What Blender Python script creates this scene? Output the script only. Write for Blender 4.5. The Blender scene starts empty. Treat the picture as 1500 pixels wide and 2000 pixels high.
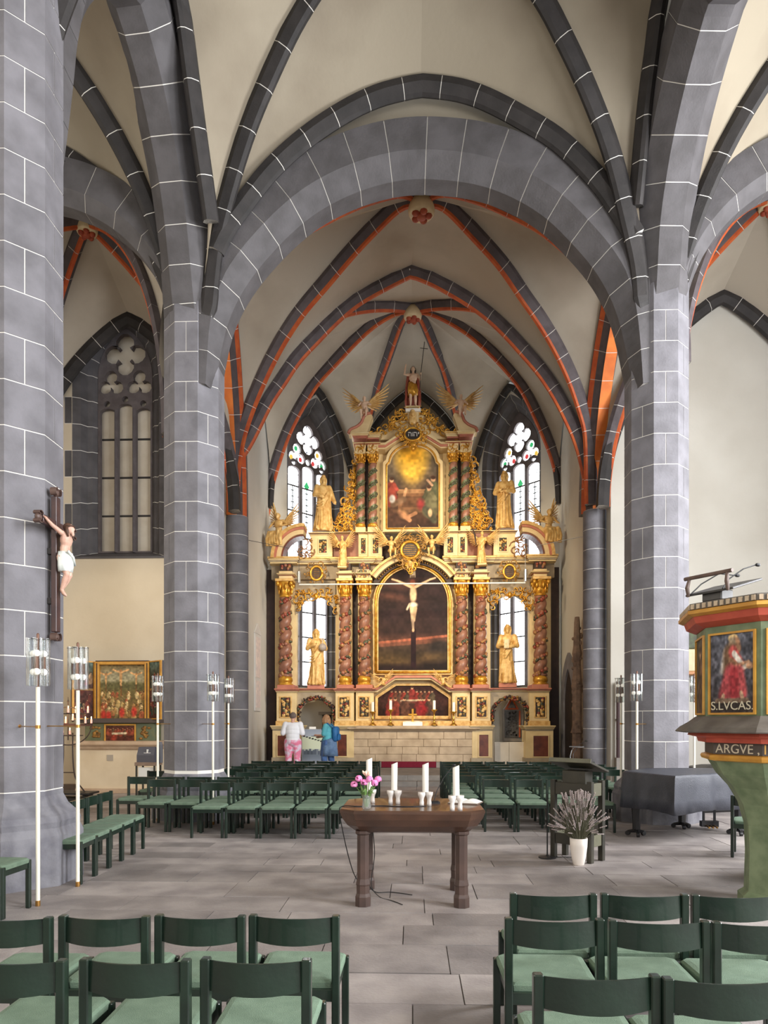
import bpy, bmesh, math, random
import numpy as np
from math import sin, cos, pi, sqrt, atan2, radians
from mathutils import Vector, Matrix
from mathutils.geometry import tessellate_polygon

# ------------------------------------------------------------------ camera, world, lights, exposure
SC = bpy.context.scene
COL = SC.collection
FPX, HX, HY, EYE = 1390.0, 750.0, 1407.0, 1.72      # focal length in px of the 1500x2000 frame, principal point, eye height
TH = math.atan(55.0 / FPX)                            # the lens looks a little to the left of the nave axis (+Y)
cam = bpy.data.cameras.new('camera')
camo = bpy.data.objects.new('camera', cam)
COL.objects.link(camo)
camo.location = (0, 0, EYE)
camo.rotation_euler = (pi / 2, 0, TH)
cam.sensor_fit = 'VERTICAL'
cam.sensor_height = 36.0
cam.lens = FPX * 36.0 / 2000.0
cam.shift_x = 0.0
cam.shift_y = (HY - 1000.0) / 2000.0
cam.clip_start = 0.05
cam.clip_end = 200
SC.camera = camo
w = bpy.data.worlds.new('daylight')
SC.world = w
w.use_nodes = True
w.node_tree.nodes['Background'].inputs[0].default_value = (0.80, 0.88, 1.0, 1)
w.node_tree.nodes['Background'].inputs[1].default_value = 1.0
def area(name, loc, tgt, sx, sy, power, color):
    l = bpy.data.lights.new(name, 'AREA')
    l.shape = 'RECTANGLE'; l.size = sx; l.size_y = sy; l.energy = power; l.color = color
    o = bpy.data.objects.new(name, l); COL.objects.link(o)
    o.location = loc
    o.rotation_euler = (Vector(tgt) - Vector(loc)).to_track_quat('-Z', 'Y').to_euler()
    return o
def spot(name, loc, tgt, power, color, ang, blend=0.6, rad=0.5):
    l = bpy.data.lights.new(name, 'SPOT')
    l.energy = power; l.color = color; l.spot_size = radians(ang); l.spot_blend = blend; l.shadow_soft_size = rad
    o = bpy.data.objects.new(name, l); COL.objects.link(o)
    o.location = loc
    o.rotation_euler = (Vector(tgt) - Vector(loc)).to_track_quat('-Z', 'Y').to_euler()
    return o
DAY = (0.96, 0.975, 1.0)
for k, yy in enumerate((-5.0, 1.5, 8.5)):             # daylight through the tall windows of the south aisle (right)
    area('south_window_daylight', (10.30, yy, 6.2), (-3, yy + 2, 4.5), 3.2, 7.4, 1650, DAY)
for k, yy in enumerate((-5.0, 1.5, 9.0)):             # and, weaker, of the north aisle (left)
    area('north_window_daylight', (-9.75, yy, 6.2), (3, yy + 2, 4.5), 2.6, 6.6, 150, (1.0, 0.93, 0.82))
area('west_window_daylight', (0.2, -9.2, 6.5), (0, 10, 6.0), 6.5, 8.0, 380, DAY)
spot('altar_spotlight', (-3.2, 13.6, 8.2), (0.6, 22.2, 5.6), 2300, (1.0, 0.80, 0.52), 58)
spot('altar_spotlight', (3.6, 13.4, 8.2), (-0.4, 22.2, 5.6), 2300, (1.0, 0.80, 0.52), 58)
spot('aisle_altar_spotlight', (-6.0, 13.2, 7.0), (-6.9, 17.5, 2.6), 260, (1.0, 0.84, 0.6), 70)
SC.view_settings.view_transform = 'Standard'
SC.view_settings.look = 'None'
SC.view_settings.gamma = 1.0
SC.view_settings.use_curve_mapping = False
SC.view_settings.exposure = 0.22
SC.cycles.max_bounces = 8
SC.cycles.transparent_max_bounces = 40
SC.cycles.diffuse_bounces = 5
SC.cycles.sample_clamp_indirect = 6.0

# ------------------------------------------------------------------ helpers
RND = random.Random(7)
CT, ST = cos(TH), sin(TH)
def ray(px, py):
    u = (px - HX) / FPX
    return Vector((u * CT - ST, u * ST + CT, (HY - py) / FPX))
def W(px, py, y):                       # the point seen at photo pixel (px, py) that lies in the plane Y = y
    d = ray(px, py); k = y / d.y
    return Vector((d.x * k, y, EYE + d.z * k))
def FL(px, py, z=0.0):                  # the floor point (height z) seen at a photo pixel
    d = ray(px, py); k = (z - EYE) / d.z
    return Vector((d.x * k, d.y * k, z))
def RP(px, py, A, B):                   # ... that lies in the vertical plane through plan points A, B
    d = ray(px, py)
    n = Vector((B[1] - A[1], A[0] - B[0], 0))
    k = (n.x * A[0] + n.y * A[1]) / (n.x * d.x + n.y * d.y)
    return Vector((d.x * k, d.y * k, EYE + d.z * k))
def S(r, g, b):
    f = lambda c: (c / 12.92 if c <= 0.04045 else ((c + 0.055) / 1.055) ** 2.4)
    return (f(r / 255.0), f(g / 255.0), f(b / 255.0))

MATS = {}
def mat(name, c1, c2=None, scale=6.0, rough=0.6, bump=0.0, bscale=None, metal=0.0, spec=0.5, objvar=0.0, detail=4.0, emit=None, es=0.0, stops=(0.35, 0.65), coat=0.0):
    if name in MATS: return MATS[name]
    m = bpy.data.materials.new(name); m.use_nodes = True
    nt = m.node_tree; N = nt.nodes; L = nt.links
    b = N['Principled BSDF']
    b.inputs['Roughness'].default_value = rough
    b.inputs['Metallic'].default_value = metal
    b.inputs['Specular IOR Level'].default_value = spec
    b.inputs['Coat Weight'].default_value = coat
    b.inputs['Base Color'].default_value = (*c1, 1)
    tc = N.new('ShaderNodeTexCoord')
    out = None
    if c2 is not None:
        nz = N.new('ShaderNodeTexNoise'); nz.inputs['Scale'].default_value = scale; nz.inputs['Detail'].default_value = detail
        L.new(tc.outputs['Object'], nz.inputs['Vector'])
        cr = N.new('ShaderNodeValToRGB')
        cr.color_ramp.elements[0].position = stops[0]; cr.color_ramp.elements[1].position = stops[1]
        cr.color_ramp.elements[0].color = (*c1, 1); cr.color_ramp.elements[1].color = (*c2, 1)
        L.new(nz.outputs['Fac'], cr.inputs['Fac'])
        out = cr.outputs['Color']
    if objvar > 0:
        oi = N.new('ShaderNodeObjectInfo')
        mr = N.new('ShaderNodeMapRange'); mr.inputs['To Min'].default_value = 1 - objvar; mr.inputs['To Max'].default_value = 1 + objvar
        L.new(oi.outputs['Random'], mr.inputs['Value'])
        mx = N.new('ShaderNodeMix'); mx.data_type = 'RGBA'; mx.blend_type = 'MULTIPLY'; mx.inputs['Factor'].default_value = 1.0
        if out is not None: L.new(out, mx.inputs['A'])
        else: mx.inputs['A'].default_value = (*c1, 1)
        cb = N.new('ShaderNodeCombineColor')
        for k in range(3): L.new(mr.outputs['Result'], cb.inputs[k])
        L.new(cb.outputs['Color'], mx.inputs['B'])
        out = mx.outputs['Result']
    if out is not None: L.new(out, b.inputs['Base Color'])
    if bump > 0:
        n2 = N.new('ShaderNodeTexNoise'); n2.inputs['Scale'].default_value = bscale or scale * 4; n2.inputs['Detail'].default_value = 5
        L.new(tc.outputs['Object'], n2.inputs['Vector'])
        bp = N.new('ShaderNodeBump'); bp.inputs['Strength'].default_value = bump; bp.inputs['Distance'].default_value = 0.02
        L.new(n2.outputs['Fac'], bp.inputs['Height']); L.new(bp.outputs['Normal'], b.inputs['Normal'])
    if emit is not None:
        b.inputs['Emission Color'].default_value = (*emit, 1); b.inputs['Emission Strength'].default_value = es
    MATS[name] = m
    return m

class MB:
    def __init__(s): s.v = []; s.f = []; s.m = []
    def add(s, vs, fs, m=0):
        o = len(s.v); s.v.extend([tuple(p) for p in vs])
        for f in fs: s.f.append([i + o for i in f]); s.m.append(m)
        return s
    def box(s, x0, x1, y0, y1, z0, z1, m=0, M=None):
        vs = [(x, y, z) for z in (z0, z1) for y in (y0, y1) for x in (x0, x1)]
        if M is not None: vs = [M @ Vector(p) for p in vs]
        return s.add(vs, [(0, 2, 3, 1), (4, 5, 7, 6), (0, 1, 5, 4), (2, 6, 7, 3), (0, 4, 6, 2), (1, 3, 7, 5)], m)
    def cbox(s, x0, x1, y0, y1, z0, z1, c=0.01, m=0, M=None):      # box with chamfered edges
        bm = bmesh.new()
        bmesh.ops.create_cube(bm, size=1.0)
        for v in bm.verts: v.co = Vector(((x0 + x1) / 2 + v.co.x * (x1 - x0), (y0 + y1) / 2 + v.co.y * (y1 - y0), (z0 + z1) / 2 + v.co.z * (z1 - z0)))
        bmesh.ops.bevel(bm, geom=bm.edges[:], offset=c, segments=1, affect='EDGES')
        s.bm(bm, m, M)
        return s
    def bm(s, bm, m=0, M=None):
        bm.verts.index_update()
        s.add([(M @ v.co if M is not None else v.co) for v in bm.verts], [[v.index for v in f.verts] for f in bm.faces], m)
        bm.free(); return s
    def loft(s, rings, m=0, cap=True, closed=True, ms=None):   # rings of equal length
        n = len(rings[0]); o = len(s.v)
        for r in rings: s.v.extend([tuple(p) for p in r])
        for i in range(len(rings) - 1):
            for j in range(n if closed else n - 1):
                k = (j + 1) % n
                s.f.append([o + i * n + j, o + i * n + k, o + (i + 1) * n + k, o + (i + 1) * n + j]); s.m.append(ms[j] if ms else m)
        if cap and closed:
            s.f.append([o + j for j in reversed(range(n))]); s.m.append(m)
            s.f.append([o + (len(rings) - 1) * n + j for j in range(n)]); s.m.append(m)
        return s
    def lathe(s, prof, n=16, m=0, c=(0, 0, 0), cap=True, a0=0.0):     # prof: (r, z) from bottom to top
        return s.loft([[(c[0] + r * cos(a0 + 2 * pi * j / n), c[1] + r * sin(a0 + 2 * pi * j / n), c[2] + z) for j in range(n)] for r, z in prof], m, cap)
    def tube(s, pts, rad, n=8, m=0, cap=True):
        pts = [Vector(p) for p in pts]
        if not hasattr(rad, '__len__'): rad = [rad] * len(pts)
        rings = []; ref = None
        for i, p in enumerate(pts):
            t = (pts[min(i + 1, len(pts) - 1)] - pts[max(i - 1, 0)])
            if t.length < 1e-9: t = Vector((0, 0, 1))
            t.normalize()
            if ref is None:
                ref = Vector((1, 0, 0)) if abs(t.x) < 0.8 else Vector((0, 1, 0))
            a = (ref - t * ref.dot(t)).normalized(); b = t.cross(a); ref = a
            rings.append([p + (a * cos(2 * pi * j / n) + b * sin(2 * pi * j / n)) * rad[i] for j in range(n)])
        return s.loft(rings, m, cap)
    def ell(s, c, r, n=12, k=8, m=0, M=None):        # ellipsoid
        if not hasattr(r, '__len__'): r = (r, r, r)
        rings = []
        for i in range(k + 1):
            t = -pi / 2 + pi * i / k
            q = max(cos(t), 1e-3)
            rings.append([Vector((r[0] * q * cos(2 * pi * j / n), r[1] * q * sin(2 * pi * j / n), r[2] * sin(t))) for j in range(n)])
        C = Vector(c)
        rings = [[C + (M @ p if M is not None else p) for p in rr] for rr in rings]
        return s.loft(rings, m)
    def plate(s, outer, holes, f, t0, t1, m=0, mside=None, front_only=False):   # 2-D polygon with holes, f(u, v, t) -> point
        loops = [outer] + list(holes)
        flat = [p for lp in loops for p in lp]
        tri = tessellate_polygon([[Vector((p[0], p[1], 0)) for p in lp] for lp in loops])
        n = len(flat); o = len(s.v)
        s.v.extend([tuple(f(p[0], p[1], t0)) for p in flat]); s.v.extend([tuple(f(p[0], p[1], t1)) for p in flat])
        for a, b, c in tri:
            s.f.append([o + a, o + b, o + c]); s.m.append(m)
            s.f.append([o + n + c, o + n + b, o + n + a]); s.m.append(m)
        i0 = 0
        for lp in loops:
            k = len(lp)
            for j in range(k):
                a, b = i0 + j, i0 + (j + 1) % k
                s.f.append([o + a, o + b, o + n + b, o + n + a]); s.m.append(m if mside is None else mside)
            i0 += k
        return s
    def build(s, name, mats, parent=None, smooth=False, recalc=True, loc=None, rot=None, **props):
        me = bpy.data.meshes.new(name)
        me.from_pydata(s.v, [], s.f)
        if not hasattr(mats, '__len__'): mats = [mats]
        for mm in mats: me.materials.append(mm)
        if len(mats) > 1: me.polygons.foreach_set('material_index', s.m)
        if recalc:
            bm = bmesh.new(); bm.from_mesh(me); bmesh.ops.recalc_face_normals(bm, faces=bm.faces); bm.to_mesh(me); bm.free()
        if smooth: me.polygons.foreach_set('use_smooth', [True] * len(me.polygons))
        me.update()
        o = bpy.data.objects.new(name, me); COL.objects.link(o)
        if parent is not None: o.parent = parent
        if loc is not None: o.location = loc
        if rot is not None: o.rotation_euler = rot
        for k, v in props.items(): o[k] = v
        return o
def autosmooth(o, ang=40):
    me = o.data
    me.polygons.foreach_set('use_smooth', [True] * len(me.polygons))
    me.set_sharp_from_angle(angle=radians(ang))
    return o
def thing(name, label=None, cat=None, loc=(0, 0, 0), rz=0.0, group=None, kind=None, parent=None):
    o = bpy.data.objects.new(name, None); COL.objects.link(o)
    o.location = loc; o.rotation_euler = (0, 0, rz); o.empty_display_size = 0.1
    if parent is not None: o.parent = parent
    return tag(o, label, cat, group, kind)
def tag(o, label=None, cat=None, group=None, kind=None):
    if label: o['label'] = label
    if cat: o['category'] = cat
    if group: o['group'] = group
    if kind: o['kind'] = kind
    return o
def copy_tree(o, parent=None, kids={}):
    c = o.copy(); COL.objects.link(c)
    if parent is not None: c.parent = parent
    for ch in kids.get(o.name, []): copy_tree(ch, c, kids)
    return c
def kidmap(root):
    d = {}
    for o in root.children_recursive: d.setdefault(o.parent.name, []).append(o)
    return d
def part_mesh(name, me, parent, **props):
    o = bpy.data.objects.new(name, me); COL.objects.link(o); o.parent = parent
    for k, v in props.items(): o[k] = v
    return o
def cr(pts, step=0.12):                # Catmull-Rom through the points, then evenly spaced
    P = [Vector(p) for p in pts]
    q = []
    for i in range(len(P) - 1):
        p0 = P[i - 1] if i else P[0] * 2 - P[1]; p1 = P[i]; p2 = P[i + 1]; p3 = P[i + 2] if i + 2 < len(P) else P[-1] * 2 - P[-2]
        for k in range(8):
            t = k / 8.0
            q.append(0.5 * ((2 * p1) + (p2 - p0) * t + (2 * p0 - 5 * p1 + 4 * p2 - p3) * t * t + (3 * p1 - p0 - 3 * p2 + p3) * t ** 3))
    q.append(P[-1])
    return resample(q, step)
def resample(q, step=0.12, n=None):
    d = [0.0]
    for a, b in zip(q, q[1:]): d.append(d[-1] + (b - a).length)
    n = n or max(4, int(round(d[-1] / step)))
    out = []; j = 0
    for i in range(n + 1):
        s = d[-1] * i / n
        while j < len(q) - 2 and d[j + 1] < s: j += 1
        e = d[j + 1] - d[j]
        out.append(q[j].lerp(q[j + 1], (s - d[j]) / e if e > 1e-9 else 0))
    return out
def smooth_path(q, it=6):
    q = [p.copy() for p in q]
    for _ in range(it):
        q = [q[0]] + [(q[i - 1] + q[i] * 2 + q[i + 1]) / 4 for i in range(1, len(q) - 1)] + [q[-1]]
    return q
def frames(q, bvec):
    fr = []
    B = Vector(bvec).normalized()
    for i in range(len(q)):
        t = (q[min(i + 1, len(q) - 1)] - q[max(i - 1, 0)]).normalized()
        fr.append((B, t.cross(B).normalized()))
    if sum(n.z for _, n in fr) < 0: fr = [(b, -n) for b, n in fr]
    return fr
def offset(q, bvec, h, tip=False):
    o = [p + n * h for p, (b, n) in zip(q, frames(q, bvec))]
    if tip: o[-1] = q[-1] + Vector((0, 0, h))
    return o
def voussoirs(parent, q, bvec, prof, mats, ms, jl, gap, core_mat, name='voussoir', inset=0.005, taper=0.0):
    # q: intrados path; prof: (b, n) points; ms: material index of the face from point j to j + 1
    q = resample(q, 0.06)
    fr = frames(q, bvec)
    cum = [0.0]
    for a, b in zip(q, q[1:]): cum.append(cum[-1] + (b - a).length)
    Ln = cum[-1]
    def at(s):
        s = min(max(s, 0), Ln)
        i = min(int(s / Ln * (len(q) - 1)), len(q) - 2)
        k = (s - cum[i]) / (cum[i + 1] - cum[i])
        k = min(max(k, 0), 1)
        return q[i].lerp(q[i + 1], k), fr[i][0], fr[i][1].lerp(fr[i + 1][1], k).normalized()
    nb = max(1, int(round(Ln / jl)))
    mid = len(q) // 2
    if (q[mid] - q[mid - 3]).angle(q[mid + 3] - q[mid]) > 0.2: nb |= 1      # a keystone at a pointed apex
    tp = lambda s: 1.0 if not taper else min(1.0, 0.25 + 0.75 * min(s, Ln - s) / taper)
    cb = sum(p[0] for p in prof) / len(prof)
    core = MB(); rings = []; nmx = max(p[1] for p in prof)
    for i in range(0, nb * 4 + 1):
        p, B, N = at(Ln * i / (nb * 4)); k_ = tp(Ln * i / (nb * 4))
        rings.append([p + B * (cb + (b - cb) * (1 - inset * 5)) + N * (n * k_ + inset * (1 - 2.4 * n / nmx)) for b, n in prof])
    core.loft(rings)
    core.build('mortar_core', core_mat, parent)
    out = []
    for k in range(nb):
        s0 = Ln * k / nb + (gap / 2 if k else 0); s1 = Ln * (k + 1) / nb - (gap / 2 if k < nb - 1 else 0)
        mb = MB(); rings = []
        for i in range(5):
            p, B, N = at(s0 + (s1 - s0) * i / 4); k_ = tp(s0 + (s1 - s0) * i / 4)
            rings.append([p + B * b + N * n * k_ for b, n in prof])
        mb.loft(rings, ms=ms)
        out.append(mb.build(name, mats, parent))
    return out
def pointed(A, B, zap, n=24, lean=0.0):           # pointed arch between springs A, B (3-D) with apex height zap
    A, B = Vector(A), Vector(B); mid = (A + B) / 2
    def half(Pp):
        L = Vector((mid.x - Pp.x, mid.y - Pp.y, 0)).length; H = zap - Pp.z
        R = (L * L + H * H) / (2 * L) if H > L else None
        o = []
        for i in range(n + 1):
            t = i / n
            if R is None: h = L * (1 - cos(t * pi / 2)); z = H * sin(t * pi / 2)
            else:
                am = math.acos((R - L) / R); h = R * (1 - cos(am * t)); z = R * sin(am * t)
            o.append(Vector((Pp.x + (mid.x - Pp.x) * h / L, Pp.y + (mid.y - Pp.y) * h / L, Pp.z + z)))
        return o
    return half(A), half(B)
def riser(A, B, n=24, ex=1.0):            # rib from spring A up to boss B, vertical at the foot
    A, B = Vector(A), Vector(B); L = Vector((B.x - A.x, B.y - A.y, 0)).length; H = B.z - A.z
    o = []
    for i in range(n + 1):
        t = i / n
        if H > L:
            R = (L * L + H * H) / (2 * L); am = math.acos((R - L) / R); h = R * (1 - cos(am * t)); z = R * sin(am * t)
        else: h = L * (1 - cos(t * pi / 2)); z = H * sin(t * pi / 2)
        o.append(Vector((A.x + (B.x - A.x) * h / L, A.y + (B.y - A.y) * h / L, A.z + z)))
    return o
def cell(mb, c1, c2, n=14, m=8, bulge=0.12):
    a = resample(c1, n=n); b = resample(c2, n=n)
    rows = []
    for i in range(n + 1):
        r = []
        for j in range(m + 1):
            t = j / m
            p = a[i].lerp(b[i], t); p.z += bulge * 4 * t * (1 - t) * sin(pi * i / n) * 0.8
            r.append(p)
        rows.append(r)
    mb.loft(rows, closed=False, cap=False)
def perp(A, B):
    return Vector((B[1] - A[1], A[0] - B[0], 0)).normalized()
# ------------------------------------------------------------------ materials of the building
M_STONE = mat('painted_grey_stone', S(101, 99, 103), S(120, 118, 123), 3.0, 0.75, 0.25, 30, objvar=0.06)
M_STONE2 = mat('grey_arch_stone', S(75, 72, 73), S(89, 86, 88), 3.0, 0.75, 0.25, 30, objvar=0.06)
M_DARK = mat('dark_rib_stone', S(36, 33, 32), S(48, 44, 43), 4.0, 0.7, 0.2, 30, objvar=0.08)
M_PLUM = mat('choir_rib_grey', S(76, 68, 70), S(92, 84, 86), 4.0, 0.7, 0.15, 30, objvar=0.06)
M_ORANGE = mat('orange_rib_paint', S(196, 96, 44), S(176, 74, 36), 5.0, 0.65, 0.15, 30, objvar=0.05)
M_ORANGE2 = mat('bright_orange_paint', S(226, 128, 52), S(206, 106, 44), 3.0, 0.65, 0.15, 30, objvar=0.05)
M_MORTAR = mat('white_joint', S(226, 222, 214), None, rough=0.9)
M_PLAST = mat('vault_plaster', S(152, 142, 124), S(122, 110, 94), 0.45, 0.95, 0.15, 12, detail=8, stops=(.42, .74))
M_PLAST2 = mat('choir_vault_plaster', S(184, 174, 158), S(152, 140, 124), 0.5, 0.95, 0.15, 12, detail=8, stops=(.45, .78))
M_WALL = mat('wall_plaster', S(212, 199, 176), S(200, 186, 162), 0.7, 0.95, 0.12, 14, detail=6)
M_WALLW = mat('white_wall_plaster', S(200, 196, 186), S(188, 183, 172), 0.6, 0.95, 0.12, 14, detail=6)
M_FLOOR = mat('floor_slab_stone', S(156, 148, 144), S(124, 117, 115), 2.2, 0.55, 0.25, 40, objvar=0.24, detail=7)
M_JOINT = mat('floor_joint', S(112, 106, 101), None, rough=0.9)
M_STEP = mat('step_stone', S(150, 142, 132), S(126, 120, 114), 3.0, 0.7, 0.2, 30, objvar=0.08)
M_BASE = mat('worn_base_stone', S(100, 99, 106), S(122, 121, 126), 5.0, 0.8, 0.5, 16)

# ------------------------------------------------------------------ floor of stone slabs
floor = tag(MB().box(-10.4, 11.0, -9.6, 18.55, -0.35, -0.012).build('floor', M_JOINT), 'grey stone slab floor of the nave and aisles', 'floor', kind='structure')
rows = []
yy = 2.3; r2 = random.Random(3)
slabs = []
while yy < 18.5:
    d = r2.choice((0.38, 0.46, 0.52, 0.62, 0.72))
    if yy + d > 18.2: d = 18.55 - yy
    xx = -9.9 - r2.random()
    while xx < 10.6:
        L = r2.uniform(0.6, 1.7)
        slabs.append((xx, min(xx + L, 10.6), yy, yy + d)); xx += L
    yy += d
g = 0.004
far = MB(); cnt = 0
slabs.sort(key=lambda q: q[2])
for (x0, x1, y0, y1) in slabs:
    c = Vector(((x0 + x1) / 2, (y0 + y1) / 2, 0))
    inview = abs((c.x + 0.02 * c.y) / c.y) < 0.60 and c.y > 2.5
    z1 = r2.uniform(-0.002, 0.003)
    x0a, x1a, y0a, y1a = x0 + g, x1 - g, y0 + g, y1 - g
    if inview and cnt < 298:
        MB().box(x0a, x1a, y0a, y1a, -0.05, z1).build('floor_slab', M_FLOOR, floor); cnt += 1
    else:
        far.box(x0a, x1a, y0a, y1a, -0.05, z1)
far.build('floor_paving', M_FLOOR, floor, kind='stuff')

# ------------------------------------------------------------------ pillars
def octo(cx, cy, a, rot=0.0):
    R = a / cos(pi / 8)
    return [Vector((cx + R * cos(-pi / 2 - pi / 8 + rot + k * pi / 4), cy + R * sin(-pi / 2 - pi / 8 + rot + k * pi / 4), 0)) for k in range(8)]
def pillar(label, cx, cy, a, zt, ch, z0, nbase):
    t = thing('pillar', label, 'pillar', kind='structure')
    P = octo(cx, cy, a)
    PI_ = octo(cx, cy, a - 0.006)
    core = MB(); core.loft([[(p.x, p.y, 0.02) for p in PI_], [(p.x, p.y, zt - 0.01) for p in PI_]])
    core.build('mortar_core', M_MORTAR, t)
    Q = octo(cx, cy, a * 0.8)
    n = int(round((zt - z0) / ch)); g2 = 0.0065
    for k in range(n):
        za = z0 + (zt - z0) * k / n + g2; zb = z0 + (zt - z0) * (k + 1) / n - g2
        for b in range(4):
            i = 2 * b + (k % 2)
            o0 = P[i % 8].lerp(P[(i + 1) % 8], 0.5); o3 = P[(i + 2) % 8].lerp(P[(i + 3) % 8], 0.5)
            o0 = o0 + (P[(i + 1) % 8] - o0).normalized() * g2; o3 = o3 + (P[(i + 2) % 8] - o3).normalized() * g2
            ring = [o0, P[(i + 1) % 8], P[(i + 2) % 8], o3]
            q0 = Q[i % 8].lerp(Q[(i + 1) % 8], 0.5); q3 = Q[(i + 2) % 8].lerp(Q[(i + 3) % 8], 0.5)
            ring = ring + [q3, Q[(i + 2) % 8], Q[(i + 1) % 8], q0]
            MB().loft([[(p.x, p.y, za) for p in ring], [(p.x, p.y, zb) for p in ring]]).build('stone_block', M_STONE, t)
    # moulded base: plinth, roll, hollow
    base = MB()
    prof = [(1.40, 0.0), (1.40, 0.52), (1.33, 0.60), (1.35, 0.66), (1.30, 0.72), (1.22, 0.76), (1.10, 0.82), (1.0, 0.92), (1.0, z0 - g2)]
    zs = z0 / 0.98
    rings = []
    for s, z in prof:
        R = octo(cx, cy, a * s); rings.append([(p.x, p.y, min(z * zs, z0 - g2)) for p in R])
    base.loft(rings)
    base.build('moulded_base', M_BASE, t)
    return t
P1L = (-4.33, 7.53); P2L = (-3.88, 12.56); P2R = (4.23, 12.53); P1R = (4.50, 7.6)
AP = 0.475
pillar('nearest grey octagonal pillar, carrying the wooden crucifix', *P1L, AP, 12.2, 0.46, 0.98, 0)
pillar('grey octagonal pillar between side altarpiece and chancel', *P2L, AP * 1.02, 9.6, 0.505, 0.85, 0)
pillar('grey octagonal pillar behind the covered piano', *P2R, AP * 1.02, 9.6, 0.515, 0.85, 0)
pillar('grey octagonal pillar that the painted pulpit leans on', *P1R, AP, 12.2, 0.46, 0.98, 0)

def respond(label, cx, cy, r, z0, zt, ch):
    t = thing('pillar', label, 'pillar', kind='structure')
    MB().lathe([(r - 0.006, z0), (r - 0.006, zt)], 20, c=(cx, cy, 0)).build('mortar_core', M_MORTAR, t)
    n = int(round((zt - z0) / ch)); g2 = 0.007
    for k in range(n):
        za = z0 + (zt - z0) * k / n + g2; zb = z0 + (zt - z0) * (k + 1) / n - g2
        autosmooth(MB().lathe([(r, za), (r, zb)], 20, c=(cx, cy, 0)).build('stone_drum', M_STONE, t))
    return t
RL = (-4.52, 18.2); RR = (4.62, 18.2)
respond('round grey shaft left of the chancel, below orange ribs', *RL, 0.295, 0.02, 6.95, 0.5)
respond('round grey shaft right of the chancel, below orange ribs', *RR, 0.295, 0.02, 7.0, 0.5)

# ------------------------------------------------------------------ arches
OCT = [(-0.46, 0.86), (-0.46, 0.30), (-0.19, 0.0), (0.19, 0.0), (0.46, 0.30), (0.46, 0.86)]
def arch(label, q, bvec, prof=OCT, mats=None, ms=None, jl=0.58, gap=0.013, taper=0.0):
    t = thing('arch', label, 'arch', kind='structure')
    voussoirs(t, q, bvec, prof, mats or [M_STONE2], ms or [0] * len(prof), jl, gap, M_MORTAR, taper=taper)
    return t
CH_IN = [(424, 775), (431, 735), (437, 700), (447, 650), (462, 612), (492, 560), (520, 525), (550, 492), (585, 458), (620, 430), (665, 405), (710, 386), (750, 374), (790, 366), (822, 364),
         (860, 367), (900, 370), (940, 378), (980, 392), (1025, 415), (1070, 445), (1107, 485), (1145, 525), (1175, 570), (1200, 625), (1217, 700), (1224, 735), (1231, 775)]
ch_in = smooth_path(cr([W(x, y, 12.55) for x, y in CH_IN]), 10)
chancel_arch = arch('broad grey stone chancel arch between the two far pillars', ch_in, (0, 1, 0), taper=1.9)
def line_plane(pts, A, B): return [RP(x, y, A, B) for x, y in pts]
# arcade arches along the nave (from the far pillar towards the camera)
AL = [(361, 640), (352, 535), (345, 455), (334, 362), (318, 275), (300, 185), (278, 100), (250, 10)]
al = line_plane(AL, P2L, P1L)
al = smooth_path(cr([al[0] + Vector((0, .30, -.75)), al[0] + Vector((0, .05, 0))] + al[1:]), 6)
def complete(q, B):          # mirror the far half of the arcade arch into the near half, ending above pillar B
    top = q[-1]; f = q[0]
    o = list(q)
    for p in reversed(q[:-1]):
        k = (p.y - top.y) / (f.y - top.y)
        o.append(Vector((top.x + (B[0] - top.x) * k, top.y + (B[1] + 0.33 - top.y) * k, p.z)))
    return o
arch_l = complete(al, P1L)
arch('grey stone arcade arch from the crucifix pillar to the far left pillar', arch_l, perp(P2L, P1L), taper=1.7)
ARr = [(1300, 640), (1306, 540), (1311, 440), (1322, 360), (1336, 280), (1353, 205), (1378, 110), (1408, 10)]
ar = line_plane(ARr, P2R, P1R); ar = smooth_path(cr([ar[0] + Vector((0, .30, -.75)), ar[0] + Vector((0, .05, 0))] + ar[1:]), 6)
arch_r = complete(ar, P1R)
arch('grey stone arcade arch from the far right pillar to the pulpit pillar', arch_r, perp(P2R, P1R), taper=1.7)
# arches across the aisles
TL_ = pointed((-4.25, 12.55, 8.4), (-9.6, 12.55, 8.4), 10.95)
tl = TL_[0] + TL_[1][::-1][1:]
OCT2 = [(-0.36, 0.72), (-0.36, 0.2), (-0.16, 0.0), (0.16, 0.0), (0.36, 0.2), (0.36, 0.72)]
arch('grey stone arch across the left aisle before the blank window', tl, (0, 1, 0), OCT2)
TR_ = pointed((4.65, 12.55, 8.4), (10.2, 12.55, 8.4), 11.1)
tr = TR_[0] + TR_[1][::-1][1:]
arch('grey stone arch across the right aisle before the bare wall', tr, (0, 1, 0), OCT2)
# orange choir arcades from the round shafts towards the nave pillars
def tri(wid, h, cw=0.07):
    return [(-wid, h), (-wid, h * 0.45), (-cw, 0.02), (0, 0), (cw, 0.02), (wid, h * 0.45), (wid, h)]
CHO = [(-0.34, 0.6), (-0.34, 0.34), (-0.25, 0.22), (-0.15, 0.06), (-0.13, 0), (0.13, 0), (0.15, 0.06), (0.25, 0.22), (0.34, 0.34), (0.34, 0.6)]
CHm = [0, 1, 0, 0, 2, 0, 0, 1, 0, 0]
def choir_arcade(label, A, B):
    a, b = pointed((A[0], A[1] - 0.15, 6.98), (B[0], B[1] + 1.15, 8.2), 11.3)
    q = a + b[::-1][1:]
    arch(label, q, perp(A, B), CHO, [M_PLUM, M_ORANGE, M_ORANGE2], CHm, 0.62, 0.012)
    return q
ca_l = choir_arcade('orange and grey arch left of the chancel, rising from round shaft', (-4.62, 18.2), (-4.12, 12.56))
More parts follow.
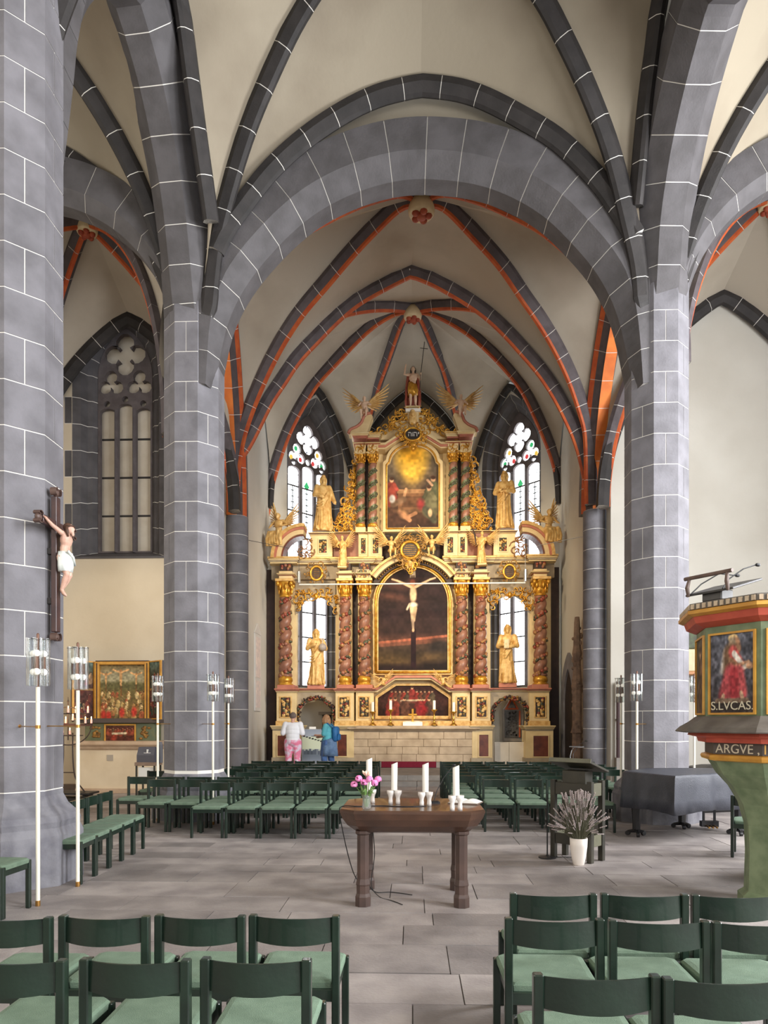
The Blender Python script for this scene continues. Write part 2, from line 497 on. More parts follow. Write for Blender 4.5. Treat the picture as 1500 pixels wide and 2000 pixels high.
ca_r = choir_arcade('orange and grey arch right of the chancel, rising from round shaft', (4.66, 18.2), (4.7, 12.53))

# ------------------------------------------------------------------ ceiling: ribs and cells
ceil = thing('ceiling', 'plastered rib vaults over nave, aisles and choir', 'ceiling', kind='structure')
NRIB = [(-0.11, 0.30), (-0.13, 0.17), (-0.06, 0.03), (0, 0.0), (0.06, 0.03), (0.13, 0.17), (0.11, 0.30)]
CRIB = [(-0.14, 0.28), (-0.15, 0.17), (-0.055, 0.05), (-0.035, 0.0), (0.035, 0.0), (0.055, 0.05), (0.15, 0.17), (0.14, 0.28)]
CRm = [0, 0, 1, 1, 1, 0, 0, 0]
def rib(q, bvec, prof=NRIB, mats=None, ms=None, jl=0.62, gap=0.012, label=None, h=None):
    t = thing('vault_rib', parent=ceil)
    if label: t['label'] = label
    voussoirs(t, q, bvec, prof, mats or [M_DARK], ms or [0] * len(prof), jl, gap, M_MORTAR)
    return t
def nrib(q, bvec, **k): return rib(q, bvec, **k)
def crib(q, bvec, **k): return rib(q, bvec, CRIB, [M_PLUM, M_ORANGE], CRm, 0.60, 0.012, **k)
NH, CHH = 0.27, 0.25

# --- nave bay in front of the chancel arch
bossN = Vector((0.17, 10.05, 14.25))
FO_L = [(438, 500), (458, 455), (482, 425), (530, 360), (580, 310), (635, 267), (695, 230), (750, 205), (822, 189)]
FO_R = [(1224, 474), (1210, 452), (1170, 387), (1120, 330), (1070, 285), (1010, 250), (955, 220), (895, 197), (822, 189)]
fo_l = smooth_path(cr([W(x, y, 12.05) for x, y in FO_L]), 5); fo_r = smooth_path(cr([W(x, y, 12.05) for x, y in FO_R]), 5)
nrib(fo_l + fo_r[::-1][1:], (0, 1, 0), label='pointed dark wall rib above the chancel arch')
DI_L = [(413, 600), (420, 520), (428, 465), (450, 380), (472, 305), (500, 225), (535, 145), (572, 65), (610, 0)]
DI_R = [(1248, 590), (1243, 520), (1225, 445), (1207, 367), (1185, 287), (1152, 200), (1117, 120), (1077, 42), (1055, 0)]
def traced(pts, A, B, boss):
    q = line_plane(pts, A, B)
    q.append(boss)
    return smooth_path(cr(q), 6)
sNW = (-3.58, 12.2); sNE = (3.92, 12.2); sSW = (-4.2, 7.68); sSE = (4.4, 7.7)
dl = traced(DI_L, sNW, bossN, bossN); dr = traced(DI_R, sNE, bossN, bossN)
dl = [p - n * 0.12 for p, (b, n) in zip(dl, frames(dl, perp(sNW, bossN)))]
dr = [p - n * 0.12 for p, (b, n) in zip(dr, frames(dr, perp(sNE, bossN)))]
dl = [Vector((-3.70, 12.36, 8.0))] + dl; dr = [Vector((4.05, 12.35, 8.0))] + dr
nrib(dl, perp(sNW, bossN)); nrib(dr, perp(sNE, bossN))
nl = riser((*sSW, 7.6), bossN); nr = riser((*sSE, 7.6), bossN)
nrib(nl, perp(sSW, bossN)); nrib(nr, perp(sSE, bossN))
def side_rib(pts, A, B, B2):
    f_ = smooth_path(cr(line_plane(pts, A, B)), 3); tp = f_[-1]; B = B2
    return f_, [Vector((B[0] + (tp.x - B[0]) * k, B[1] + (tp.y - B[1]) * k, z)) for k, z in zip([max(0.0, (A[1] - p.y) / (A[1] - tp.y)) ** 2.6 for p in f_], [p.z for p in f_])]
def foot(fw, P):
    return fw[0], [Vector(P)] + fw[1]
fw_l = side_rib([(404, 428), (400, 395), (391, 335), (378, 245), (365, 150), (354, 65), (345, 0)], (-3.32, 12.0), (-3.72, 8.0), (-4.12, 7.95))
fw_r = side_rib([(1249, 398), (1254, 350), (1262, 265), (1272, 170), (1284, 85), (1294, 0)], (3.72, 12.0), (4.0, 8.0), (4.32, 7.95))
fw_l = foot(fw_l, (-4.1, 7.75, 7.8)); fw_r = foot(fw_r, (4.3, 7.75, 7.8))
nrib(fw_l[0] + fw_l[1][::-1][1:], perp((-3.4, 12), (-3.75, 8))); nrib(fw_r[0] + fw_r[1][::-1][1:], perp((3.8, 12), (4.0, 8)))
fs = pointed((-4.1, 7.7, 7.6), (4.3, 7.7, 7.6), 12.9)
nrib(fs[0] + fs[1][::-1][1:], (0, 1, 0))
OF = lambda q, b, h=0.26: offset(q, b, 0.26, True)
c = MB()
Bn = (0, 1, 0)
cell(c, OF(fo_l, Bn), OF(dl, perp(sNW, bossN))); cell(c, OF(fo_r, Bn), OF(dr, perp(sNE, bossN)))
cell(c, OF(fw_l[0], perp((-3.4, 12), (-3.75, 8))), OF(dl, perp(sNW, bossN))); cell(c, OF(fw_l[1], perp((-3.4, 12), (-3.75, 8))), OF(nl, perp(sSW, bossN)))
cell(c, OF(fw_r[0], perp((3.8, 12), (4, 8))), OF(dr, perp(sNE, bossN))); cell(c, OF(fw_r[1], perp((3.8, 12), (4, 8))), OF(nr, perp(sSE, bossN)))
cell(c, OF(fs[0], Bn), OF(nl, perp(sSW, bossN))); cell(c, OF(fs[1], Bn), OF(nr, perp(sSE, bossN)))
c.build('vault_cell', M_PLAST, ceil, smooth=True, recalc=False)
MB().box(-3.9, 4.3, 5.0, 7.8, 13.0, 13.2).box(-3.9, 4.3, -9.6, 5.0, 13.0, 13.2).build('vault_cell', M_PLAST, ceil)

# --- choir bay behind the chancel arch
bossC = W(823, 408, 15.4)
cNW = (-4.45, 18.05); cNE = (4.5, 18.05); cSW = (-4.0, 12.95); cSE = (4.3, 12.95)
CL = [(466, 985), (468, 930), (473, 885), (480, 851), (497, 801), (518, 750), (542, 700), (568, 655), (599, 610), (638, 566), (673, 524), (713, 479), (753, 439), (791, 403)]
CRt = [(1143, 985), (1142, 900), (1140, 840), (1130, 809), (1116, 764), (1096, 717), (1071, 669), (1043, 624), (1012, 582), (996, 556), (964, 513), (929, 476), (892, 436), (857, 403)]
cl = traced(CL, cNW, bossC, bossC); crr = traced(CRt, cNE, bossC, bossC)
crib(cl, perp(cNW, bossC)); crib(crr, perp(cNE, bossC))
mir = lambda q, S0: [Vector((bossC.x + (p.x - bossC.x) * (S0[0] - bossC.x) / ((cNW if S0[0] < 0 else cNE)[0] - bossC.x), bossC.y - (p.y - bossC.y) * (bossC.y - S0[1]) / (18.05 - bossC.y), p.z)) for p in q]
NRL = [(520, 512), (560, 482), (620, 449), (671, 422), (713, 404), (759, 390), (800, 384)]
NRR = [(1160, 557), (1125, 517), (1090, 487), (1050, 454), (1012, 435), (969, 414), (929, 398), (892, 388), (847, 383)]
def near_rib(pts, S0):
    q = line_plane(pts, S0, bossC); a = q[0]
    q = [Vector((*S0, 8.2)), Vector((S0[0] + (a.x - S0[0]) * 0.35, S0[1] + (a.y - S0[1]) * 0.35, 8.2 + (a.z - 8.2) * 0.62))] + q + [bossC]
    return smooth_path(cr(q), 6)
cl2 = near_rib(NRL, cSW); cr2 = near_rib(NRR, cSE)
crib(cl2, perp(cSW, bossC)); crib(cr2, perp(cSE, bossC))
TAL = [(460, 960), (466, 907), (490, 868), (510, 829), (532, 784), (560, 742), (588, 700), (622, 664), (658, 627), (700, 591), (750, 562), (803, 535)]
TAR = [(1146, 975), (1141, 952), (1133, 904), (1119, 854), (1099, 809), (1077, 767), (1049, 725), (1018, 689), (983, 650), (948, 617), (911, 590), (876, 569), (841, 550), (803, 535)]
ta_l = smooth_path(cr([W(x, y + 8, 18.2) for x, y in TAL]), 3); ta_r = smooth_path(cr([W(x, y + 8, 18.2) for x, y in TAR]), 3)
crib(ta_l + ta_r[::-1][1:], (0, 1, 0), label='orange striped rib arch across the choir')
c = MB()
cell(c, OF(ta_l, Bn, CHH), OF(cl, perp(cNW, bossC), CHH)); cell(c, OF(ta_r, Bn, CHH), OF(crr, perp(cNE, bossC), CHH))
def side_arch(x0, y0, x1, y1, zs, za):
    return pointed((x0, y0, zs), (x1, y1, zs), za)
# side wall arches of the choir bay (over the orange arcades)
sl = side_arch(-4.62, 18.0, -4.2, 12.9, 7.5, 12.0); sr = side_arch(4.66, 18.0, 4.45, 12.9, 7.5, 12.0)
cell(c, sl[0], OF(cl, perp(cNW, bossC), CHH)); cell(c, sl[1], OF(cl2, perp(cSW, bossC), CHH))
cell(c, sr[0], OF(crr, perp(cNE, bossC), CHH)); cell(c, sr[1], OF(cr2, perp(cSE, bossC), CHH))
ca = offset(ch_in, Bn, 0.34); ca = [p + Vector((0, 0.30, 0)) for p in ca]
h = len(ca) // 2
cell(c, ca[:h + 1], OF(cl2, perp(cSW, bossC), CHH)); cell(c, ca[h:][::-1], OF(cr2, perp(cSE, bossC), CHH))
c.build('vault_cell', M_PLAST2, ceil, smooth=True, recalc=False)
M_RED = mat('red_boss_paint', S(176, 84, 52), S(150, 60, 40), 8, 0.6, 0.3)
M_CREAM = mat('cream_paint', S(226, 208, 168), S(208, 188, 148), 4, 0.5, 0.1)
def boss(p, r):
    t = thing('vault_boss', parent=ceil)
    MB().lathe([(r * 0.9, -0.12), (r, -0.08), (r * 1.04, 0.0), (r * 0.98, 0.06), (r * 0.8, 0.2)], 20, c=p).build('boss_ring', M_CREAM, t, smooth=True)
    m = MB(); m.lathe([(0.02, -0.2), (r * 0.35, -0.19), (r * 0.45, -0.12)], 12, c=p)
    for k in range(5):
        a = k * 2 * pi / 5
        m.ell((p[0] + r * 0.55 * cos(a), p[1] + r * 0.55 * sin(a), p[2] - 0.13), (r * 0.3, r * 0.3, 0.07), 8, 6)
    m.build('boss_rosette', M_RED, t, smooth=True)
boss(bossC + Vector((0, 0, -0.02)), 0.28)
boss(bossN + Vector((0, 0, -0.02)), 0.28)

# --- apse
bossA = W(806, 614, 20.4)
aW, aE = (-4.62, 23.0), (4.7, 23.0)
bW, bE = (-1.95, 26.0), (1.98, 26.0)
AL1 = [(525, 1030), (528, 985), (532, 958), (546, 910), (563, 860), (580, 823), (602, 784), (624, 750), (658, 714), (694, 675), (732, 640), (777, 614)]
AR1 = [(1099, 1030), (1095, 991), (1088, 952), (1077, 902), (1060, 857), (1040, 812), (1018, 767), (993, 734), (962, 700), (928, 668), (908, 652), (871, 630), (835, 614)]
a1 = traced(AL1, aW, bossA, bossA); a2 = traced(AR1, aE, bossA, bossA)
crib(a1, perp(aW, bossA)); crib(a2, perp(aE, bossA))
AL2 = [(706, 920), (716, 850), (724, 814), (733, 783), (743, 750), (755, 719), (765, 690), (788, 628)]
AR2 = [(906, 920), (896, 840), (888, 810), (882, 787), (873, 752), (861, 715), (848, 690), (822, 628)]
b1 = traced(AL2, bW, bossA, bossA); b2 = traced(AR2, bE, bossA, bossA)
crib(b1, perp(bW, bossA)); crib(b2, perp(bE, bossA))
n1 = riser((-4.4, 18.5, 8.4), bossA); n2 = riser((4.5, 18.5, 8.4), bossA)
crib(n1, perp((-4.4, 18.5), bossA)); crib(n2, perp((4.5, 18.5), bossA))
boss(bossA + Vector((0, 0, -0.02)), 0.25)
c = MB()
cell(c, OF(ta_l, Bn, CHH), OF(n1, perp((-4.4, 18.5), bossA), CHH)); cell(c, OF(ta_r, Bn, CHH), OF(n2, perp((4.5, 18.5), bossA), CHH))
def trib(A, B, za, zb, zap, r1, r2, p1, p2, form=True):
    q = pointed((A[0], A[1], za), (B[0], B[1], zb), zap)
    full = q[0] + q[1][::-1][1:]
    if form: rib(full, perp(A, B), [(-0.1, 0.2), (-0.1, 0.06), (-0.04, 0), (0.04, 0), (0.1, 0.06), (0.1, 0.2)], [M_DARK], [0] * 6, 0.6, 0.012)
    cell(c, OF(q[0], perp(A, B), 0.18), OF(r1, p1, CHH)); cell(c, OF(q[1], perp(A, B), 0.18), OF(r2, p2, CHH))
    return full
pn1, pn2 = perp((-4.4, 18.5), bossA), perp((4.5, 18.5), bossA)
trib((-4.6, 18.5), (-4.6, 22.9), 8.4, 8.4, 12.0, n1, a1, pn1, perp(aW, bossA), False)
trib((4.68, 18.5), (4.68, 22.9), 8.4, 8.4, 12.0, n2, a2, pn2, perp(aE, bossA), False)
wf_l = trib((-4.52, 22.95), (-2.02, 25.85), 8.6, 8.6, 13.0, a1, b1, perp(aW, bossA), perp(bW, bossA))
wf_r = trib((4.6, 22.95), (2.05, 25.85), 8.6, 8.6, 13.0, a2, b2, perp(aE, bossA), perp(bE, bossA))
wf_c = trib((-1.9, 25.9), (1.93, 25.9), 10.2, 10.2, 13.6, b1, b2, perp(bW, bossA), perp(bE, bossA))
c.build('vault_cell', M_PLAST2, ceil, smooth=True, recalc=False)
# painted flames above the second boss
m = MB()
for k in range(15):
    a = pi * (0.06 + 0.88 * k / 14)
    l = 0.30 + 0.16 * ((k * 7) % 3)
    p0 = bossA + Vector((0.27 * cos(a) * 1.5, -0.42, 0.20 + 0.05 * sin(a)))
    p1 = p0 + Vector((l * cos(a) * 1.3, -0.28 * l, l * 0.6 * sin(a)))
    mid = p0.lerp(p1, 0.5) + Vector((0.05 * (-1) ** k, -0.03, 0))
    m.tube([p0, mid, p1], [0.028, 0.022, 0.006], 5)
m.build('painted_flames', mat('flame_paint', S(150, 92, 58), S(110, 96, 70), 9, 0.8), ceil)

# --- aisle bays
def aisle_bay(x0, x1, y0, y1, zsp, zb, zw, ribmat='n', skip=(), zr=None):
    bs = Vector(((x0 + x1) / 2, (y0 + y1) / 2, zb))
    cs = [(x0, y0), (x1, y0), (x1, y1), (x0, y1)]
    rb = []
    c = MB()
    for k in range(4):
        q = riser((*cs[k], zr or zsp), bs); p = perp(cs[k], bs); rb.append((q, p))
        (nrib if ribmat == 'n' else crib)(q, p)
    for k in range(4):
        A, B = cs[k], cs[(k + 1) % 4]
        zf = (zr or zsp) if k == 2 else zsp
        q = pointed((*A, zf), (*B, zf), zw[k]); p = perp(A, B)
        if k not in skip: nrib(q[0] + q[1][::-1][1:], p)
        cell(c, OF(q[0], p, 0.25), OF(*rb[k])); cell(c, OF(q[1], p, 0.25), OF(*rb[(k + 1) % 4]))
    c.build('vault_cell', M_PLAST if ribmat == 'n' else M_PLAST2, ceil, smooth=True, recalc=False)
    boss(bs, 0.22)
aisle_bay(-9.55, -4.2, 7.75, 12.35, 8.0, 13.2, (12.0, 11.9, 11.85, 12.0), 'n', (1,))
aisle_bay(-9.55, -4.55, 12.9, 17.45, 8.2, 12.4, (11.6, 11.3, 11.55, 11.6), 'c', (0, 1), 6.9)
aisle_bay(4.55, 10.15, 7.75, 12.35, 8.0, 13.2, (12.0, 11.9, 11.95, 11.9), 'n', (3,))
aisle_bay(4.78, 10.15, 12.9, 17.45, 8.2, 12.5, (11.6, 11.4, 11.75, 11.3), 'c', (0, 3), 6.9)
MB().box(-9.8, -4.2, -9.6, 7.7, 12.4, 12.6).box(4.6, 10.4, -9.6, 7.7, 12.4, 12.6).build('vault_cell', M_PLAST, ceil)
# ------------------------------------------------------------------ walls
def wall_poly(name, label, outer, holes, f, t0, t1, m):
    return tag(MB().plate(outer, holes, f, t0, t1).build(name, m), label, 'wall', kind='structure')
fy = lambda u, v, t: (u, t, v)
# wall over the chancel arch
ext = offset(ch_in, (0, 1, 0), 0.80)
ext = [p for p in resample(ext, n=40)]
pl = [(-4.3, 8.9)] + [(p.x, p.z) for p in ext if p.z > 9.0] + [(4.65, 8.9), (4.65, 14.2), (-4.3, 14.2)]
wall_poly('wall_chancel_arch', 'plaster wall over the broad chancel arch', pl, [], fy, 12.3, 12.8, M_PLAST)
# spandrel walls over the arcades
def arcade_wall(name, label, q, A, B, zt=13.5, ua=0.0, ub=0.0, zb=9.05):
    e = resample(offset(q, perp(A, B), 0.80), n=40)
    n = perp(A, B); d = Vector((B[0] - A[0], B[1] - A[1], 0)); Ln = d.length; d.normalize()
    P0 = Vector((A[0], A[1], 0))
    uv = [((p - P0).dot(d), p.z) for p in e]
    uv = [p for p in uv if p[1] > zb and ua + .01 < p[0] < Ln - ub - .01]
    poly = [(ua, uv[0][1])] + uv + [(Ln - ub, uv[-1][1]), (Ln - ub, zt), (ua, zt)]
    f = lambda u, v, t: tuple(P0 + d * u + n * t + Vector((0, 0, v)))
    return wall_poly(name, label, poly, [], f, -0.22, 0.22, M_PLAST)
arcade_wall('wall_arcade_left', 'plaster spandrel over the left arcade arch', arch_l, P2L, P1L)
arcade_wall('wall_arcade_right', 'plaster spandrel over the right arcade arch', arch_r, P2R, P1R)
arcade_wall('wall_choir_left', 'plaster spandrel over the left orange choir arch', ca_l, (-4.62, 18.2), (-4.35, 12.56), 13.6, 0, 0.5, 9.3)
arcade_wall('wall_choir_right', 'plaster spandrel over the right orange choir arch', ca_r, (4.66, 18.2), (4.7, 12.53), 13.6, 0, 0.5, 9.3)
def aisle_arch_wall(name, label, q, x0, x1):
    e = resample(offset(q, (0, 1, 0), 0.66), n=40)
    P = [(p.x, p.z) for p in e if p.z > 9.6 and x0 + 0.02 < p.x < x1 - 0.02]
    if P[0][0] > P[-1][0]: P = P[::-1]
    wall_poly(name, label, [(x0, P[0][1])] + P + [(x1, P[-1][1]), (x1, 13.5), (x0, 13.5)], [], fy, 12.4, 12.75, M_PLAST)
aisle_arch_wall('wall_aisle_arch_left', 'plaster over the left aisle arch', tl, -9.8, -4.0)
aisle_arch_wall('wall_aisle_arch_right', 'plaster over the right aisle arch', tr, 4.4, 10.4)

def pointed2d(cx, hw, zs, zsp, zap, n=10):          # pointed window outline, counter-clockwise from the sill's left corner
    a, b = pointed((cx - hw, 0, zsp), (cx + hw, 0, zsp), zap, n)
    return [(cx - hw, zs)] + [(p.x, p.z) for p in a] + [(p.x, p.z) for p in b[::-1][1:]] + [(cx + hw, zs)]

# ---- windows: f(u, v, t) maps window coordinates (across, up, depth into the wall) to the world
def foil(cx, cy, r, k, rot, rr, n=9, tip=0.12):     # k-foil outline
    out = []
    for i in range(k):
        a = rot + 2 * pi * i / k
        c0 = (cx + r * cos(a), cy + r * sin(a))
        sp = pi * (0.5 + 1.0 / k) * 0.98
        for j in range(n + 1):
            b = a - sp + 2 * sp * j / n
            e = rr * (1 + tip * max(0, 1 - abs(b - a) / 0.5))
            out.append((c0[0] + e * cos(b), c0[1] + e * sin(b)))
    return out
def lancet(x0, x1, z0, z1):
    cx = (x0 + x1) / 2; r = (x1 - x0) / 2
    return [(x0, z0), (x1, z0), (x1, z1)] + [(cx + r * cos(a) , z1 + 0.55 * r * sin(a)) for a in [pi * i / 8 for i in range(1, 8)]] + [(x0, z1)]
M_TRAC = mat('tracery_stone', S(84, 76, 76), S(100, 92, 92), 5, 0.75, 0.2)
def window(n, label, f, hw_o, hw_i, zs_o, zs_i, zsp, zap_o, zap_i, depth, glass, stone, back_t, toothed=False, jh=0.6, tz=(-1.18, -.23, .83, .24, .345)):
    t = thing('window_%d' % n, label, 'window', kind='structure')
    # splayed jambs and arch in stones
    o2 = pointed2d(0, hw_o, zs_o, zsp, zap_o, 12); i2 = pointed2d(0, hw_i, zs_i, zsp, zap_i, 12)
    def prof(oa, ia):      # three steps: flat, hollow, roll
        return [(oa[0], oa[1], 0.0), (oa[0] * .62 + ia[0] * .38, oa[1] * .62 + ia[1] * .38, depth * .22), (oa[0] * .42 + ia[0] * .58, oa[1] * .42 + ia[1] * .58, depth * .62),
                (oa[0] * .2 + ia[0] * .8, oa[1] * .2 + ia[1] * .8, depth * .72), (ia[0], ia[1], depth)]
    segs = []
    nv = max(2, int((zsp - zs_o) / jh))
    for side in (0, 1):
        for k in range(nv):
            za = k / nv; zb = (k + 1) / nv
            sg = -1 if side == 0 else 1
            P = lambda q: ((sg * hw_o, zs_o + (zsp - zs_o) * q), (sg * hw_i, zs_i + (zsp - zs_i) * q))
            segs.append(([P(za), P(zb)], k, sg))
    na = len(o2) - 2
    for k in range(1, na, 3):
        idx = [j for j in range(k, min(k + 3, na) + 1)]
        segs.append(([(o2[j], i2[j]) for j in idx], -1, 0))
    mort = MB()
    for sg, k, sd in segs:
        mb = MB(); rings = []
        g3 = 0.008
        for j, (oa, ia) in enumerate(sg):
            pr = prof(oa, ia)
            if sd:
                dz = g3 if j == 0 else -g3
                pr = [(a, b + dz, c) for a, b, c in pr]
            elif j in (0, len(sg) - 1):
                o_n = sg[1 if j == 0 else -2]; q = prof(*o_n)
                kk = g3 / max(1e-3, sqrt((q[0][0] - pr[0][0]) ** 2 + (q[0][1] - pr[0][1]) ** 2))
                pr = [tuple(a + (b - a) * kk for a, b in zip(A, B)) for A, B in zip(pr, q)]
            bk = 0.12
            rings.append([f(a, b, c_) for a, b, c_ in pr] + [f(pr[-1][0], pr[-1][1], depth + bk), f(pr[0][0] * 1.04 + 0.02 * (1 if pr[0][0] > 0 else -1), pr[0][1] + (0 if sd else 0.05), 0.10)])
        mb.loft(rings)
        mb.build('jamb_stone' if sd else 'arch_stone', stone, t)
        if toothed and sd and k % 2 == 1:
            (a0, _), (a1, _) = sg
            b_ = MB(); xa, xb = a0[0], a0[0] + sd * 0.17
            b_.plate([(min(xa, xb), a0[1] + .01), (max(xa, xb), a0[1] + .01), (max(xa, xb), a1[1] - .01), (min(xa, xb), a1[1] - .01)], [], f, -0.012, 0.02).build('quoin_stone', stone, t)
            b_ = MB(); xb += sd * 0.014
            b_.plate([(min(xa, xb), a0[1] - .004), (max(xa, xb), a0[1] - .004), (max(xa, xb), a1[1] + .004), (min(xa, xb), a1[1] + .004)], [], f, -0.006, 0.02).build('mortar_joint', M_MORTAR, t)
    rings = []
    for oa, ia in zip(o2, i2):
        pr = prof(oa, ia); rings.append([f(a * 1.0, b, c_ + 0.006) for a, b, c_ in pr])
    mort.loft(rings, closed=False, cap=False).build('mortar_joint', M_MORTAR, t)
    # sill
    MB().loft([[f(-hw_o, zs_o, -.03), f(hw_o, zs_o, -.03), f(hw_i, zs_i, depth), f(-hw_i, zs_i, depth)], [f(-hw_o, zs_o - .05, -.03), f(hw_o, zs_o - .05, -.03), f(hw_i, zs_i - .12, depth + .1), f(-hw_i, zs_i - .12, depth + .1)]]).build('window_sill', stone, t)
    # tracery plate with foils and three lancet lights
    W3 = hw_i * 2; mw = hw_i * 0.13
    lw = (W3 - 2 * mw - 0.10) / 3
    xs = [-hw_i + 0.05 + k * (lw + mw) for k in range(3)]
    z1 = zsp + hw_i * tz[0]
    holes = [lancet(xs[0], xs[0] + lw, zs_i + .04, z1 - .06), lancet(xs[1], xs[1] + lw, zs_i + .0417, z1 + .06), lancet(xs[2], xs[2] + lw, zs_i + .04, z1 - .06)]
    hr = lw * 0.22
    for k in range(3):
        holes.append([(xs[k] + lw / 2 + hr * cos(b), z1 + (.0613 if k == 1 else -.0587) + lw * .58 + hr * sin(b)) for b in [0.1 + 2 * pi * i / 11 for i in range(11)]])
    H = zap_i - zsp
    ft = hw_i * tz[3]
    holes.append(foil(-hw_i * 0.52, zsp + hw_i * tz[1], ft * 1.02, 3, pi / 2, ft * 0.96))
    holes.append(foil(hw_i * 0.52, zsp + hw_i * tz[1] + .0011, ft * 1.02, 3, pi / 2, ft * 0.96))
    fq = hw_i * tz[4]
    holes.append(foil(0, zsp + hw_i * tz[2], fq * 1.15, 4, pi / 2, fq * 0.98))
    MB().plate(i2, holes, f, depth - 0.02, depth + 0.11).build('tracery', M_TRAC, t)
    for k in (1, 2):
        x = xs[k] - mw / 2
        MB().loft([[f(x - mw * .5, zs_i, depth - .01), f(x, zs_i, depth - .10), f(x + mw * .5, zs_i, depth - .01)], [f(x - mw * .5, z1, depth - .01), f(x, z1, depth - .10), f(x + mw * .5, z1, depth - .01)]]).build('mullion', M_TRAC, t)
    # panes between the glazing bars, one per field
    pane_mat, tr_mat = glass
    bars = int(round((z1 - zs_i) / 0.82))
    for k in range(3):
        for b in range(bars):
            za = zs_i + (z1 + .3 - zs_i) * b / bars; zb = zs_i + (z1 + .3 - zs_i) * (b + 1) / bars
            if b == bars - 1: zb += 0.0
            MB().plate([(xs[k] - .03, za), (xs[k] + lw + .03, za), (xs[k] + lw + .03, zb), (xs[k] - .03, zb)], [], f, back_t, back_t + .01).build('pane', pane_mat, t)
            if b:
                MB().plate([(xs[k] - .02, za - .022), (xs[k] + lw + .02, za - .022), (xs[k] + lw + .02, za + .022), (xs[k] - .02, za + .022)], [], f, back_t - .03, back_t + .0).build('glazing_bar', M_IRON, t)
    MB().plate(pointed2d(0, hw_i, z1 + .3, max(zsp, z1 + .31), zap_i, 10), [], f, back_t + .0, back_t + .01).build('tracery_glass', tr_mat, t)
    return t, (xs, lw, z1, zsp, H, hw_i)
M_IRON = mat('dark_iron', S(52, 48, 46), None, rough=0.6)
M_BLANK = mat('blank_window_plaster', S(222, 212, 194), S(208, 196, 176), 2, 0.95, 0.1)
def glass_mat(name, dens):
    m = mat(name, (0.9, 0.93, 0.97), None, rough=0.35)
    nt = m.node_tree; N = nt.nodes; L = nt.links; b = N['Principled BSDF']
    tc = N.new('ShaderNodeTexCoord'); mp = N.new('ShaderNodeMapping'); L.new(tc.outputs['Object'], mp.inputs['Vector'])
    vo = N.new('ShaderNodeTexVoronoi'); vo.inputs['Scale'].default_value = dens; vo.feature = 'F1'; vo.inputs['Randomness'].default_value = 0.35
    L.new(mp.outputs['Vector'], vo.inputs['Vector'])
    cr_ = N.new('ShaderNodeValToRGB'); cr_.color_ramp.elements[0].position = 0.14; cr_.color_ramp.elements[0].color = (0.03, 0.035, 0.045, 1)
    cr_.color_ramp.elements[1].position = 0.24; cr_.color_ramp.elements[1].color = (1, 1, 1, 1)
    L.new(vo.outputs['Distance'], cr_.inputs['Fac'])
    mx = N.new('ShaderNodeMix'); mx.data_type = 'RGBA'; mx.blend_type = 'MULTIPLY'; mx.inputs['Factor'].default_value = 1
    mx.inputs['A'].default_value = (0.93, 0.97, 1.0, 1); L.new(cr_.outputs['Color'], mx.inputs['B'])
    L.new(mx.outputs['Result'], b.inputs['Emission Color']); b.inputs['Emission Strength'].default_value = 4.5
    L.new(mx.outputs['Result'], b.inputs['Base Color'])
    return m
M_GLASS = glass_mat('leaded_window_glass', 9.0)
M_GLASS2 = glass_mat('leaded_tracery_glass', 4.5)
# window_1: blind window of the left aisle
wc = W(245, 900, 18.05).x
hi = (W(298, 900, 18.05).x - W(192, 900, 18.05).x) / 2
ho = wc - W(140, 900, 17.6).x
zi = W(245, 1080, 18.05).z; zo = W(245, 1087, 17.6).z
zspr = W(245, 738, 18.05).z; zap = W(245, 640, 18.05).z
zapo = W(230, 606, 17.6).z
fa = lambda u, v, t: (wc + u, 17.6 + t, v)
window(1, 'blind pointed window with dark tracery and blank panels, left aisle', fa, ho, hi, zo, zi, zspr, zapo, zap, 0.45, (M_BLANK, M_BLANK), M_STONE2, 0.62, True, 0.62)
hole = pointed2d(wc, ho - 0.01, zo, zspr, zapo - .01, 12)
wall_poly('wall_east_left', 'cream plaster end wall of the left aisle behind the altarpiece', [(-10.2, -.05), (-4.75, -.05), (-4.75, 13.0), (-10.2, 13.0)], [hole], fy, 17.6, 18.0, M_WALL)
tag(MB().box(-10.2, -4.75, 18.3, 18.5, 0, 13).build('wall_backing_left', M_WALL), 'plaster backing of the blind aisle window', 'wall', kind='structure')
tag(MB().box(4.85, 10.8, 17.6, 18.0, -.05, 13).build('wall_east_right', M_WALLW), 'bare white end wall of the right aisle behind the piano', 'wall', kind='structure')
# dark skirting along the aisle end walls
tag(MB().box(-10.2, -4.8, 17.3, 17.6, -.01, 0.12).build('baseboard_left', mat('skirting_stone', S(96, 82, 74), S(112, 96, 86), 4, 0.8)), 'low brown stone step along the left aisle end wall', 'step', kind='structure')
tag(MB().box(4.9, 10.4, 17.5, 17.6, -.01, 0.10).build('baseboard_right', mat('dark_skirting', S(54, 50, 52), None, rough=0.7)), 'dark skirting of the right aisle end wall', 'skirting', kind='structure')
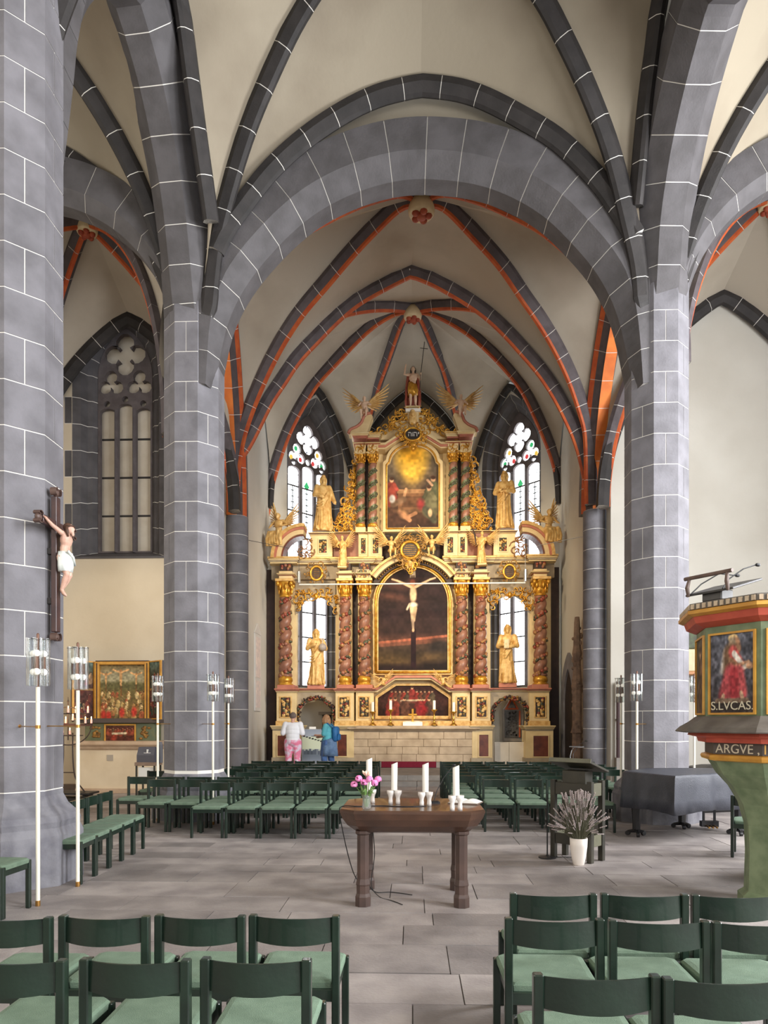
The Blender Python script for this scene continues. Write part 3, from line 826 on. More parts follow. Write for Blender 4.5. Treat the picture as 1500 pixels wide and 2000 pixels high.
# outer aisle walls with tall window openings, west wall
def outer_wall(name, label, x, wins, m):
    holes = [[(a, z0), (b, z0), (b, z1), (a, z1)] for a, b, z0, z1 in wins]
    wall_poly(name, label, [(-9.6, -.05), (18.0, -.05), (18.0, 13.0), (-9.6, 13.0)], holes, lambda u, v, t: (t, u, v), x, x + 0.5 * (1 if x > 0 else -1), m)
outer_wall('wall_north', 'outer plaster wall of the left aisle', -9.85, [(-6.4, -3.6, 2.8, 9.6), (0.1, 2.9, 2.8, 9.6), (7.6, 10.4, 2.8, 9.6)], M_WALL)
outer_wall('wall_south', 'outer plaster wall of the right aisle', 10.4, [(-6.7, -3.3, 2.4, 10.0), (-0.2, 3.2, 2.4, 10.0), (6.8, 10.2, 2.4, 10.0)], M_WALLW)
wall_poly('wall_west', 'west end wall of the nave', [(-10, -.05), (10.6, -.05), (10.6, 13.0), (-10, 13.0)], [[(-3.2, 2.4), (3.6, 2.4), (3.6, 10.6), (-3.2, 10.6)]], fy, -9.6, -9.3, M_WALLW)

# ---- chancel walls
ZC = 0.26        # level of the chancel floor
def straight(name, label, x, y0, y1, m, th):
    return tag(MB().box(min(x, x + th), max(x, x + th), y0, y1, 0, 13.2).build(name, m), label, 'wall', kind='structure')
straight('wall_chancel_left', 'white plaster side wall left of the high altar', -4.65, 18.3, 23.05, M_WALLW, -0.5)
straight('wall_chancel_right', 'white plaster side wall right of the high altar', 4.72, 18.3, 23.05, M_WALLW, 0.5)
def apse_side(n, name, label, lab2, A, B, k, flip):
    A = Vector((*A, 0)); B = Vector((*B, 0)); d = (B - A); Ln = d.length; d.normalize()
    nrm = Vector((d.y, -d.x, 0))
    if nrm.y < 0: nrm = -nrm
    uc = Ln * k
    f = lambda u, v, t: tuple(A + d * (uc + u) + nrm * t + Vector((0, 0, v)))
    hw_o, hw_i = 1.30, 0.93
    zs = 2.9; zsp = 10.6; za_o = 12.9; za_i = 12.4
    wt, info = window(n, lab2, f, hw_o, hw_i, zs, zs, zsp, za_o, za_i, 0.48, (M_GLASS, M_GLASS2), M_STONE2, 0.56, False, 0.62, (-.22, .33, 1.0, .205, .25))
    hole = pointed2d(0, hw_o - .01, zs, zsp, za_o - .01, 12)
    wall_poly(name, label, [(-uc - .3, 0), (Ln - uc + .1, 0), (Ln - uc + .1, 13.4), (-uc - .3, 13.4)], [hole], f, 0.0, 0.35, M_WALLW)
    # coloured pieces in the foils and the middle light
    xs, lw, z1, zsp_, H, hi_ = info
    cg = mat('green_glass', S(40, 150, 90), None, rough=0.3, emit=S(70, 190, 120), es=0.7)
    cy = mat('amber_glass', S(200, 160, 60), None, rough=0.3, emit=S(230, 190, 90), es=0.8)
    cd = mat('red_glass', S(190, 50, 50), None, rough=0.3, emit=S(220, 80, 80), es=0.7)
    cd2 = mat('lead_came', S(60, 70, 70), None, rough=0.6)
    ft = hi_ * 0.215
    for sx in (-1, 1):
        for j in range(3):
            a = pi / 2 + j * 2 * pi / 3
            cx_, cz_ = sx * hi_ * 0.52 + ft * 1.15 * cos(a), zsp_ + hi_ * .33 + ft * 1.15 * sin(a)
            MB().plate([(cx_ + .075 * cos(b), cz_ + .09 * sin(b)) for b in [2 * pi * i / 8 for i in range(8)]], [], f, 0.535, 0.552).build('coloured_pane', (cg, cy, cd)[(j + (sx > 0)) % 3], wt)
    for k_ in range(3):
        cx_ = xs[k_] + lw / 2
        mb = MB()
        mb.plate([(cx_ - .012, z1 - 1.9), (cx_ + .012, z1 - 1.9), (cx_ + .012, z1 - .55), (cx_ - .012, z1 - .55)], [], f, 0.535, 0.552)
        for j in range(6):
            zz = z1 - 1.75 + j * 0.2
            mb.plate([(cx_ - .07, zz), (cx_ + .07, zz), (cx_ + .07, zz + .03), (cx_ - .07, zz + .03)], [], f, 0.535, 0.552)
        mb.build('painted_cross_came', cd2, wt)
        if k_ == 1:
            MB().plate([(cx_, z1 - .62), (cx_ + .12, z1 - .48), (cx_, z1 - .3), (cx_ - .12, z1 - .48)], [], f, 0.535, 0.552).build('coloured_pane', cg, wt)
    return wt
apse_side(2, 'wall_apse_left', 'plaster wall of the apse around the bright left window', 'tall bright leaded window left behind the high altar', (-4.65, 23.0), (-1.95, 26.0), 0.50, False)
apse_side(3, 'wall_apse_right', 'plaster wall of the apse around the bright right window', 'tall bright leaded window right behind the high altar', (4.72, 23.0), (1.98, 26.0), 0.50, True)
tag(MB().box(-2.2, 2.25, 26.0, 26.4, 0, 14).build('wall_apse_back', M_PLAST), 'plaster back wall of the apse behind the altar top', 'wall', kind='structure')
q = pointed((-1.35, 25.95, 9.2), (1.4, 25.95, 9.2), 12.9)
arch('dark stone window arch behind the top of the high altar', q[0] + q[1][::-1][1:], (0, 1, 0), [(-0.05, 0.4), (-0.05, 0.05), (0.05, 0.0), (0.05, 0.4)], [M_DARK], [0] * 4, 0.6, 0.012)
# ---- chancel floor, steps, predella
cf = tag(MB().box(-5.2, 5.3, 18.86, 26.4, -0.3, ZC).build('floor_chancel', M_STEP), 'raised stone floor of the chancel', 'floor', kind='structure')
st = thing('chancel_steps', 'two low stone steps between the chair blocks and the altar', 'steps')
for k, (y0, y1, z0, z1) in enumerate(((18.5, 18.86, -0.1, 0.13), (18.855, 19.2, 0.10, ZC + .004))):
    x = -4.7; rr = random.Random(k)
    while x < 4.7:
        L = rr.uniform(1.0, 1.9); xe = min(x + L, 4.72)
        if k == 0: MB().cbox(x + .004, xe - .004, y0, y1 - .004, z0, z1, 0.012).build('step_stone', M_STEP, st)
        else: MB().cbox(x + .004, xe - .004, y0, y1, z0, z1, 0.012).build('step_stone', M_STEP, st)
        x = xe
pd = thing('predella', 'stone platform under the altar table, red carpet on its edge', 'platform')
MB().cbox(-2.6, 2.65, 21.85, 24.6, ZC, 0.44, 0.015).build('platform_block', M_STEP, pd)
# ------------------------------------------------------------------ chairs
M_GREEN = mat('green_stained_wood', S(17, 30, 23), S(26, 43, 33), 5.0, 0.30, 0.06, 40, coat=0.3)
M_SEAT = mat('sage_seat_fabric', S(108, 128, 108), S(97, 117, 98), 14.0, 0.95, 0.35, 220)
def mk(mb, name, mats=None):
    o = mb.build(name, mats or M_GREEN); me = o.data; bpy.data.objects.remove(o); return me
def chair_meshes(wr, wf):
    d = {}
    for nm, x in (('l', -1), ('r', 1)):
        xr = x * (wr / 2 - 0.019); xf = x * (wf / 2 - 0.019)
        d['rear' + nm] = mk(MB().cbox(xr - .019, xr + .019, -.235, -.192, 0, 0.78, .005), 'leg')
        d['front' + nm] = mk(MB().cbox(xf - .019, xf + .019, .19, .232, 0, 0.445, .005), 'leg')
    a, b = wr / 2 - .03, wf / 2 - .03
    fr = MB()
    fr.cbox(-a, a, -.225, -.203, .365, .425, .003).cbox(-b, b, .2, .222, .365, .425, .003)
    for s in (-1, 1): fr.cbox(s * a - .011, s * a + .011, -.22, .215, .365, .425, .003)
    d['frame'] = mk(fr, 'seat_frame')
    se = MB(); rings = []
    for k, (z, q) in enumerate(((.42, 1.0), (.45, 1.015), (.462, .97), (.468, .85))):
        xa, xb = (a + .012) * q, (b + .012) * q; y0, y1 = -.20 - .02 * (q - 1) * 10, .232
        c = .03
        rings.append([(-xa + c, y0, z), (xa - c, y0, z), (xa, y0 + c, z), (xb, y1 * q - c, z), (xb - c, y1 * q, z), (-xb + c, y1 * q, z), (-xb, y1 * q - c, z), (-xa, y0 + c, z)])
    se.loft(rings)
    d['seat'] = mk(se, 'seat', M_SEAT)
    bk = MB(); rings = []
    n = 10
    for j in range(n + 1):
        t = -1 + 2 * j / n; x = t * (wr / 2 - .036); y = -.214 - .05 * (1 - t * t)
        h0 = .645 + .008 * t * t; h1 = .772
        rings.append([(x, y - .009, h0), (x, y + .009, h0 + .004), (x, y + .010 + .012 * (1 - t * t), h1 - .004), (x, y - .004 + .004 * (1 - t * t), h1)])
    bk.loft(rings)
    o = bk.build('backrest', M_GREEN); autosmooth(o, 35); d['back'] = o.data; bpy.data.objects.remove(o)
    return d
CH_A = chair_meshes(0.440, 0.452); CH_B = chair_meshes(0.468, 0.488)
PARTS = (('seat', 'seat'), ('seat_frame', 'frame'), ('backrest', 'back'), ('leg', 'rearl'), ('leg', 'rearr'), ('leg', 'frontl'), ('leg', 'frontr'))
ORD = ('first', 'second', 'third', 'fourth', 'fifth', 'sixth', 'seventh', 'eighth', 'ninth', 'tenth')
def chair(x, y, rz, label, group, meshes=CH_B, z=0.0):
    t = thing('chair', label, 'chair', (x, y, z), rz, group)
    for nm, k in PARTS:
        o = bpy.data.objects.new(nm, meshes[k]); o.parent = t; COL.objects.link(o)
    return t
jt = random.Random(11)
# foreground, left of the aisle (backs towards us)
def fore(cs, yp, lab, grp, meshes):
    for k, (px, py) in enumerate(cs):
        p = FL(px, py, 0.775)
        chair(p.x, p.y + 0.215, jt.uniform(-.012, .012), lab(k), grp, meshes)
fore([(575, 1789), (391, 1789), (203, 1790), (14, 1792)], 0, lambda k: 'green chair, %s from the centre aisle in the left foreground row before the altar table' % ORD[k], 'left foreground chairs, further row', CH_A)
fore([(500, 1874), (264, 1875), (24, 1875)], 0, lambda k: 'green chair, %s from the centre aisle in the nearest left row, back towards us' % ORD[k], 'left foreground chairs, nearest row', CH_A)
fore([(1080, 1746), (1258, 1747), (1436, 1749)], 0, lambda k: 'green chair, %s from the centre aisle in the furthest of three right foreground rows' % ORD[k], 'right foreground chairs, furthest row', CH_B)
fore([(1083, 1795), (1287, 1799), (1492, 1803)], 0, lambda k: 'green chair, %s from the centre aisle in the middle of three right foreground rows' % ORD[k], 'right foreground chairs, middle row', CH_B)
fore([(1164, 1905), (1420, 1913)], 0, lambda k: 'green chair, %s from the centre aisle in the nearest right foreground row' % ORD[k], 'right foreground chairs, nearest row', CH_B)
# chair blocks before the chancel steps, facing us
def block(side, rows_):
    for r, (y, x0, n) in enumerate(rows_):
        for k in range(n):
            x = x0 + (0.507 * k + 0.25) * (-1 if side == 'left' else 1)
            chair(x, y + 0.232, pi + jt.uniform(-.02, .02), 'green chair facing us, %s block, %s row, %s from the aisle' % (side, ORD[r], ORD[k]), '%s block of chairs before the chancel' % side)
block('left', [(10.27, -0.72, 5), (10.80, -0.72, 7), (11.32, -0.74, 8), (12.45, -0.72, 5), (13.3, -0.72, 6), (14.15, -0.72, 6), (15.0, -0.72, 6), (16.0, -0.72, 6)])
block('right', [(11.0, 1.10, 4), (11.8, 0.62, 5), (12.6, 0.62, 5), (13.4, 0.62, 7), (14.2, 0.62, 7), (15.0, 0.62, 7), (15.9, 0.62, 7)])
# chairs along the crucifix pillar, facing the nave
CH_C = chair_meshes(0.405, 0.415)
def line_chairs(P, Q, n, lab, grp, off=0.0):
    d = (Q - P); d.normalize(); nrm = Vector((d.y, -d.x, 0)); rz = atan2(-nrm.x, nrm.y)
    pitch = 0.42; P = P if n > 2 else Q - d * 0.84
    for k in range(n):
        p = P + d * (pitch * (k + 0.5)) - nrm * 0.21
        chair(p.x, p.y, rz, lab(k), grp, CH_C)
line_chairs(FL(155, 1728), FL(272, 1662), 5, lambda k: 'green chair facing the nave beside the crucifix pillar, %s from the front' % ORD[k], 'chairs behind the crucifix pillar')
line_chairs(FL(-33, 1812), FL(58, 1772), 2, lambda k: ('green chair at the left picture edge, cut off by the frame', 'green chair standing in front of the crucifix pillar base')[k], 'chairs before the crucifix pillar')
p = FL(1466, 1678); chair(p.x + 0.12, p.y + 0.2, -0.5, 'single green chair half hidden behind the pulpit stem', None)
p = FL(300, 1508, 0.775); chair(p.x, p.y + .1, pi, 'dark green chair next to the small table with the sign box', None)

# ------------------------------------------------------------------ altar table in the nave
M_TABLE = mat('brown_altar_wood', S(84, 58, 44), S(62, 43, 34), 3.5, 0.28, 0.08, 40, coat=0.3)
M_TLEG = mat('brown_leg_wood', S(80, 62, 55), S(64, 50, 45), 4, 0.4, 0.06, 30)
tb = thing('altar_table', 'brown wooden altar table with bowl shaped top on four column legs', 'table', (FL(805, 1750).x, 6.93, 0))
tx, ty = tb.location.x, tb.location.y
def octr(hx, hy, c): return [(-hx + c, -hy), (hx - c, -hy), (hx, -hy + c), (hx, hy - c), (hx - c, hy), (-hx + c, hy), (-hx, hy - c), (-hx, -hy + c)]
TT = 0.905
MB().loft([[(x, y, z) for x, y in octr(hx, hy, c)] for hx, hy, c, z in ((.50, .37, .05, .685), (.53, .40, .06, .70), (.60, .47, .10, .755), (.645, .515, .13, .82), (.667, .535, .14, .875), (.667, .535, .14, .893), (.655, .523, .135, TT))]).build('tabletop', M_TABLE, tb)
for sx in (-1, 1):
    for sy in (-1, 1):
        l = thing('leg', parent=tb, loc=(sx * 0.455, sy * 0.335, 0))
        MB().lathe([(.058, .25), (.058, .66), (.074, .675), (.074, .70)], 8, a0=pi / 8).build('leg_shaft', M_TLEG, l)
        MB().lathe([(.076, 0), (.076, .09), (.071, .105), (.064, .12), (.064, .19), (.070, .205), (.060, .255)], 8, a0=pi / 8).build('leg_foot', M_TLEG, l)
M_WAX = mat('white_wax', S(244, 240, 230), None, rough=0.45, spec=0.4)
M_CERA = mat('pale_ceramic', S(226, 220, 214), S(214, 204, 196), 12, 0.55, 0.1)
def on_table(px, py): return FL(px, py, TT)
def candle_set(px, py, lab, hc, tilt, first):
    p = on_table(px, py)
    h = thing('candle_holder', 'pale ceramic double cup candle holder %s' % lab, 'candle holder', (p.x, p.y, TT), jt.uniform(-.2, .2), 'ceramic candle holders on the altar table')
    for s in (-1, 1):
        MB().lathe([(.022, 0), (.022, .03), (.019, .055), (.024, .08), (.036, .105), (.037, .132), (.030, .132), (.027, .11)], 12, c=(s * .036, 0, 0)).build('cup', M_CERA, h, smooth=True)
    c = thing('candle', 'thick white candle %s' % lab, 'candle', (p.x, p.y, TT + 0.133), 0, 'white candles on the altar table')
    m = MB(); r = 0.030
    m.loft([[(r * cos(a), r * sin(a), 0) for a in [2 * pi * k / 16 for k in range(16)]], [(r * cos(a) + tilt * hc, r * sin(a), hc + 0.012 * cos(a)) for a in [2 * pi * k / 16 for k in range(16)]]])
    o = m.build('wax_body', M_WAX, c); autosmooth(o)
    MB().tube([(tilt * hc, 0, hc - .004), (tilt * hc + .002, 0, hc + .012)], .002, 5).build('wick', M_IRON, c)
candle_set(721, 1568, 'behind the pink flowers', .30, 0, 1)
candle_set(770, 1570, 'second from the left on the altar table', .262, .01, 0)
candle_set(831, 1574, 'third from the left on the altar table', .268, 0, 0)
candle_set(891, 1582, 'rightmost on the altar table before the open book', .262, -.01, 0)
# flower vase
p = on_table(716, 1580)
v = thing('flower_vase', 'clear glass vase with pink peonies on the altar table', 'vase', (p.x, p.y, TT))
M_GLV = mat('clear_glass', (0.93, 0.96, 0.95), None, rough=0.06, spec=0.6)
M_GLV.node_tree.nodes['Principled BSDF'].inputs['Transmission Weight'].default_value = 0.85
M_GLV.node_tree.nodes['Principled BSDF'].inputs['Alpha'].default_value = 0.55
MB().lathe([(.030, 0), (.040, .008), (.043, .03), (.036, .06), (.038, .10), (.047, .135), (.042, .135), (.033, .10), (.031, .06), (.037, .03), (.030, .012)], 16).build('vase', M_GLV, v, smooth=True)
M_STEM = mat('leaf_green', S(110, 140, 72), S(84, 116, 58), 20, 0.6)
M_PINK = mat('peony_pink', S(222, 112, 178), S(238, 158, 202), 30, 0.7, 0.3, 60)
M_LILY = mat('cream_petal', S(246, 226, 190), S(244, 206, 190), 30, 0.6)
rr = random.Random(5)
heads = [(-.115, .0, .225), (-.07, -.03, .28), (-.02, -.03, .245), (.03, -.04, .275), (.075, -.02, .24), (.105, .01, .27), (.0, .04, .30)]
for k, (x, y, z) in enumerate(heads):
    f = thing('flower', parent=v)
    MB().tube([(x * .1, y * .1, .02), (x * .4, y * .4, .14), (x, y, z)], .004, 5).build('stem', M_STEM, f)
    m = MB()
    if k != 6:
        for j in range(26):
            a, b = rr.uniform(0, 2 * pi), rr.uniform(-.6, 1.3)
            n_ = Vector((cos(a) * cos(b), sin(a) * cos(b), sin(b)))
            R_ = n_.to_track_quat('Z', 'Y').to_matrix()
            m.ell(Vector((x, y, z)) + n_ * .026, (.021, .017, .007), 7, 4, M=R_)
        m.build('petals', M_PINK, f, smooth=True)
    else:
        for j in range(7):
            a = j * 2 * pi / 7
            m.tube([(x, y, z - .01), (x + .03 * cos(a), y + .03 * sin(a), z + .03), (x + .045 * cos(a), y + .045 * sin(a), z + .05)], [.006, .013, .002], 6)
        m.build('petals', M_LILY, f, smooth=True)
m = MB()
for j in range(9):
    a = rr.uniform(0, 2 * pi); h = rr.uniform(.15, .21)
    p0 = Vector((.02 * cos(a), .02 * sin(a), .10)); p1 = Vector((.05 * cos(a), .05 * sin(a), h)); p2 = Vector((.085 * cos(a), .085 * sin(a), h - .01))
    m.tube([p0, p0.lerp(p1, .5), p1, p2], [.006, .014, .012, .001], 5)
m.build('leaves', M_STEM, v, smooth=True)
# open book lying on a low stand
p = on_table(906, 1570)
b = thing('book', 'open white book lying behind the rightmost candle on the altar table', 'book', (p.x + .02, p.y + 0.06, TT), -0.35)
M_PAGE = mat('paper', S(240, 238, 232), None, rough=0.8)
M_COVER = mat('book_cover', S(120, 104, 92), None, rough=0.6)
MB().cbox(-.15, .15, -.11, .11, 0, .012, .003).build('book_cover', M_COVER, b)
for s in (-1, 1):
    m = MB(); rings = []
    for k in range(7):
        t = k / 6; x = s * .143 * t; z = .014 + .028 * sin(pi * min(1, .15 + t * .85)) * (1 - .4 * t)
        rings.append([(x, -.10, .0125), (x, .10, .0125), (x, .10, z), (x, -.10, z)])
    m.loft(rings).build('page_block', M_PAGE, b)
# microphone with its cable
p = on_table(848, 1571)
mi = thing('microphone', 'black gooseneck microphone on flat base on the altar table', 'microphone', (p.x, p.y + .1, TT))
M_BLK = mat('black_plastic', S(28, 27, 28), None, rough=0.45)
M_CHROME = mat('grey_metal', S(150, 152, 156), None, rough=0.25, metal=0.9)
MB().loft([[(x * q, y * q, z) for x, y in octr(.06, .045, .015)] for q, z in ((1, 0), (1, .012), (.7, .024))]).build('mic_base', M_BLK, mi)
MB().tube([(0, 0, .02), (.03, .01, .12), (.10, .03, .25), (.19, .05, .36)], .004, 6).build('gooseneck', M_BLK, mi)
MB().ell((.20, .053, .372), (.022, .013, .013), 10, 6).build('mic_head', M_BLK, mi, smooth=True)
cb = [W(832, 1566, 6.75), W(790, 1569, 6.7), W(745, 1571, 6.75), W(700, 1568, 6.7)]
cb = [Vector((q.x, q.y, TT + .004)) for q in cb] + [Vector((tx - .672, 6.72, TT - .002)), Vector((tx - .682, 6.72, .80)), Vector((tx - .60, 6.72, .42)), Vector((tx - .53, 6.80, .20)), Vector((tx - .45, 6.98, .13)), Vector((tx - .37, 7.05, .02)), Vector((tx - .2, 7.1, .006)), Vector((tx, 7.0, .006))]
tag(MB().tube(cr(cb, .03), .005, 5).build('cable', M_BLK), 'black cable running across the altar table and down to the floor', 'cable')
cb = [Vector((tx - .39, 7.0, .66)), Vector((tx - .37, 7.0, .4)), Vector((tx - .40, 6.95, .12)), Vector((tx - .32, 6.9, .01)), Vector((tx - .18, 6.75, .006)), Vector((tx - .09, 6.62, .006))]
tag(MB().tube(cr(cb, .03), .0045, 5).build('cable', M_BLK), 'thin black cable hanging down beside the back left table leg', 'cable')

# ------------------------------------------------------------------ lamp posts with clear glass cylinders
M_POLE = mat('cream_pole', S(226, 222, 206), None, rough=0.35)
M_BRASS = mat('brass', S(186, 142, 78), S(160, 116, 62), 8, 0.3, metal=0.8)
M_BROWN = mat('bronze_brown', S(112, 78, 62), None, rough=0.4, metal=0.4)
M_BULB = mat('milk_bulb', S(250, 246, 240), None, rough=0.3, emit=(1, .9, .75), es=0.35)
M_SHADE = bpy.data.materials.new('shade_glass'); M_SHADE.use_nodes = True
_n = M_SHADE.node_tree; _o = _n.nodes['Material Output']; _t = _n.nodes.new('ShaderNodeBsdfTransparent'); _g = _n.nodes.new('ShaderNodeBsdfGlossy'); _mx = _n.nodes.new('ShaderNodeMixShader'); _lw = _n.nodes.new('ShaderNodeLayerWeight')
_t.inputs[0].default_value = (.95, .96, .96, 1); _g.inputs['Roughness'].default_value = .08; _lw.inputs[0].default_value = .18
_n.links.new(_lw.outputs['Facing'], _mx.inputs[0]); _n.links.new(_t.outputs[0], _mx.inputs[1]); _n.links.new(_g.outputs[0], _mx.inputs[2]); _n.links.new(_mx.outputs[0], _o.inputs[0])
LAMPM = None
def lamp(px, py_floor, pole_px, label, P, a=AP, bracket=True):
    """post at the floor pixel; bracket to the surface of the pillar at P"""
    global LAMPM
    p = FL(px, py_floor)
    t = thing('lamp_post', label, 'lamp', (p.x, p.y, 0), 0, 'glass cylinder lamp posts')
    if LAMPM is None:
        L = {}
        L['foot'] = mk(MB().lathe([(.022, 0), (.022, .045), (.019, .05)], 12), 'foot_sleeve', M_BRASS)
        L['pole'] = mk(MB().lathe([(.019, .05), (.019, 2.03)], 14), 'pole', M_POLE)
        L['stem'] = mk(MB().lathe([(.013, 2.0), (.013, 2.52), (.004, 2.53)], 10), 'lamp_stem', M_BROWN)
        g = MB()
        for k in range(5):
            c_ = (.062 * cos(2 * pi * k / 5 + .3), .062 * sin(2 * pi * k / 5 + .3), 0)
            g.lathe([(.044, 2.04), (.044, 2.48)], 16, c=c_, cap=False); g.lathe([(.0415, 2.48), (.0415, 2.04)], 16, c=c_, cap=False)
        o = g.build('glass_shade', M_SHADE, smooth=True, recalc=False); L['glass'] = o.data; bpy.data.objects.remove(o)
        m1, m2 = MB(), MB()
        for k in range(3):
            x, y = .05 * cos(2 * pi * k / 3 + .8), .05 * sin(2 * pi * k / 3 + .8)
            m1.lathe([(.018, 2.20), (.018, 2.31)], 10, c=(x, y, 0))
            m2.ell((x, y, 2.34), .033, 10, 7).ell((x, y, 2.17), .033, 10, 7)
        L['socket'] = mk(m1, 'bulb_socket', M_BROWN)
        o = m2.build('bulb', M_BULB, smooth=True); L['bulb'] = o.data; bpy.data.objects.remove(o)
        L['cross'] = mk(MB().tube([(-.115, 0, 2.47), (.115, 0, 2.47)], .004, 6).tube([(0, -.115, 2.47), (0, .115, 2.47)], .004, 6), 'shade_bracket', M_IRON)
        LAMPM = L
    for nm, k in (('foot_sleeve', 'foot'), ('pole', 'pole'), ('lamp_stem', 'stem'), ('glass_shade', 'glass'), ('bulb_socket', 'socket'), ('bulb', 'bulb'), ('shade_bracket', 'cross')):
        o = bpy.data.objects.new(nm, LAMPM[k]); o.parent = t; COL.objects.link(o)
    if P is not None:
        d = Vector((P[0] - p.x, P[1] - p.y, 0)); L_ = d.length - a * 1.0; d.normalize()
        e = d * (L_ + .01)
        MB().tube([(0, 0, 1.66), (e.x, e.y, 1.66)], .006, 8).lathe([(.024, 1.645), (.024, 1.675)], 12).ell((e.x, e.y, 1.66), .022, 10, 7).build('wall_bracket', M_BRASS, t)
    return t
lamp(74, 1769, 80, 'nearest glass cylinder lamp on cream pole before the crucifix pillar', P1L)
lamp(152, 1731, 148, 'glass cylinder lamp on cream pole behind the crucifix pillar, right of the nearest lamp', P1L)
def lamp_at(px, zc, *a):
    lamp(px, HY + EYE * FPX / zc, px, *a)
lamp_at(308, 12.15, 'glass cylinder lamp on cream pole before the side altarpiece', P2L)
lamp_at(416, 11.75, 'glass cylinder lamp on cream pole before the pillar left of the chancel', P2L)
lamp_at(446, 12.9, 'glass cylinder lamp half hidden at the right edge of the pillar left of the chancel', P2L)
lamp_at(1244, 11.65, 'glass cylinder lamp on cream pole before the pillar behind the piano', P2R)
lamp_at(1213, 12.7, 'glass cylinder lamp half hidden behind the left edge of the pillar behind the piano', P2R)
lamp_at(1356, 12.3, 'glass cylinder lamp seen between the piano pillar and the pulpit', P2R)
# ------------------------------------------------------------------ lectern, plant, piano
def C2W(u, zc):                          # camera-plan coordinates to world plan
    return Vector((u * CT - zc * ST, u * ST + zc * CT, 0))
M_DKW = mat('dark_olive_wood', S(44, 42, 34), S(58, 54, 42), 5, 0.45, 0.08, 30)
M_OLV = mat('olive_wood', S(104, 102, 82), S(90, 88, 70), 5, 0.5, 0.08, 30)
lA, lB, lC, lD = C2W(2.10, 8.95), C2W(2.34, 9.10), C2W(2.46, 8.57), C2W(2.70, 8.71)
cen = (lA + lB + lC + lD) / 4
le = thing('lectern', 'dark wooden lectern with slanted top right of the altar table', 'lectern', (cen.x, cen.y, 0), atan2(lC.y - lA.y, lC.x - lA.x))
hx, hy = .255, .13
for sx in (-1, 1):
    for sy in (-1, 1):
        MB().cbox(sx * hx - .032, sx * hx + .032, sy * hy - .032, sy * hy + .032, 0, .98, .004).build('leg', M_DKW, le)
for sy in (-1, 1):
    MB().cbox(-hx + .03, hx - .03, sy * hy - .02, sy * hy + .02, .80, .95, .004).build('rail', M_DKW, le)
    MB().cbox(-hx + .03, hx - .03, sy * hy - .02, sy * hy + .02, .19, .32, .004).build('rail', M_DKW, le)
for sx in (-1, 1):
    MB().cbox(sx * hx - .02, sx * hx + .02, -hy + .03, hy - .03, .80, .955, .004).build('rail', M_OLV, le)
    MB().cbox(sx * hx - .02, sx * hx + .02, -hy + .03, hy - .03, .19, .325, .004).build('rail', M_OLV, le)
MB().cbox(-.16, .16, -.09, .09, .78, 1.10, .006).build('desk_support', M_DKW, le)
Mt = Matrix.Translation((0.02, 0, 1.155)) @ Matrix.Rotation(radians(-17), 4, 'X')
MB().cbox(-.29, .29, -.22, .22, -.014, .014, .004, M=Mt).build('desk_top', M_DKW, le)
MB().cbox(-.20, .22, -.16, .16, .016, .022, .001, M=Mt).build('paper', M_PAGE, le)  # white sheet enlarged to stand in for light on the desk edge
MB().cbox(-.29, .29, -.235, -.215, -.014, .04, .004, M=Mt).build('book_ledge', M_OLV, le)
MB().tube([(-.12, .05, 1.16), (-.15, .08, 1.26), (-.14, .10, 1.34), (-.09, .08, 1.39), (.02, .04, 1.385)], .006, 6).build('lamp_arm', M_CHROME, le)
MB().cbox(-.13, .06, .02, .06, 1.384, 1.398, .003).build('reading_light', M_CHROME, le)
MB().tube([(-.1, .06, 1.17), (-.12, .1, 1.3), (-.04, .12, 1.42), (.05, .1, 1.46)], .004, 6).ell((.065, .095, 1.465), (.025, .014, .014), 8, 6).build('gooseneck_microphone', M_BLK, le)
p = FL(1079, 1676)
ms_ = thing('microphone_stand', 'thin black stand on round base left of the lectern', 'stand', (p.x - .06, p.y + .02, 0))
MB().lathe([(.11, 0), (.11, .014), (.02, .03), (.012, .04)], 18).build('stand_base', M_BLK, ms_)
MB().lathe([(.009, .03), (.009, .80)], 8).build('stand_pole', M_BLK, ms_)
rr = random.Random(2)
q = [Vector((p.x + .05 + .10 * k / 3 + rr.uniform(-.03, .03), p.y + .03 + rr.uniform(-.06, .06), .006 + .010 * (k % 2))) for k in range(7)]
tag(MB().tube(cr(q, .015), .005, 5).build('cable', M_BLK), 'tangle of black cable on the floor at the lectern foot', 'cable')
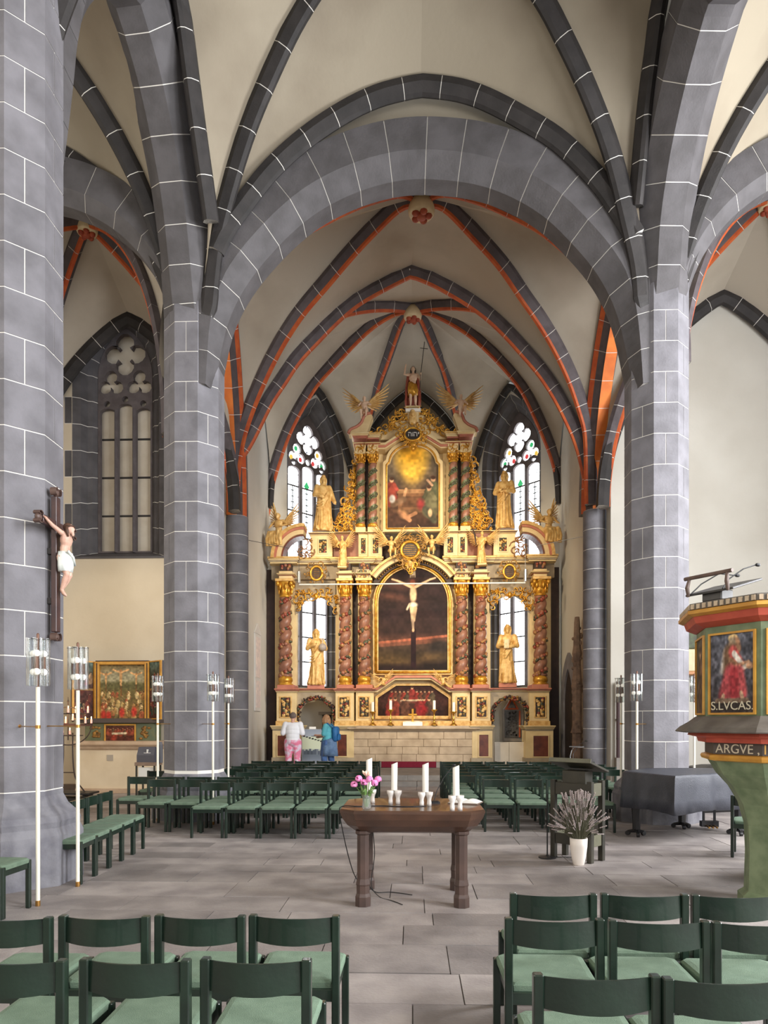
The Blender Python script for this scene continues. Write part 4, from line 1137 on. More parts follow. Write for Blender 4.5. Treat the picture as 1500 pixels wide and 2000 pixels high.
# potted lavender
p = FL(1129, 1688)
pt = thing('potted_plant', 'dried lavender in a tall white pot before the lectern', 'plant', (p.x, p.y - .03, 0))
M_POT = mat('white_pot', S(236, 226, 216), None, rough=0.35)
MB().lathe([(.060, 0), (.064, .005), (.085, .10), (.100, .22), (.104, .32), (.094, .32), (.088, .29)], 24).build('pot', M_POT, pt, smooth=True)
MB().lathe([(.09, .27), (.05, .285), (.001, .29)], 16).build('soil', mat('soil', S(60, 50, 42), None, rough=.9), pt)
M_LAV = mat('lavender_stem', S(104, 104, 84), S(92, 88, 66), 9, .8)
M_LAVF = mat('lavender_flower', S(186, 172, 166), S(160, 148, 148), 30, .85)
for k in range(230):
    a = rr.uniform(0, 2 * pi); l = rr.uniform(.25, .60); sp = rr.uniform(.05, .95) * (1.05 if l < .5 else .6)
    x1, y1 = cos(a) * sp * .36, sin(a) * sp * .22
    z1 = .28 + l * sqrt(max(0.1, 1 - (sp * .62) ** 2))
    if sp > .8: z1 -= rr.uniform(.04, .16)
    P0 = Vector((cos(a) * .05 * rr.random(), sin(a) * .05, .27)); P2_ = Vector((x1, y1, z1)); P1_ = P0.lerp(P2_, .5) + Vector((0, 0, .05))
    st_ = pt
    LAVS = globals().setdefault('LAVS', MB())
    LAVS.tube([P0, P1_, P2_], [.003, .0025, .002], 4)
    d = (P2_ - P1_).normalized(); m = MB()
    for j in range(4):
        m.ell(P2_ + d * (.022 * j - .05) , (.008, .008, .013), 5, 4, M=d.to_track_quat('Z', 'Y').to_matrix())
    m.build('flower_spike', M_LAVF, st_)
LAVS.build('stems', M_LAV, pt, kind='stuff')
# covered grand piano
M_CLOTH = mat('black_piano_cover', S(60, 62, 70), S(50, 52, 60), 6, 0.5, 0.25, 60)
M_PBLK = mat('black_lacquer', S(30, 29, 31), None, rough=0.3)
pp = [C2W(u, z) for u, z in ((3.99, 9.75), (5.60, 10.75), (5.72, 11.1), (5.05, 11.45), (4.2, 11.4), (3.60, 10.75))]
pc = sum(pp, Vector((0, 0, 0))) / 6
pi_ = thing('grand_piano', 'grand piano under a dark grey cover, between lectern and pulpit', 'piano', (pc.x, pc.y, 0))
loc = [q_ - pc for q_ in pp]
outl = resample(loc + [loc[0]], n=96)[:-1]
m = MB(); rings = []
rr = random.Random(4)
ph = [rr.uniform(0, 6) for _ in range(6)]
for z, o_, am in ((.955, -.10, 0), (.958, -.02, 0), (.945, 0, .002), (.92, .015, .006), (.78, .03, .014), (.60, .045, .022), (.43, .06, .030)):
    ring = []
    for k, q_ in enumerate(outl):
        n_ = Vector((q_.x, q_.y, 0)).normalized(); s_ = k / 96 * 2 * pi
        w_ = sin(9 * s_ + ph[0]) * .5 + sin(17 * s_ + ph[1]) * .4 + sin(29 * s_ + ph[2]) * .25
        zz = z + (-.015 * sin(5 * s_ + ph[3]) if z < .5 else 0)
        ring.append(q_ + n_ * (o_ + am * w_) + Vector((0, 0, zz)))
    rings.append(ring)
m.loft(rings, cap=False)
cidx = len(m.v); m.v.append((0, 0, .965))
for k in range(96): m.f.append([cidx, k, (k + 1) % 96]); m.m.append(0)
o = m.build('piano_cover', M_CLOTH, pi_); autosmooth(o, 50)
o.modifiers.new('thick', 'SOLIDIFY').thickness = .004
body = MB().loft([[q_ * .90 + Vector((0, 0, z)) for q_ in loc] for z in (.62, .94)]); body.build('piano_case', M_PBLK, pi_)
for (px, py, zc) in ((1243, 1632, 10.6), (1442, 1630, 10.7), (1332, 1608, 11.35)):
    q_ = C2W((px - HX) / FPX * zc, zc) - pc
    l = thing('leg', parent=pi_, loc=(q_.x, q_.y, 0))
    MB().lathe([(.055, .10), (.062, .3), (.085, .60), (.085, .66)], 8, a0=pi / 8).build('leg_post', M_PBLK, l)
    for k in range(3):
        a = k * 2 * pi / 3 + .4
        MB().tube([(0, 0, .08), (.13 * cos(a), .13 * sin(a), .055)], [.035, .022], 6).tube([(.13 * cos(a) - .02 * sin(a), .13 * sin(a) + .02 * cos(a), .035), (.13 * cos(a) + .02 * sin(a), .13 * sin(a) - .02 * cos(a), .035)], .035, 10).build('caster', M_PBLK, l)
ly = C2W((1385 - HX) / FPX * 11.2, 11.2) - pc
MB().box(ly.x - .13, ly.x + .13, ly.y - .05, ly.y + .05, .05, .14).box(ly.x - .10, ly.x - .07, ly.y - .01, ly.y + .02, .12, .66).box(ly.x + .07, ly.x + .10, ly.y - .01, ly.y + .02, .12, .66).build('pedal_lyre', M_PBLK, pi_)
for k in (-1, 0, 1):
    MB().tube([(ly.x + .06 * k, ly.y - .04, .07), (ly.x + .06 * k, ly.y - .16, .055)], [.011, .016], 6).build('pedal', M_BRASS, pi_)
bq = C2W((1392 - HX) / FPX * 13.6, 13.6)
bx_ = thing('covered_box', 'low black covered box behind the piano', 'box', (bq.x, bq.y, 0), .3)
MB().cbox(-.45, .45, -.3, .3, .0, .78, .03).build('box_body', M_BLK, bx_)
MB().loft([[(x, y, z) for x, y in octr(a_, b_, .04)] for a_, b_, z in ((.46, .31, .78), (.44, .29, .83), (.2, .12, .88))]).build('box_cover', M_BLK, bx_)

# ------------------------------------------------------------------ pulpit
PC = C2W((1515 - HX) / FPX * 6.6, 6.6)
pu = thing('pulpit', 'painted octagonal pulpit with green frame on carved stem at right edge', 'pulpit', (PC.x, PC.y, 0), atan2(-.85, .526) * 0)
M_PGRN = mat('pulpit_green', S(96, 112, 82), S(122, 136, 104), 7, 0.6, 0.1, 20)
M_PGLD = mat('pulpit_gold', S(206, 154, 62), S(184, 130, 50), 6, 0.45, 0.08, metal=0.15)
M_PRED = mat('pulpit_red', S(188, 84, 62), S(168, 70, 52), 6, 0.55, 0.08)
M_PGRY = mat('pulpit_grey', S(86, 80, 74), S(104, 98, 90), 6, 0.6, 0.1)
M_PDEN = mat('pulpit_cream', S(204, 186, 160), S(180, 158, 132), 8, 0.6, 0.1)
fn = Vector((-.85, -.526, 0)).normalized()
a0 = atan2(fn.y, fn.x)
def pring(ap, z, dx=0.0):
    R = ap / cos(pi / 8)
    return [Vector((R * cos(a0 + pi / 8 + k * pi / 4), R * sin(a0 + pi / 8 + k * pi / 4), z)) for k in range(8)]
def pzz(py, d=6.0): return EYE + (HY - py) / FPX * d
def pband(name, prof, m):
    return MB().loft([pring(a_, z) for a_, z in prof]).build(name, m, pu)
AB = 0.66
zb0, zb1 = pzz(1405, 6.05), pzz(1199, 6.05)
pband('pulpit_body', [(AB - .02, zb0), (AB - .02, zb1)], M_PGRN)
pband('upper_cornice', [(AB - .01, zb1 - .06), (AB + .07, zb1 - .02), (AB + .09, zb1 + .04)], M_PRED)
pband('gold_cornice', [(AB + .10, zb1 + .04), (AB + .14, zb1 + .06), (AB + .14, zb1 + .09), (AB + .11, zb1 + .10)], M_PGLD)
pband('rim_board', [(AB + .12, zb1 + .10), (AB + .12, zb1 + .155), (AB + .05, zb1 + .17)], M_PGRY)
dn = thing('dentil_frieze', parent=pu)
R_ = pring(AB + .12, zb1 + .125)
for k in range(8):
    A_, B_ = R_[k], R_[(k + 1) % 8]
    d = (B_ - A_).normalized(); n_ = Vector((d.y, -d.x, 0))
    if n_.dot(A_) < 0: n_ = -n_
    for j in range(11):
        c_ = A_.lerp(B_, (j + .5) / 11)
        MB().box(-.016, .016, -.012, .016, -.022, .022, M=Matrix.Translation(c_) @ Matrix.Rotation(atan2(d.y, d.x), 4, 'Z')).build('dentil', M_PDEN, dn)
pband('flared_skirt', [(AB - .01, zb0 + .03), (AB + .05, zb0 - .02), (AB + .13, zb0 - .07), (AB + .17, zb0 - .11), (AB + .16, zb0 - .12), (AB - .05, zb0 - .11)], M_PGRY)
pband('red_moulding', [(AB + .05, zb0 - .12), (AB + .06, zb0 - .15), (AB - .02, zb0 - .17), (AB - .03, zb0 - .21)], M_PRED)
zt0, zt1 = zb0 - .315, zb0 - .21
pband('text_band', [(AB - .09, zt0), (AB - .09, zt1)], mat('dark_text_band', S(70, 62, 56), S(84, 76, 70), 6, 0.6))
pband('gold_torus', [(AB - .10, zt0 - .065), (AB - .06, zt0 - .055), (AB - .05, zt0 - .03), (AB - .06, zt0 - .01), (AB - .10, zt0)], M_PGLD)
ztop = zt0 - .065
pband('pulpit_stem', [(.30, 0.0), (.30, .10), (.25, .14), (.24, .50), (.25, .75), (.30, .95), (.38, 1.10), (.48, 1.22), (AB - .11, ztop)], M_PGRN)
M_LET = mat('cream_lettering', S(206, 196, 172), None, rough=0.6)
def text(body, size, M, m, parent, name='lettering', ext=0.002, align='CENTER'):
    cu = bpy.data.curves.new(name, 'FONT'); cu.body = body; cu.size = size; cu.extrude = ext; cu.align_x = align; cu.align_y = 'CENTER'
    cu.materials.append(m)
    o = bpy.data.objects.new(name, cu); COL.objects.link(o)
    me = bpy.data.meshes.new_from_object(o.evaluated_get(bpy.context.evaluated_depsgraph_get()))
    bpy.data.objects.remove(o); bpy.data.curves.remove(cu)
    o = bpy.data.objects.new(name, me); COL.objects.link(o); o.parent = parent; o.matrix_local = M
    return o
def facet_frame(k, ap, z):        # text / picture frame on facet k: x along the facet, y up, z outwards
    a = a0 + k * pi / 4; n_ = Vector((cos(a), sin(a), 0)); t_ = Vector((-sin(a), cos(a), 0)); up = Vector((0, 0, 1))
    M = Matrix((( t_.x, 0, n_.x, n_.x * ap), (t_.y, 0, n_.y, n_.y * ap), (0, 1, 0, z), (0, 0, 0, 1)))
    return M
zt = (zt0 + zt1) / 2
text('ARGVE ,', .118, facet_frame(0, AB - .088, zt - .004), M_LET, pu)
text('IN', .118, facet_frame(1, AB - .088, zt - .004) @ Matrix.Translation((-.17, 0, 0)), mat('gold_letter', S(206, 160, 80), None, rough=.5), pu)
hw = AB * math.tan(pi / 8)
PNL = {}
for k in (-2, -1, 0, 1, 2):
    fr = thing('painted_panel', parent=pu)
    pw_ = hw - .065
    F = facet_frame(k, AB - .02, 0)
    def fbox(x0, x1, z0, z1, d0, d1, nm, m_):
        MB().box(x0, x1, z0, z1, d0, d1, M=F).build(nm, m_, fr)
    za, zb = zb0 + .06, zb1 - .14
    for (x0, x1, z0, z1) in ((-pw_ - .018, -pw_, za - .018, zb + .018), (pw_, pw_ + .018, za - .018, zb + .018), (-pw_, pw_, za - .018, za), (-pw_, pw_, zb, zb + .018)):
        fbox(x0, x1, z0, z1, 0, .022, 'gold_frame', M_PGLD)
    PNL[k] = (fr, F, pw_, za, zb)
# book rest and microphones on the pulpit rim
zr = zb1 + .17
rc = facet_frame(0, AB - .02, zr)
br = thing('book_rest', 'tilted dark book rest with two gooseneck microphones on the pulpit rim', 'book rest')
br.matrix_world = Matrix.Translation((PC.x, PC.y, 0)) @ rc @ Matrix.Translation((-.17, 0, 0)) @ Matrix.Rotation(-pi / 2, 4, 'X')
bpy.context.view_layer.update()
br.location = br.matrix_world.translation; 
M_GRYM = mat('dark_grey_board', S(62, 60, 60), S(74, 72, 70), 6, .4)
MB().cbox(-.10, .10, -.05, .12, 0, .10, .01).build('rest_support', M_GRYM, br)
Mr = Matrix.Translation((0, .10, .13)) @ Matrix.Rotation(radians(16), 4, 'X')
MB().cbox(-.24, .24, -.20, .24, -.010, .010, .004, M=Mr).build('rest_board', M_GRYM, br)
M_WDB = mat('brown_rail_wood', S(112, 92, 82), S(92, 74, 66), 8, .5)
for s in (-1, 1):
    MB().tube([(s * .20, -.10, .06), (s * .20, -.12, .14), (s * .19, -.10, .22)], [.014, .019, .014], 8).build('rail_post', M_WDB, br)
MB().tube([(-.24, -.10, .23), (.24, -.10, .23)], .018, 8).build('rail', M_WDB, br)
for s in (-1, 1):
    MB().tube([(s * .16, -.12, .08), (s * .14, .0, .18), (s * .12 + .05, .16, .28), (s * .10 + .08, .32, .30 + .03 * s)], .006, 6).ell((s * .10 + .085, .345, .302 + .03 * s), (.018, .035, .016), 8, 6).build('gooseneck_microphone', M_BLK, br)

# ------------------------------------------------------------------ left aisle: candle stand, side altar, sign box
cs_p = FL(133, 1566)
cst = thing('candle_stand', 'black wrought iron candle stand with lit candles, left of the side altar', 'candle stand', (cs_p.x, cs_p.y, 0))
M_IRN = mat('wrought_iron', S(54, 44, 40), S(70, 54, 46), 9, .6)
MB().cbox(-.55, .62, -.3, .3, .02, .10, .01).box(-.5, -.44, -.25, .25, 0, .03).box(.44, .5, -.25, .25, 0, .03).cbox(-.5, .56, -.26, .26, .17, .21, .008).box(-.45, -.4, -.2, .2, .1, .17).box(.4, .45, -.2, .2, .1, .17).build('stand_base', M_BLK, cst)
for s in (-1, 1):
    MB().tube(cr([(s * .36, 0, .21), (s * .20, 0, .42), (s * .13, 0, .62), (s * .10, 0, 1.0), (s * .10, 0, 1.46)], .05), .016, 6).build('stand_leg', M_IRN, cst)
MB().tube([(-.12, 0, .62), (.12, 0, .62)], .012, 6).build('cross_bar', M_IRN, cst)
MB().tube([(0, 0, 1.3), (0, 0, 2.1), (0, 0, 2.22)], [.015, .012, .004], 6).ell((0, 0, 2.12), .022, 8, 6).build('centre_spike', M_IRN, cst)
MB().box(-.52, .52, -.02, .02, 1.60, 1.65).build('cross_beam', mat('brown_beam', S(72, 44, 38), None, rough=.5), cst)
MB().tube([Vector((.50 * cos(a), 0, 1.62 + .42 * sin(a))) for a in [pi + pi * k / 20 for k in range(21)]], .012, 6).build('lower_hoop', M_IRN, cst)
MB().tube([Vector((.34 * cos(a), 0, 1.72 + .28 * sin(a))) for a in [pi * k / 16 for k in range(17)]], .011, 6).build('upper_hoop', M_IRN, cst)
for z, r in ((1.86, .42), (1.40, .30)):
    MB().tube([Vector((r * cos(a), r * sin(a) * .8, z)) for a in [2 * pi * k / 24 for k in range(25)]], .009, 5).build('candle_ring', M_IRN, cst)
M_RWAX = mat('pink_glowing_wax', S(250, 214, 200), None, rough=.5, emit=S(255, 120, 90), es=.35)
M_FLAME = mat('candle_flame', (1, .8, .4), None, emit=(1, .62, .25), es=9)
spots_ = [(-.42, 0, 1.88), (.40, .06, 1.88), (.15, -.3, 1.88), (-.2, -.28, 1.88), (.02, .3, 1.88), (.42, -.1, 1.66), (.50, 0, 1.66), (.16, -.12, 1.72), (-.1, .1, 1.66), (-.3, 0, 1.66), (-.18, -.15, 1.42), (.0, -.24, 1.42), (.26, -.06, 1.42), (-.06, .2, 1.42)]
for k, (x, y, z) in enumerate(spots_):
    c_ = thing('candle', parent=cst)
    MB().lathe([(.012, z - .03), (.035, z - .012), (.035, z)], 8, c=(x, y, 0)).build('candle_cup', M_IRN, c_)
    MB().lathe([(.021, z), (.021, z + .085)], 8, c=(x, y, 0)).build('candle_wax', M_RWAX, c_)
    MB().ell((x, y, z + .115), (.012, .012, .03), 6, 6).build('flame', M_FLAME, c_)
lo = bpy.data.lights.new('candle_glow', 'POINT'); lo.energy = 14; lo.color = (1, .6, .3); lo.shadow_soft_size = .25
o = bpy.data.objects.new('candle_glow', lo); COL.objects.link(o); o.location = (cs_p.x, cs_p.y - .15, 1.9)
# side altar block
YS = 16.55
M_ALT = mat('cream_altar_plaster', S(222, 206, 178), S(208, 190, 160), 1.5, .85, .1)
M_SAND = mat('sandstone_slab', S(196, 172, 146), S(180, 154, 128), 4, .8, .2)
sx0, sx1 = W(152, 1500, YS).x, W(300, 1500, YS).x
sa = thing('side_altar', 'cream plastered side altar block with stone slab in the left aisle', 'altar', ((sx0 + sx1) / 2, YS, 0))
hw_ = (sx1 - sx0) / 2
MB().box(-hw_, hw_, 0, .74, .0, 1.02).build('altar_block', M_ALT, sa)
MB().loft([[(x, y, z) for x, y in ((-hw_ - o_, -o_), (hw_ + o_, -o_), (hw_ + o_, .74), (-hw_ - o_, .74))] for o_, z in ((.01, 1.02), (.05, 1.06), (.06, 1.09), (.10, 1.13), (.12, 1.15), (.12, 1.23))]).build('altar_slab', M_SAND, sa)
MB().box(-hw_ - .04, hw_ + .04, -.05, .74, 0, .11).build('altar_step', M_SAND, sa)
q_ = W(215, 1480, YS)
MB().box(q_.x - sa.location.x - .075, q_.x - sa.location.x + .075, -.012, .01, q_.z - .07, q_.z + .07).build('relic_plate', mat('grey_plate', S(170, 160, 146), None, rough=.8), sa)
# sign box on a small table
YT = 13.9
bt = W(283, 1487, YT)
stb = thing('small_table', 'narrow wooden table with thin legs carrying the sign box', 'table', (bt.x, YT + .2, 0))
tw = (W(303, 1487, YT).x - W(262, 1487, YT).x) / 2
th = W(283, 1489, YT).z
MB().cbox(-tw, tw, -.2, .2, th - .07, th, .004).build('tabletop', mat('pale_brown_wood', S(150, 126, 108), S(134, 110, 92), 6, .5), stb)
for sx in (-1, 1):
    for sy in (-1, 1): MB().cbox(sx * (tw - .03) - .016, sx * (tw - .03) + .016, sy * .17 - .016, sy * .17 + .016, 0, th - .07, .003).build('leg', M_DKW, stb)
MB().cbox(-tw + .06, tw - .02, -.16, -.15, th - .42, th - .1, .002).build('white_panel', M_PAGE, stb)
sb = thing('sign_box', 'dark sloping box with white sign on a small table before the side altar', 'box', (bt.x, YT + .17, th))
wb = tw * .82
MB().loft([[(-wb, -.15, 0), (wb, -.15, 0), (wb, .15, 0), (-wb, .15, 0)], [(-wb, -.15, .14), (wb, -.15, .14), (wb, .15, .14), (-wb, .15, .14)], [(-wb * .97, -.06, .30), (wb * .97, -.06, .30), (wb * .97, .14, .30), (-wb * .97, .14, .30)]]).build('box_body', mat('dark_box', S(86, 84, 92), None, rough=.5), sb)
MB().box(-.03, .11, -.128, -.115, .175, .19, M=Matrix.Translation((-.01, 0, 0))).box(.025, .055, -.122, -.09, .185, .255, M=Matrix.Translation((-.01, 0, 0))).build('white_sign', M_PAGE, sb)
MB().lathe([(.05, .0), (.05, .36), (.03, .42)], 10, c=(wb + .06, .05, -.02)).build('side_cylinder', mat('grey_cylinder', S(104, 104, 110), None, rough=.4), sb)
# ------------------------------------------------------------------ side wall details of the chancel
pl_ = thing('wooden_pole', 'dark wooden pole with three bands on the wall right of the round shaft', 'pole', (4.99, 17.45, 0))
z0_, z1_ = W(1185, 1480, 17.45).z, W(1185, 1331, 17.45).z
MB().lathe([(.052, z0_), (.052, z1_)], 12).build('pole_shaft', mat('dark_red_wood', S(66, 46, 48), None, rough=.5), pl_)
for k in (.25, .5, .75): MB().lathe([(.055, z0_ + (z1_ - z0_) * k - .01), (.055, z0_ + (z1_ - z0_) * k + .01)], 12).build('pole_band', M_DKW, pl_)
MB().box(-.03, .03, .0, .16, (z0_ + z1_) / 2 - .02, (z0_ + z1_) / 2 + .02).box(-.06, .06, -.06, .15, 0, z0_).build('pole_foot', M_STEP, pl_)
# pointed niche door on the right chancel wall
nd = tag(thing('door_1'), 'dark pointed doorway with grey stone frame in the right chancel wall', 'door', kind='structure')
o1 = [(p_[0], p_[1]) for p_ in pointed2d(21.5, .95, ZC, 2.35, 3.75, 10)]; i1 = [(p_[0], p_[1]) for p_ in pointed2d(21.5, .62, ZC - .01, 2.2, 3.25, 10)]
fx = lambda u, v, t: (4.72 - t, u, v)
MB().plate(o1 , [[(a_, b_ + .02) for a_, b_ in i1]], fx, 0, .07).build('door_frame', M_STONE, nd)
MB().plate(i1, [], fx, .005, .02).build('door_board', mat('painted_niche_shade', S(38, 32, 32), S(50, 42, 40), 5, .6), nd)  # dark panel stands in for the shade inside the niche
# weathered sculpted pillar fragment in front of the right wall
sfr = thing('stone_fragment', 'weathered brown sculpted stone pillar fragment right of the high altar', 'sculpture', (4.55, 19.85, ZC))
M_FRAG = mat('weathered_brown_stone', S(150, 124, 104), S(112, 92, 80), 5, .9, .8, 14)
rr = random.Random(9)
zt_ = W(1128, 1205, 19.85).z - ZC
zz = 0; prof = []
for k, (h_, w_) in enumerate(((.02, .15), (.35, .15), (1.1, .14), (1.12, .17), (1.2, .17), (1.3, .13), (2.3, .12), (2.32, .15), (2.4, .16), (2.5, .13), (3.1, .11), (3.3, .14), (3.5, .10), (zt_ - .15, .08), (zt_, .06))):
    prof.append((w_ * rr.uniform(.9, 1.1), h_))
MB().lathe(prof, 8, a0=pi / 8).build('fragment_shaft', M_FRAG, sfr)
m = MB()
for k in range(40):
    z_ = rr.uniform(.3, zt_ - .3); a_ = rr.uniform(0, 2 * pi); m.ell((.11 * cos(a_), .11 * sin(a_), z_), (rr.uniform(.03, .06), rr.uniform(.03, .06), rr.uniform(.04, .12)), 7, 5)
m.build('worn_carving', M_FRAG, sfr, smooth=True)
# open white door and notice on the left chancel wall
d2 = tag(thing('door_2'), 'open white door leaf with dark panel for the opening at the left chancel wall', 'door', kind='structure')
MB().box(-4.645, -4.62, 18.62, 19.3, ZC, 2.95).build('doorway_shade', mat('painted_opening_shade', S(44, 42, 42), None, rough=.7), d2)  # dark sheet on the wall stands in for the doorway's shade
dl_ = Matrix.Translation((-4.60, 19.3, ZC)) @ Matrix.Rotation(radians(18), 4, 'Z')
MB().cbox(0, .04, 0, 1.0, 0, 3.1, .006, M=dl_).build('door_board', mat('white_door', S(236, 234, 230), None, rough=.4), d2)
MB().cbox(.04, .05, .2, .75, .25, 1.3, .003, M=dl_).cbox(.04, .05, .2, .75, 1.6, 2.8, .003, M=dl_).build('door_panel', mat('white_door', S(236, 234, 230), None, rough=.4), d2)
MB().tube([dl_ @ Vector((.05, .12, 1.15)), dl_ @ Vector((.10, .12, 1.15)), dl_ @ Vector((.10, .22, 1.15))], .014, 6).build('door_handle', M_BROWN, d2)
nt_ = thing('notice_board', 'framed pale notice sheets beside the open white door', 'notice')
MB().box(-4.645, -4.61, 20.75, 21.55, 2.0, 4.3).build('notice_frame', mat('grey_white_frame', S(206, 204, 200), None, rough=.5), nt_)
MB().box(-4.62, -4.600, 20.85, 21.45, 2.1, 2.9).box(-4.62, -4.600, 20.85, 21.45, 3.0, 4.2).build('notice_sheet', mat('pinkish_paper', S(222, 206, 196), S(196, 186, 184), 9, .8), nt_)
MB().loft([[(-4.645, 20.7, 4.3), (-4.60, 20.7, 4.3), (-4.60, 21.6, 4.3), (-4.645, 21.6, 4.3)], [(-4.645, 21.1, 4.62), (-4.61, 21.1, 4.62), (-4.61, 21.2, 4.62), (-4.645, 21.2, 4.62)]]).build('notice_gable', mat('grey_white_frame', S(206, 204, 200), None, rough=.5), nt_)
# glass light bar hanging across the choir
YB = 20.6
bl, brr = W(584, 1143, YB), W(1026, 1137, YB)
zb_ = (bl.z + brr.z) / 2
lb = thing('hanging_light_bar', 'thin pale light bar hanging on wires across the choir', 'light')
MB().tube([(bl.x, YB, zb_), (brr.x, YB, zb_)], .022, 8).build('glass_rod', mat('pale_rod', S(206, 206, 204), None, rough=.2), lb)
for q_ in (bl, brr):
    MB().lathe([(.05, .05), (.05, .38)], 10, c=(q_.x, YB, zb_)).build('bar_fitting', M_CHROME, lb)
    MB().tube([(q_.x, YB, zb_), (q_.x, YB, zb_ + 1.0)], .008, 5).build('hanging_wire', M_CHROME, lb)
    e = -4.65 if q_.x < 0 else 4.72
    MB().tube([(q_.x, YB, zb_ + 1.0), (e, 19.5, zb_ + 1.05)], .008, 5).build('stay_wire', M_CHROME, lb)
# gallery furniture glimpsed behind the pulpit
gq = W(1352, 1330, 17.4)
gl = thing('wall_shelf', 'cream wall box with dark green painted panel behind the pulpit', 'cabinet', (gq.x + .3, 17.3, 0))
MB().cbox(-.6, .6, 0, .28, W(1352, 1312, 17.4).z, W(1352, 1268, 17.4).z, .02).build('box_body', M_CREAM, gl)
MB().cbox(-.65, .65, -.03, .28, W(1352, 1318, 17.4).z, W(1352, 1312, 17.4).z, .01).build('shelf_board', mat('honey_wood', S(190, 130, 80), None, rough=.5), gl)
MB().cbox(-.55, .55, -.03, .25, W(1352, 1268, 17.4).z, W(1352, 1205, 17.4).z, .02).build('painted_panel', mat('dark_green_panel', S(62, 54, 48), S(84, 96, 64), 7, .6), gl)
# ------------------------------------------------------------------ figures
M_GILT = mat('carved_gilt_wood', S(226, 190, 124), S(196, 150, 82), 9, 0.45, 0.15, 30, metal=0.1)
M_FLESHW = mat('painted_flesh', S(226, 196, 166), S(208, 172, 142), 8, 0.5)
M_GOLD = mat('gold_leaf', S(222, 168, 62), S(176, 120, 36), 9, 0.32, 0.2, 24, metal=0.45)
M_DGOLD = mat('dull_gold', S(168, 126, 62), S(110, 78, 40), 9, 0.4, 0.25, 24, metal=0.35)
def remesh(o, vox, it=3):
    m = o.modifiers.new('join', 'REMESH'); m.mode = 'VOXEL'; m.voxel_size = vox; m.use_smooth_shade = True
    if it:
        s_ = o.modifiers.new('soft', 'SMOOTH'); s_.iterations = it; s_.factor = 0.5
    return o
def limb(mb, pts, rad, n=9):
    pts = [Vector(p) for p in pts]
    mb.tube(pts, rad, n)
    for p, r in zip(pts, rad): mb.ell(p, r * 1.0, 8, 6)
def robed(mb, H, lean=0.0, sd=0, w=1.0, n=44):
    r = random.Random(sd); a_, b_ = r.uniform(0, 6), r.uniform(0, 6)
    prof = [(0, .150, .115, .15), (.03, .154, .118, .16), (.14, .140, .108, .15), (.28, .126, .098, .12), (.40, .120, .094, .09), (.50, .116, .090, .06),
            (.58, .112, .086, .05), (.68, .128, .088, .05), (.76, .136, .084, .04), (.805, .122, .075, .02), (.835, .07, .055, 0), (.86, .040, .042, 0), (.90, .036, .040, 0)]
    rings = []
    for z, rx, ry, am in prof:
        dx = lean * sin(pi * min(1, z * 1.05)) * .05 * H
        ring = []
        for j in range(n):
            t = 2 * pi * j / n
            k = 1 + am * (.55 * sin(8 * t + a_ + 2.5 * z) + .35 * sin(13 * t + b_ - 3 * z))
            ring.append((dx + rx * w * H * k * cos(t), ry * w * H * k * sin(t), z * H))
        rings.append(ring)
    mb.loft(rings)
    for q in range(3):          # slanting folds of the mantle across the front
        z0, z1 = (.40 + .05 * q) * H, (.66 + .05 * q) * H
        mb.tube([(-.12 * w * H, -.05 * H, z0), (-.03 * H, -.098 * w * H, z0 + .04 * H), (.06 * H, -.092 * w * H, (z0 + z1) / 2 + .05 * H), (.12 * w * H, -.03 * H, z1)], [.012 * H, .019 * H, .017 * H, .01 * H], 7)
    for q in range(5):
        x = (-.10 + .05 * q) * H * w
        mb.tube([(x, -.085 * H * w, .38 * H), (x * 1.15 + r.uniform(-.01, .01) * H, -.10 * H * w, .2 * H), (x * 1.3, -.112 * H * w * (1 - abs(x) / H), .02 * H)], [.006 * H, .012 * H, .014 * H], 6)
    return lambda z: lean * sin(pi * min(1, z * 1.05)) * .05 * H
def head(mb, c, R, beard=False, hair=True, turn=0.0, longhair=True):
    """head with face; R = half height. facing -y turned by `turn`"""
    M3 = Matrix.Rotation(turn, 3, 'Z'); c = Vector(c)
    E = lambda p, r, nn=10, kk=7: mb.ell(c + M3 @ (Vector(p) * R), tuple(q * R for q in r), nn, kk, M=M3)
    E((0, 0, 0), (.72, .82, 1.0), 14, 10); E((0, -.2, -.42), (.52, .58, .52))
    E((0, -.86, -.12), (.13, .16, .26)); E((0, -.70, .16), (.46, .16, .10)); E((0, -.74, -.52), (.22, .10, .07)); E((0, -.66, -.78), (.2, .16, .16))
    for s in (-1, 1): E((s * .72, 0, -.1), (.12, .2, .28)); E((s * .3, -.70, .02), (.13, .08, .09))
    if beard: E((0, -.62, -.95), (.36, .28, .5))
    if hair:
        E((0, .2, .25), (.84, .86, .86)); E((0, -.25, .72), (.62, .6, .36))
        if longhair:
            for s in (-1, 1): mb.tube([c + M3 @ (Vector((s * .66, .1, .3)) * R), c + M3 @ (Vector((s * .78, .2, -.5)) * R), c + M3 @ (Vector((s * .7, .2, -1.5)) * R)], [.3 * R, .34 * R, .18 * R], 8)
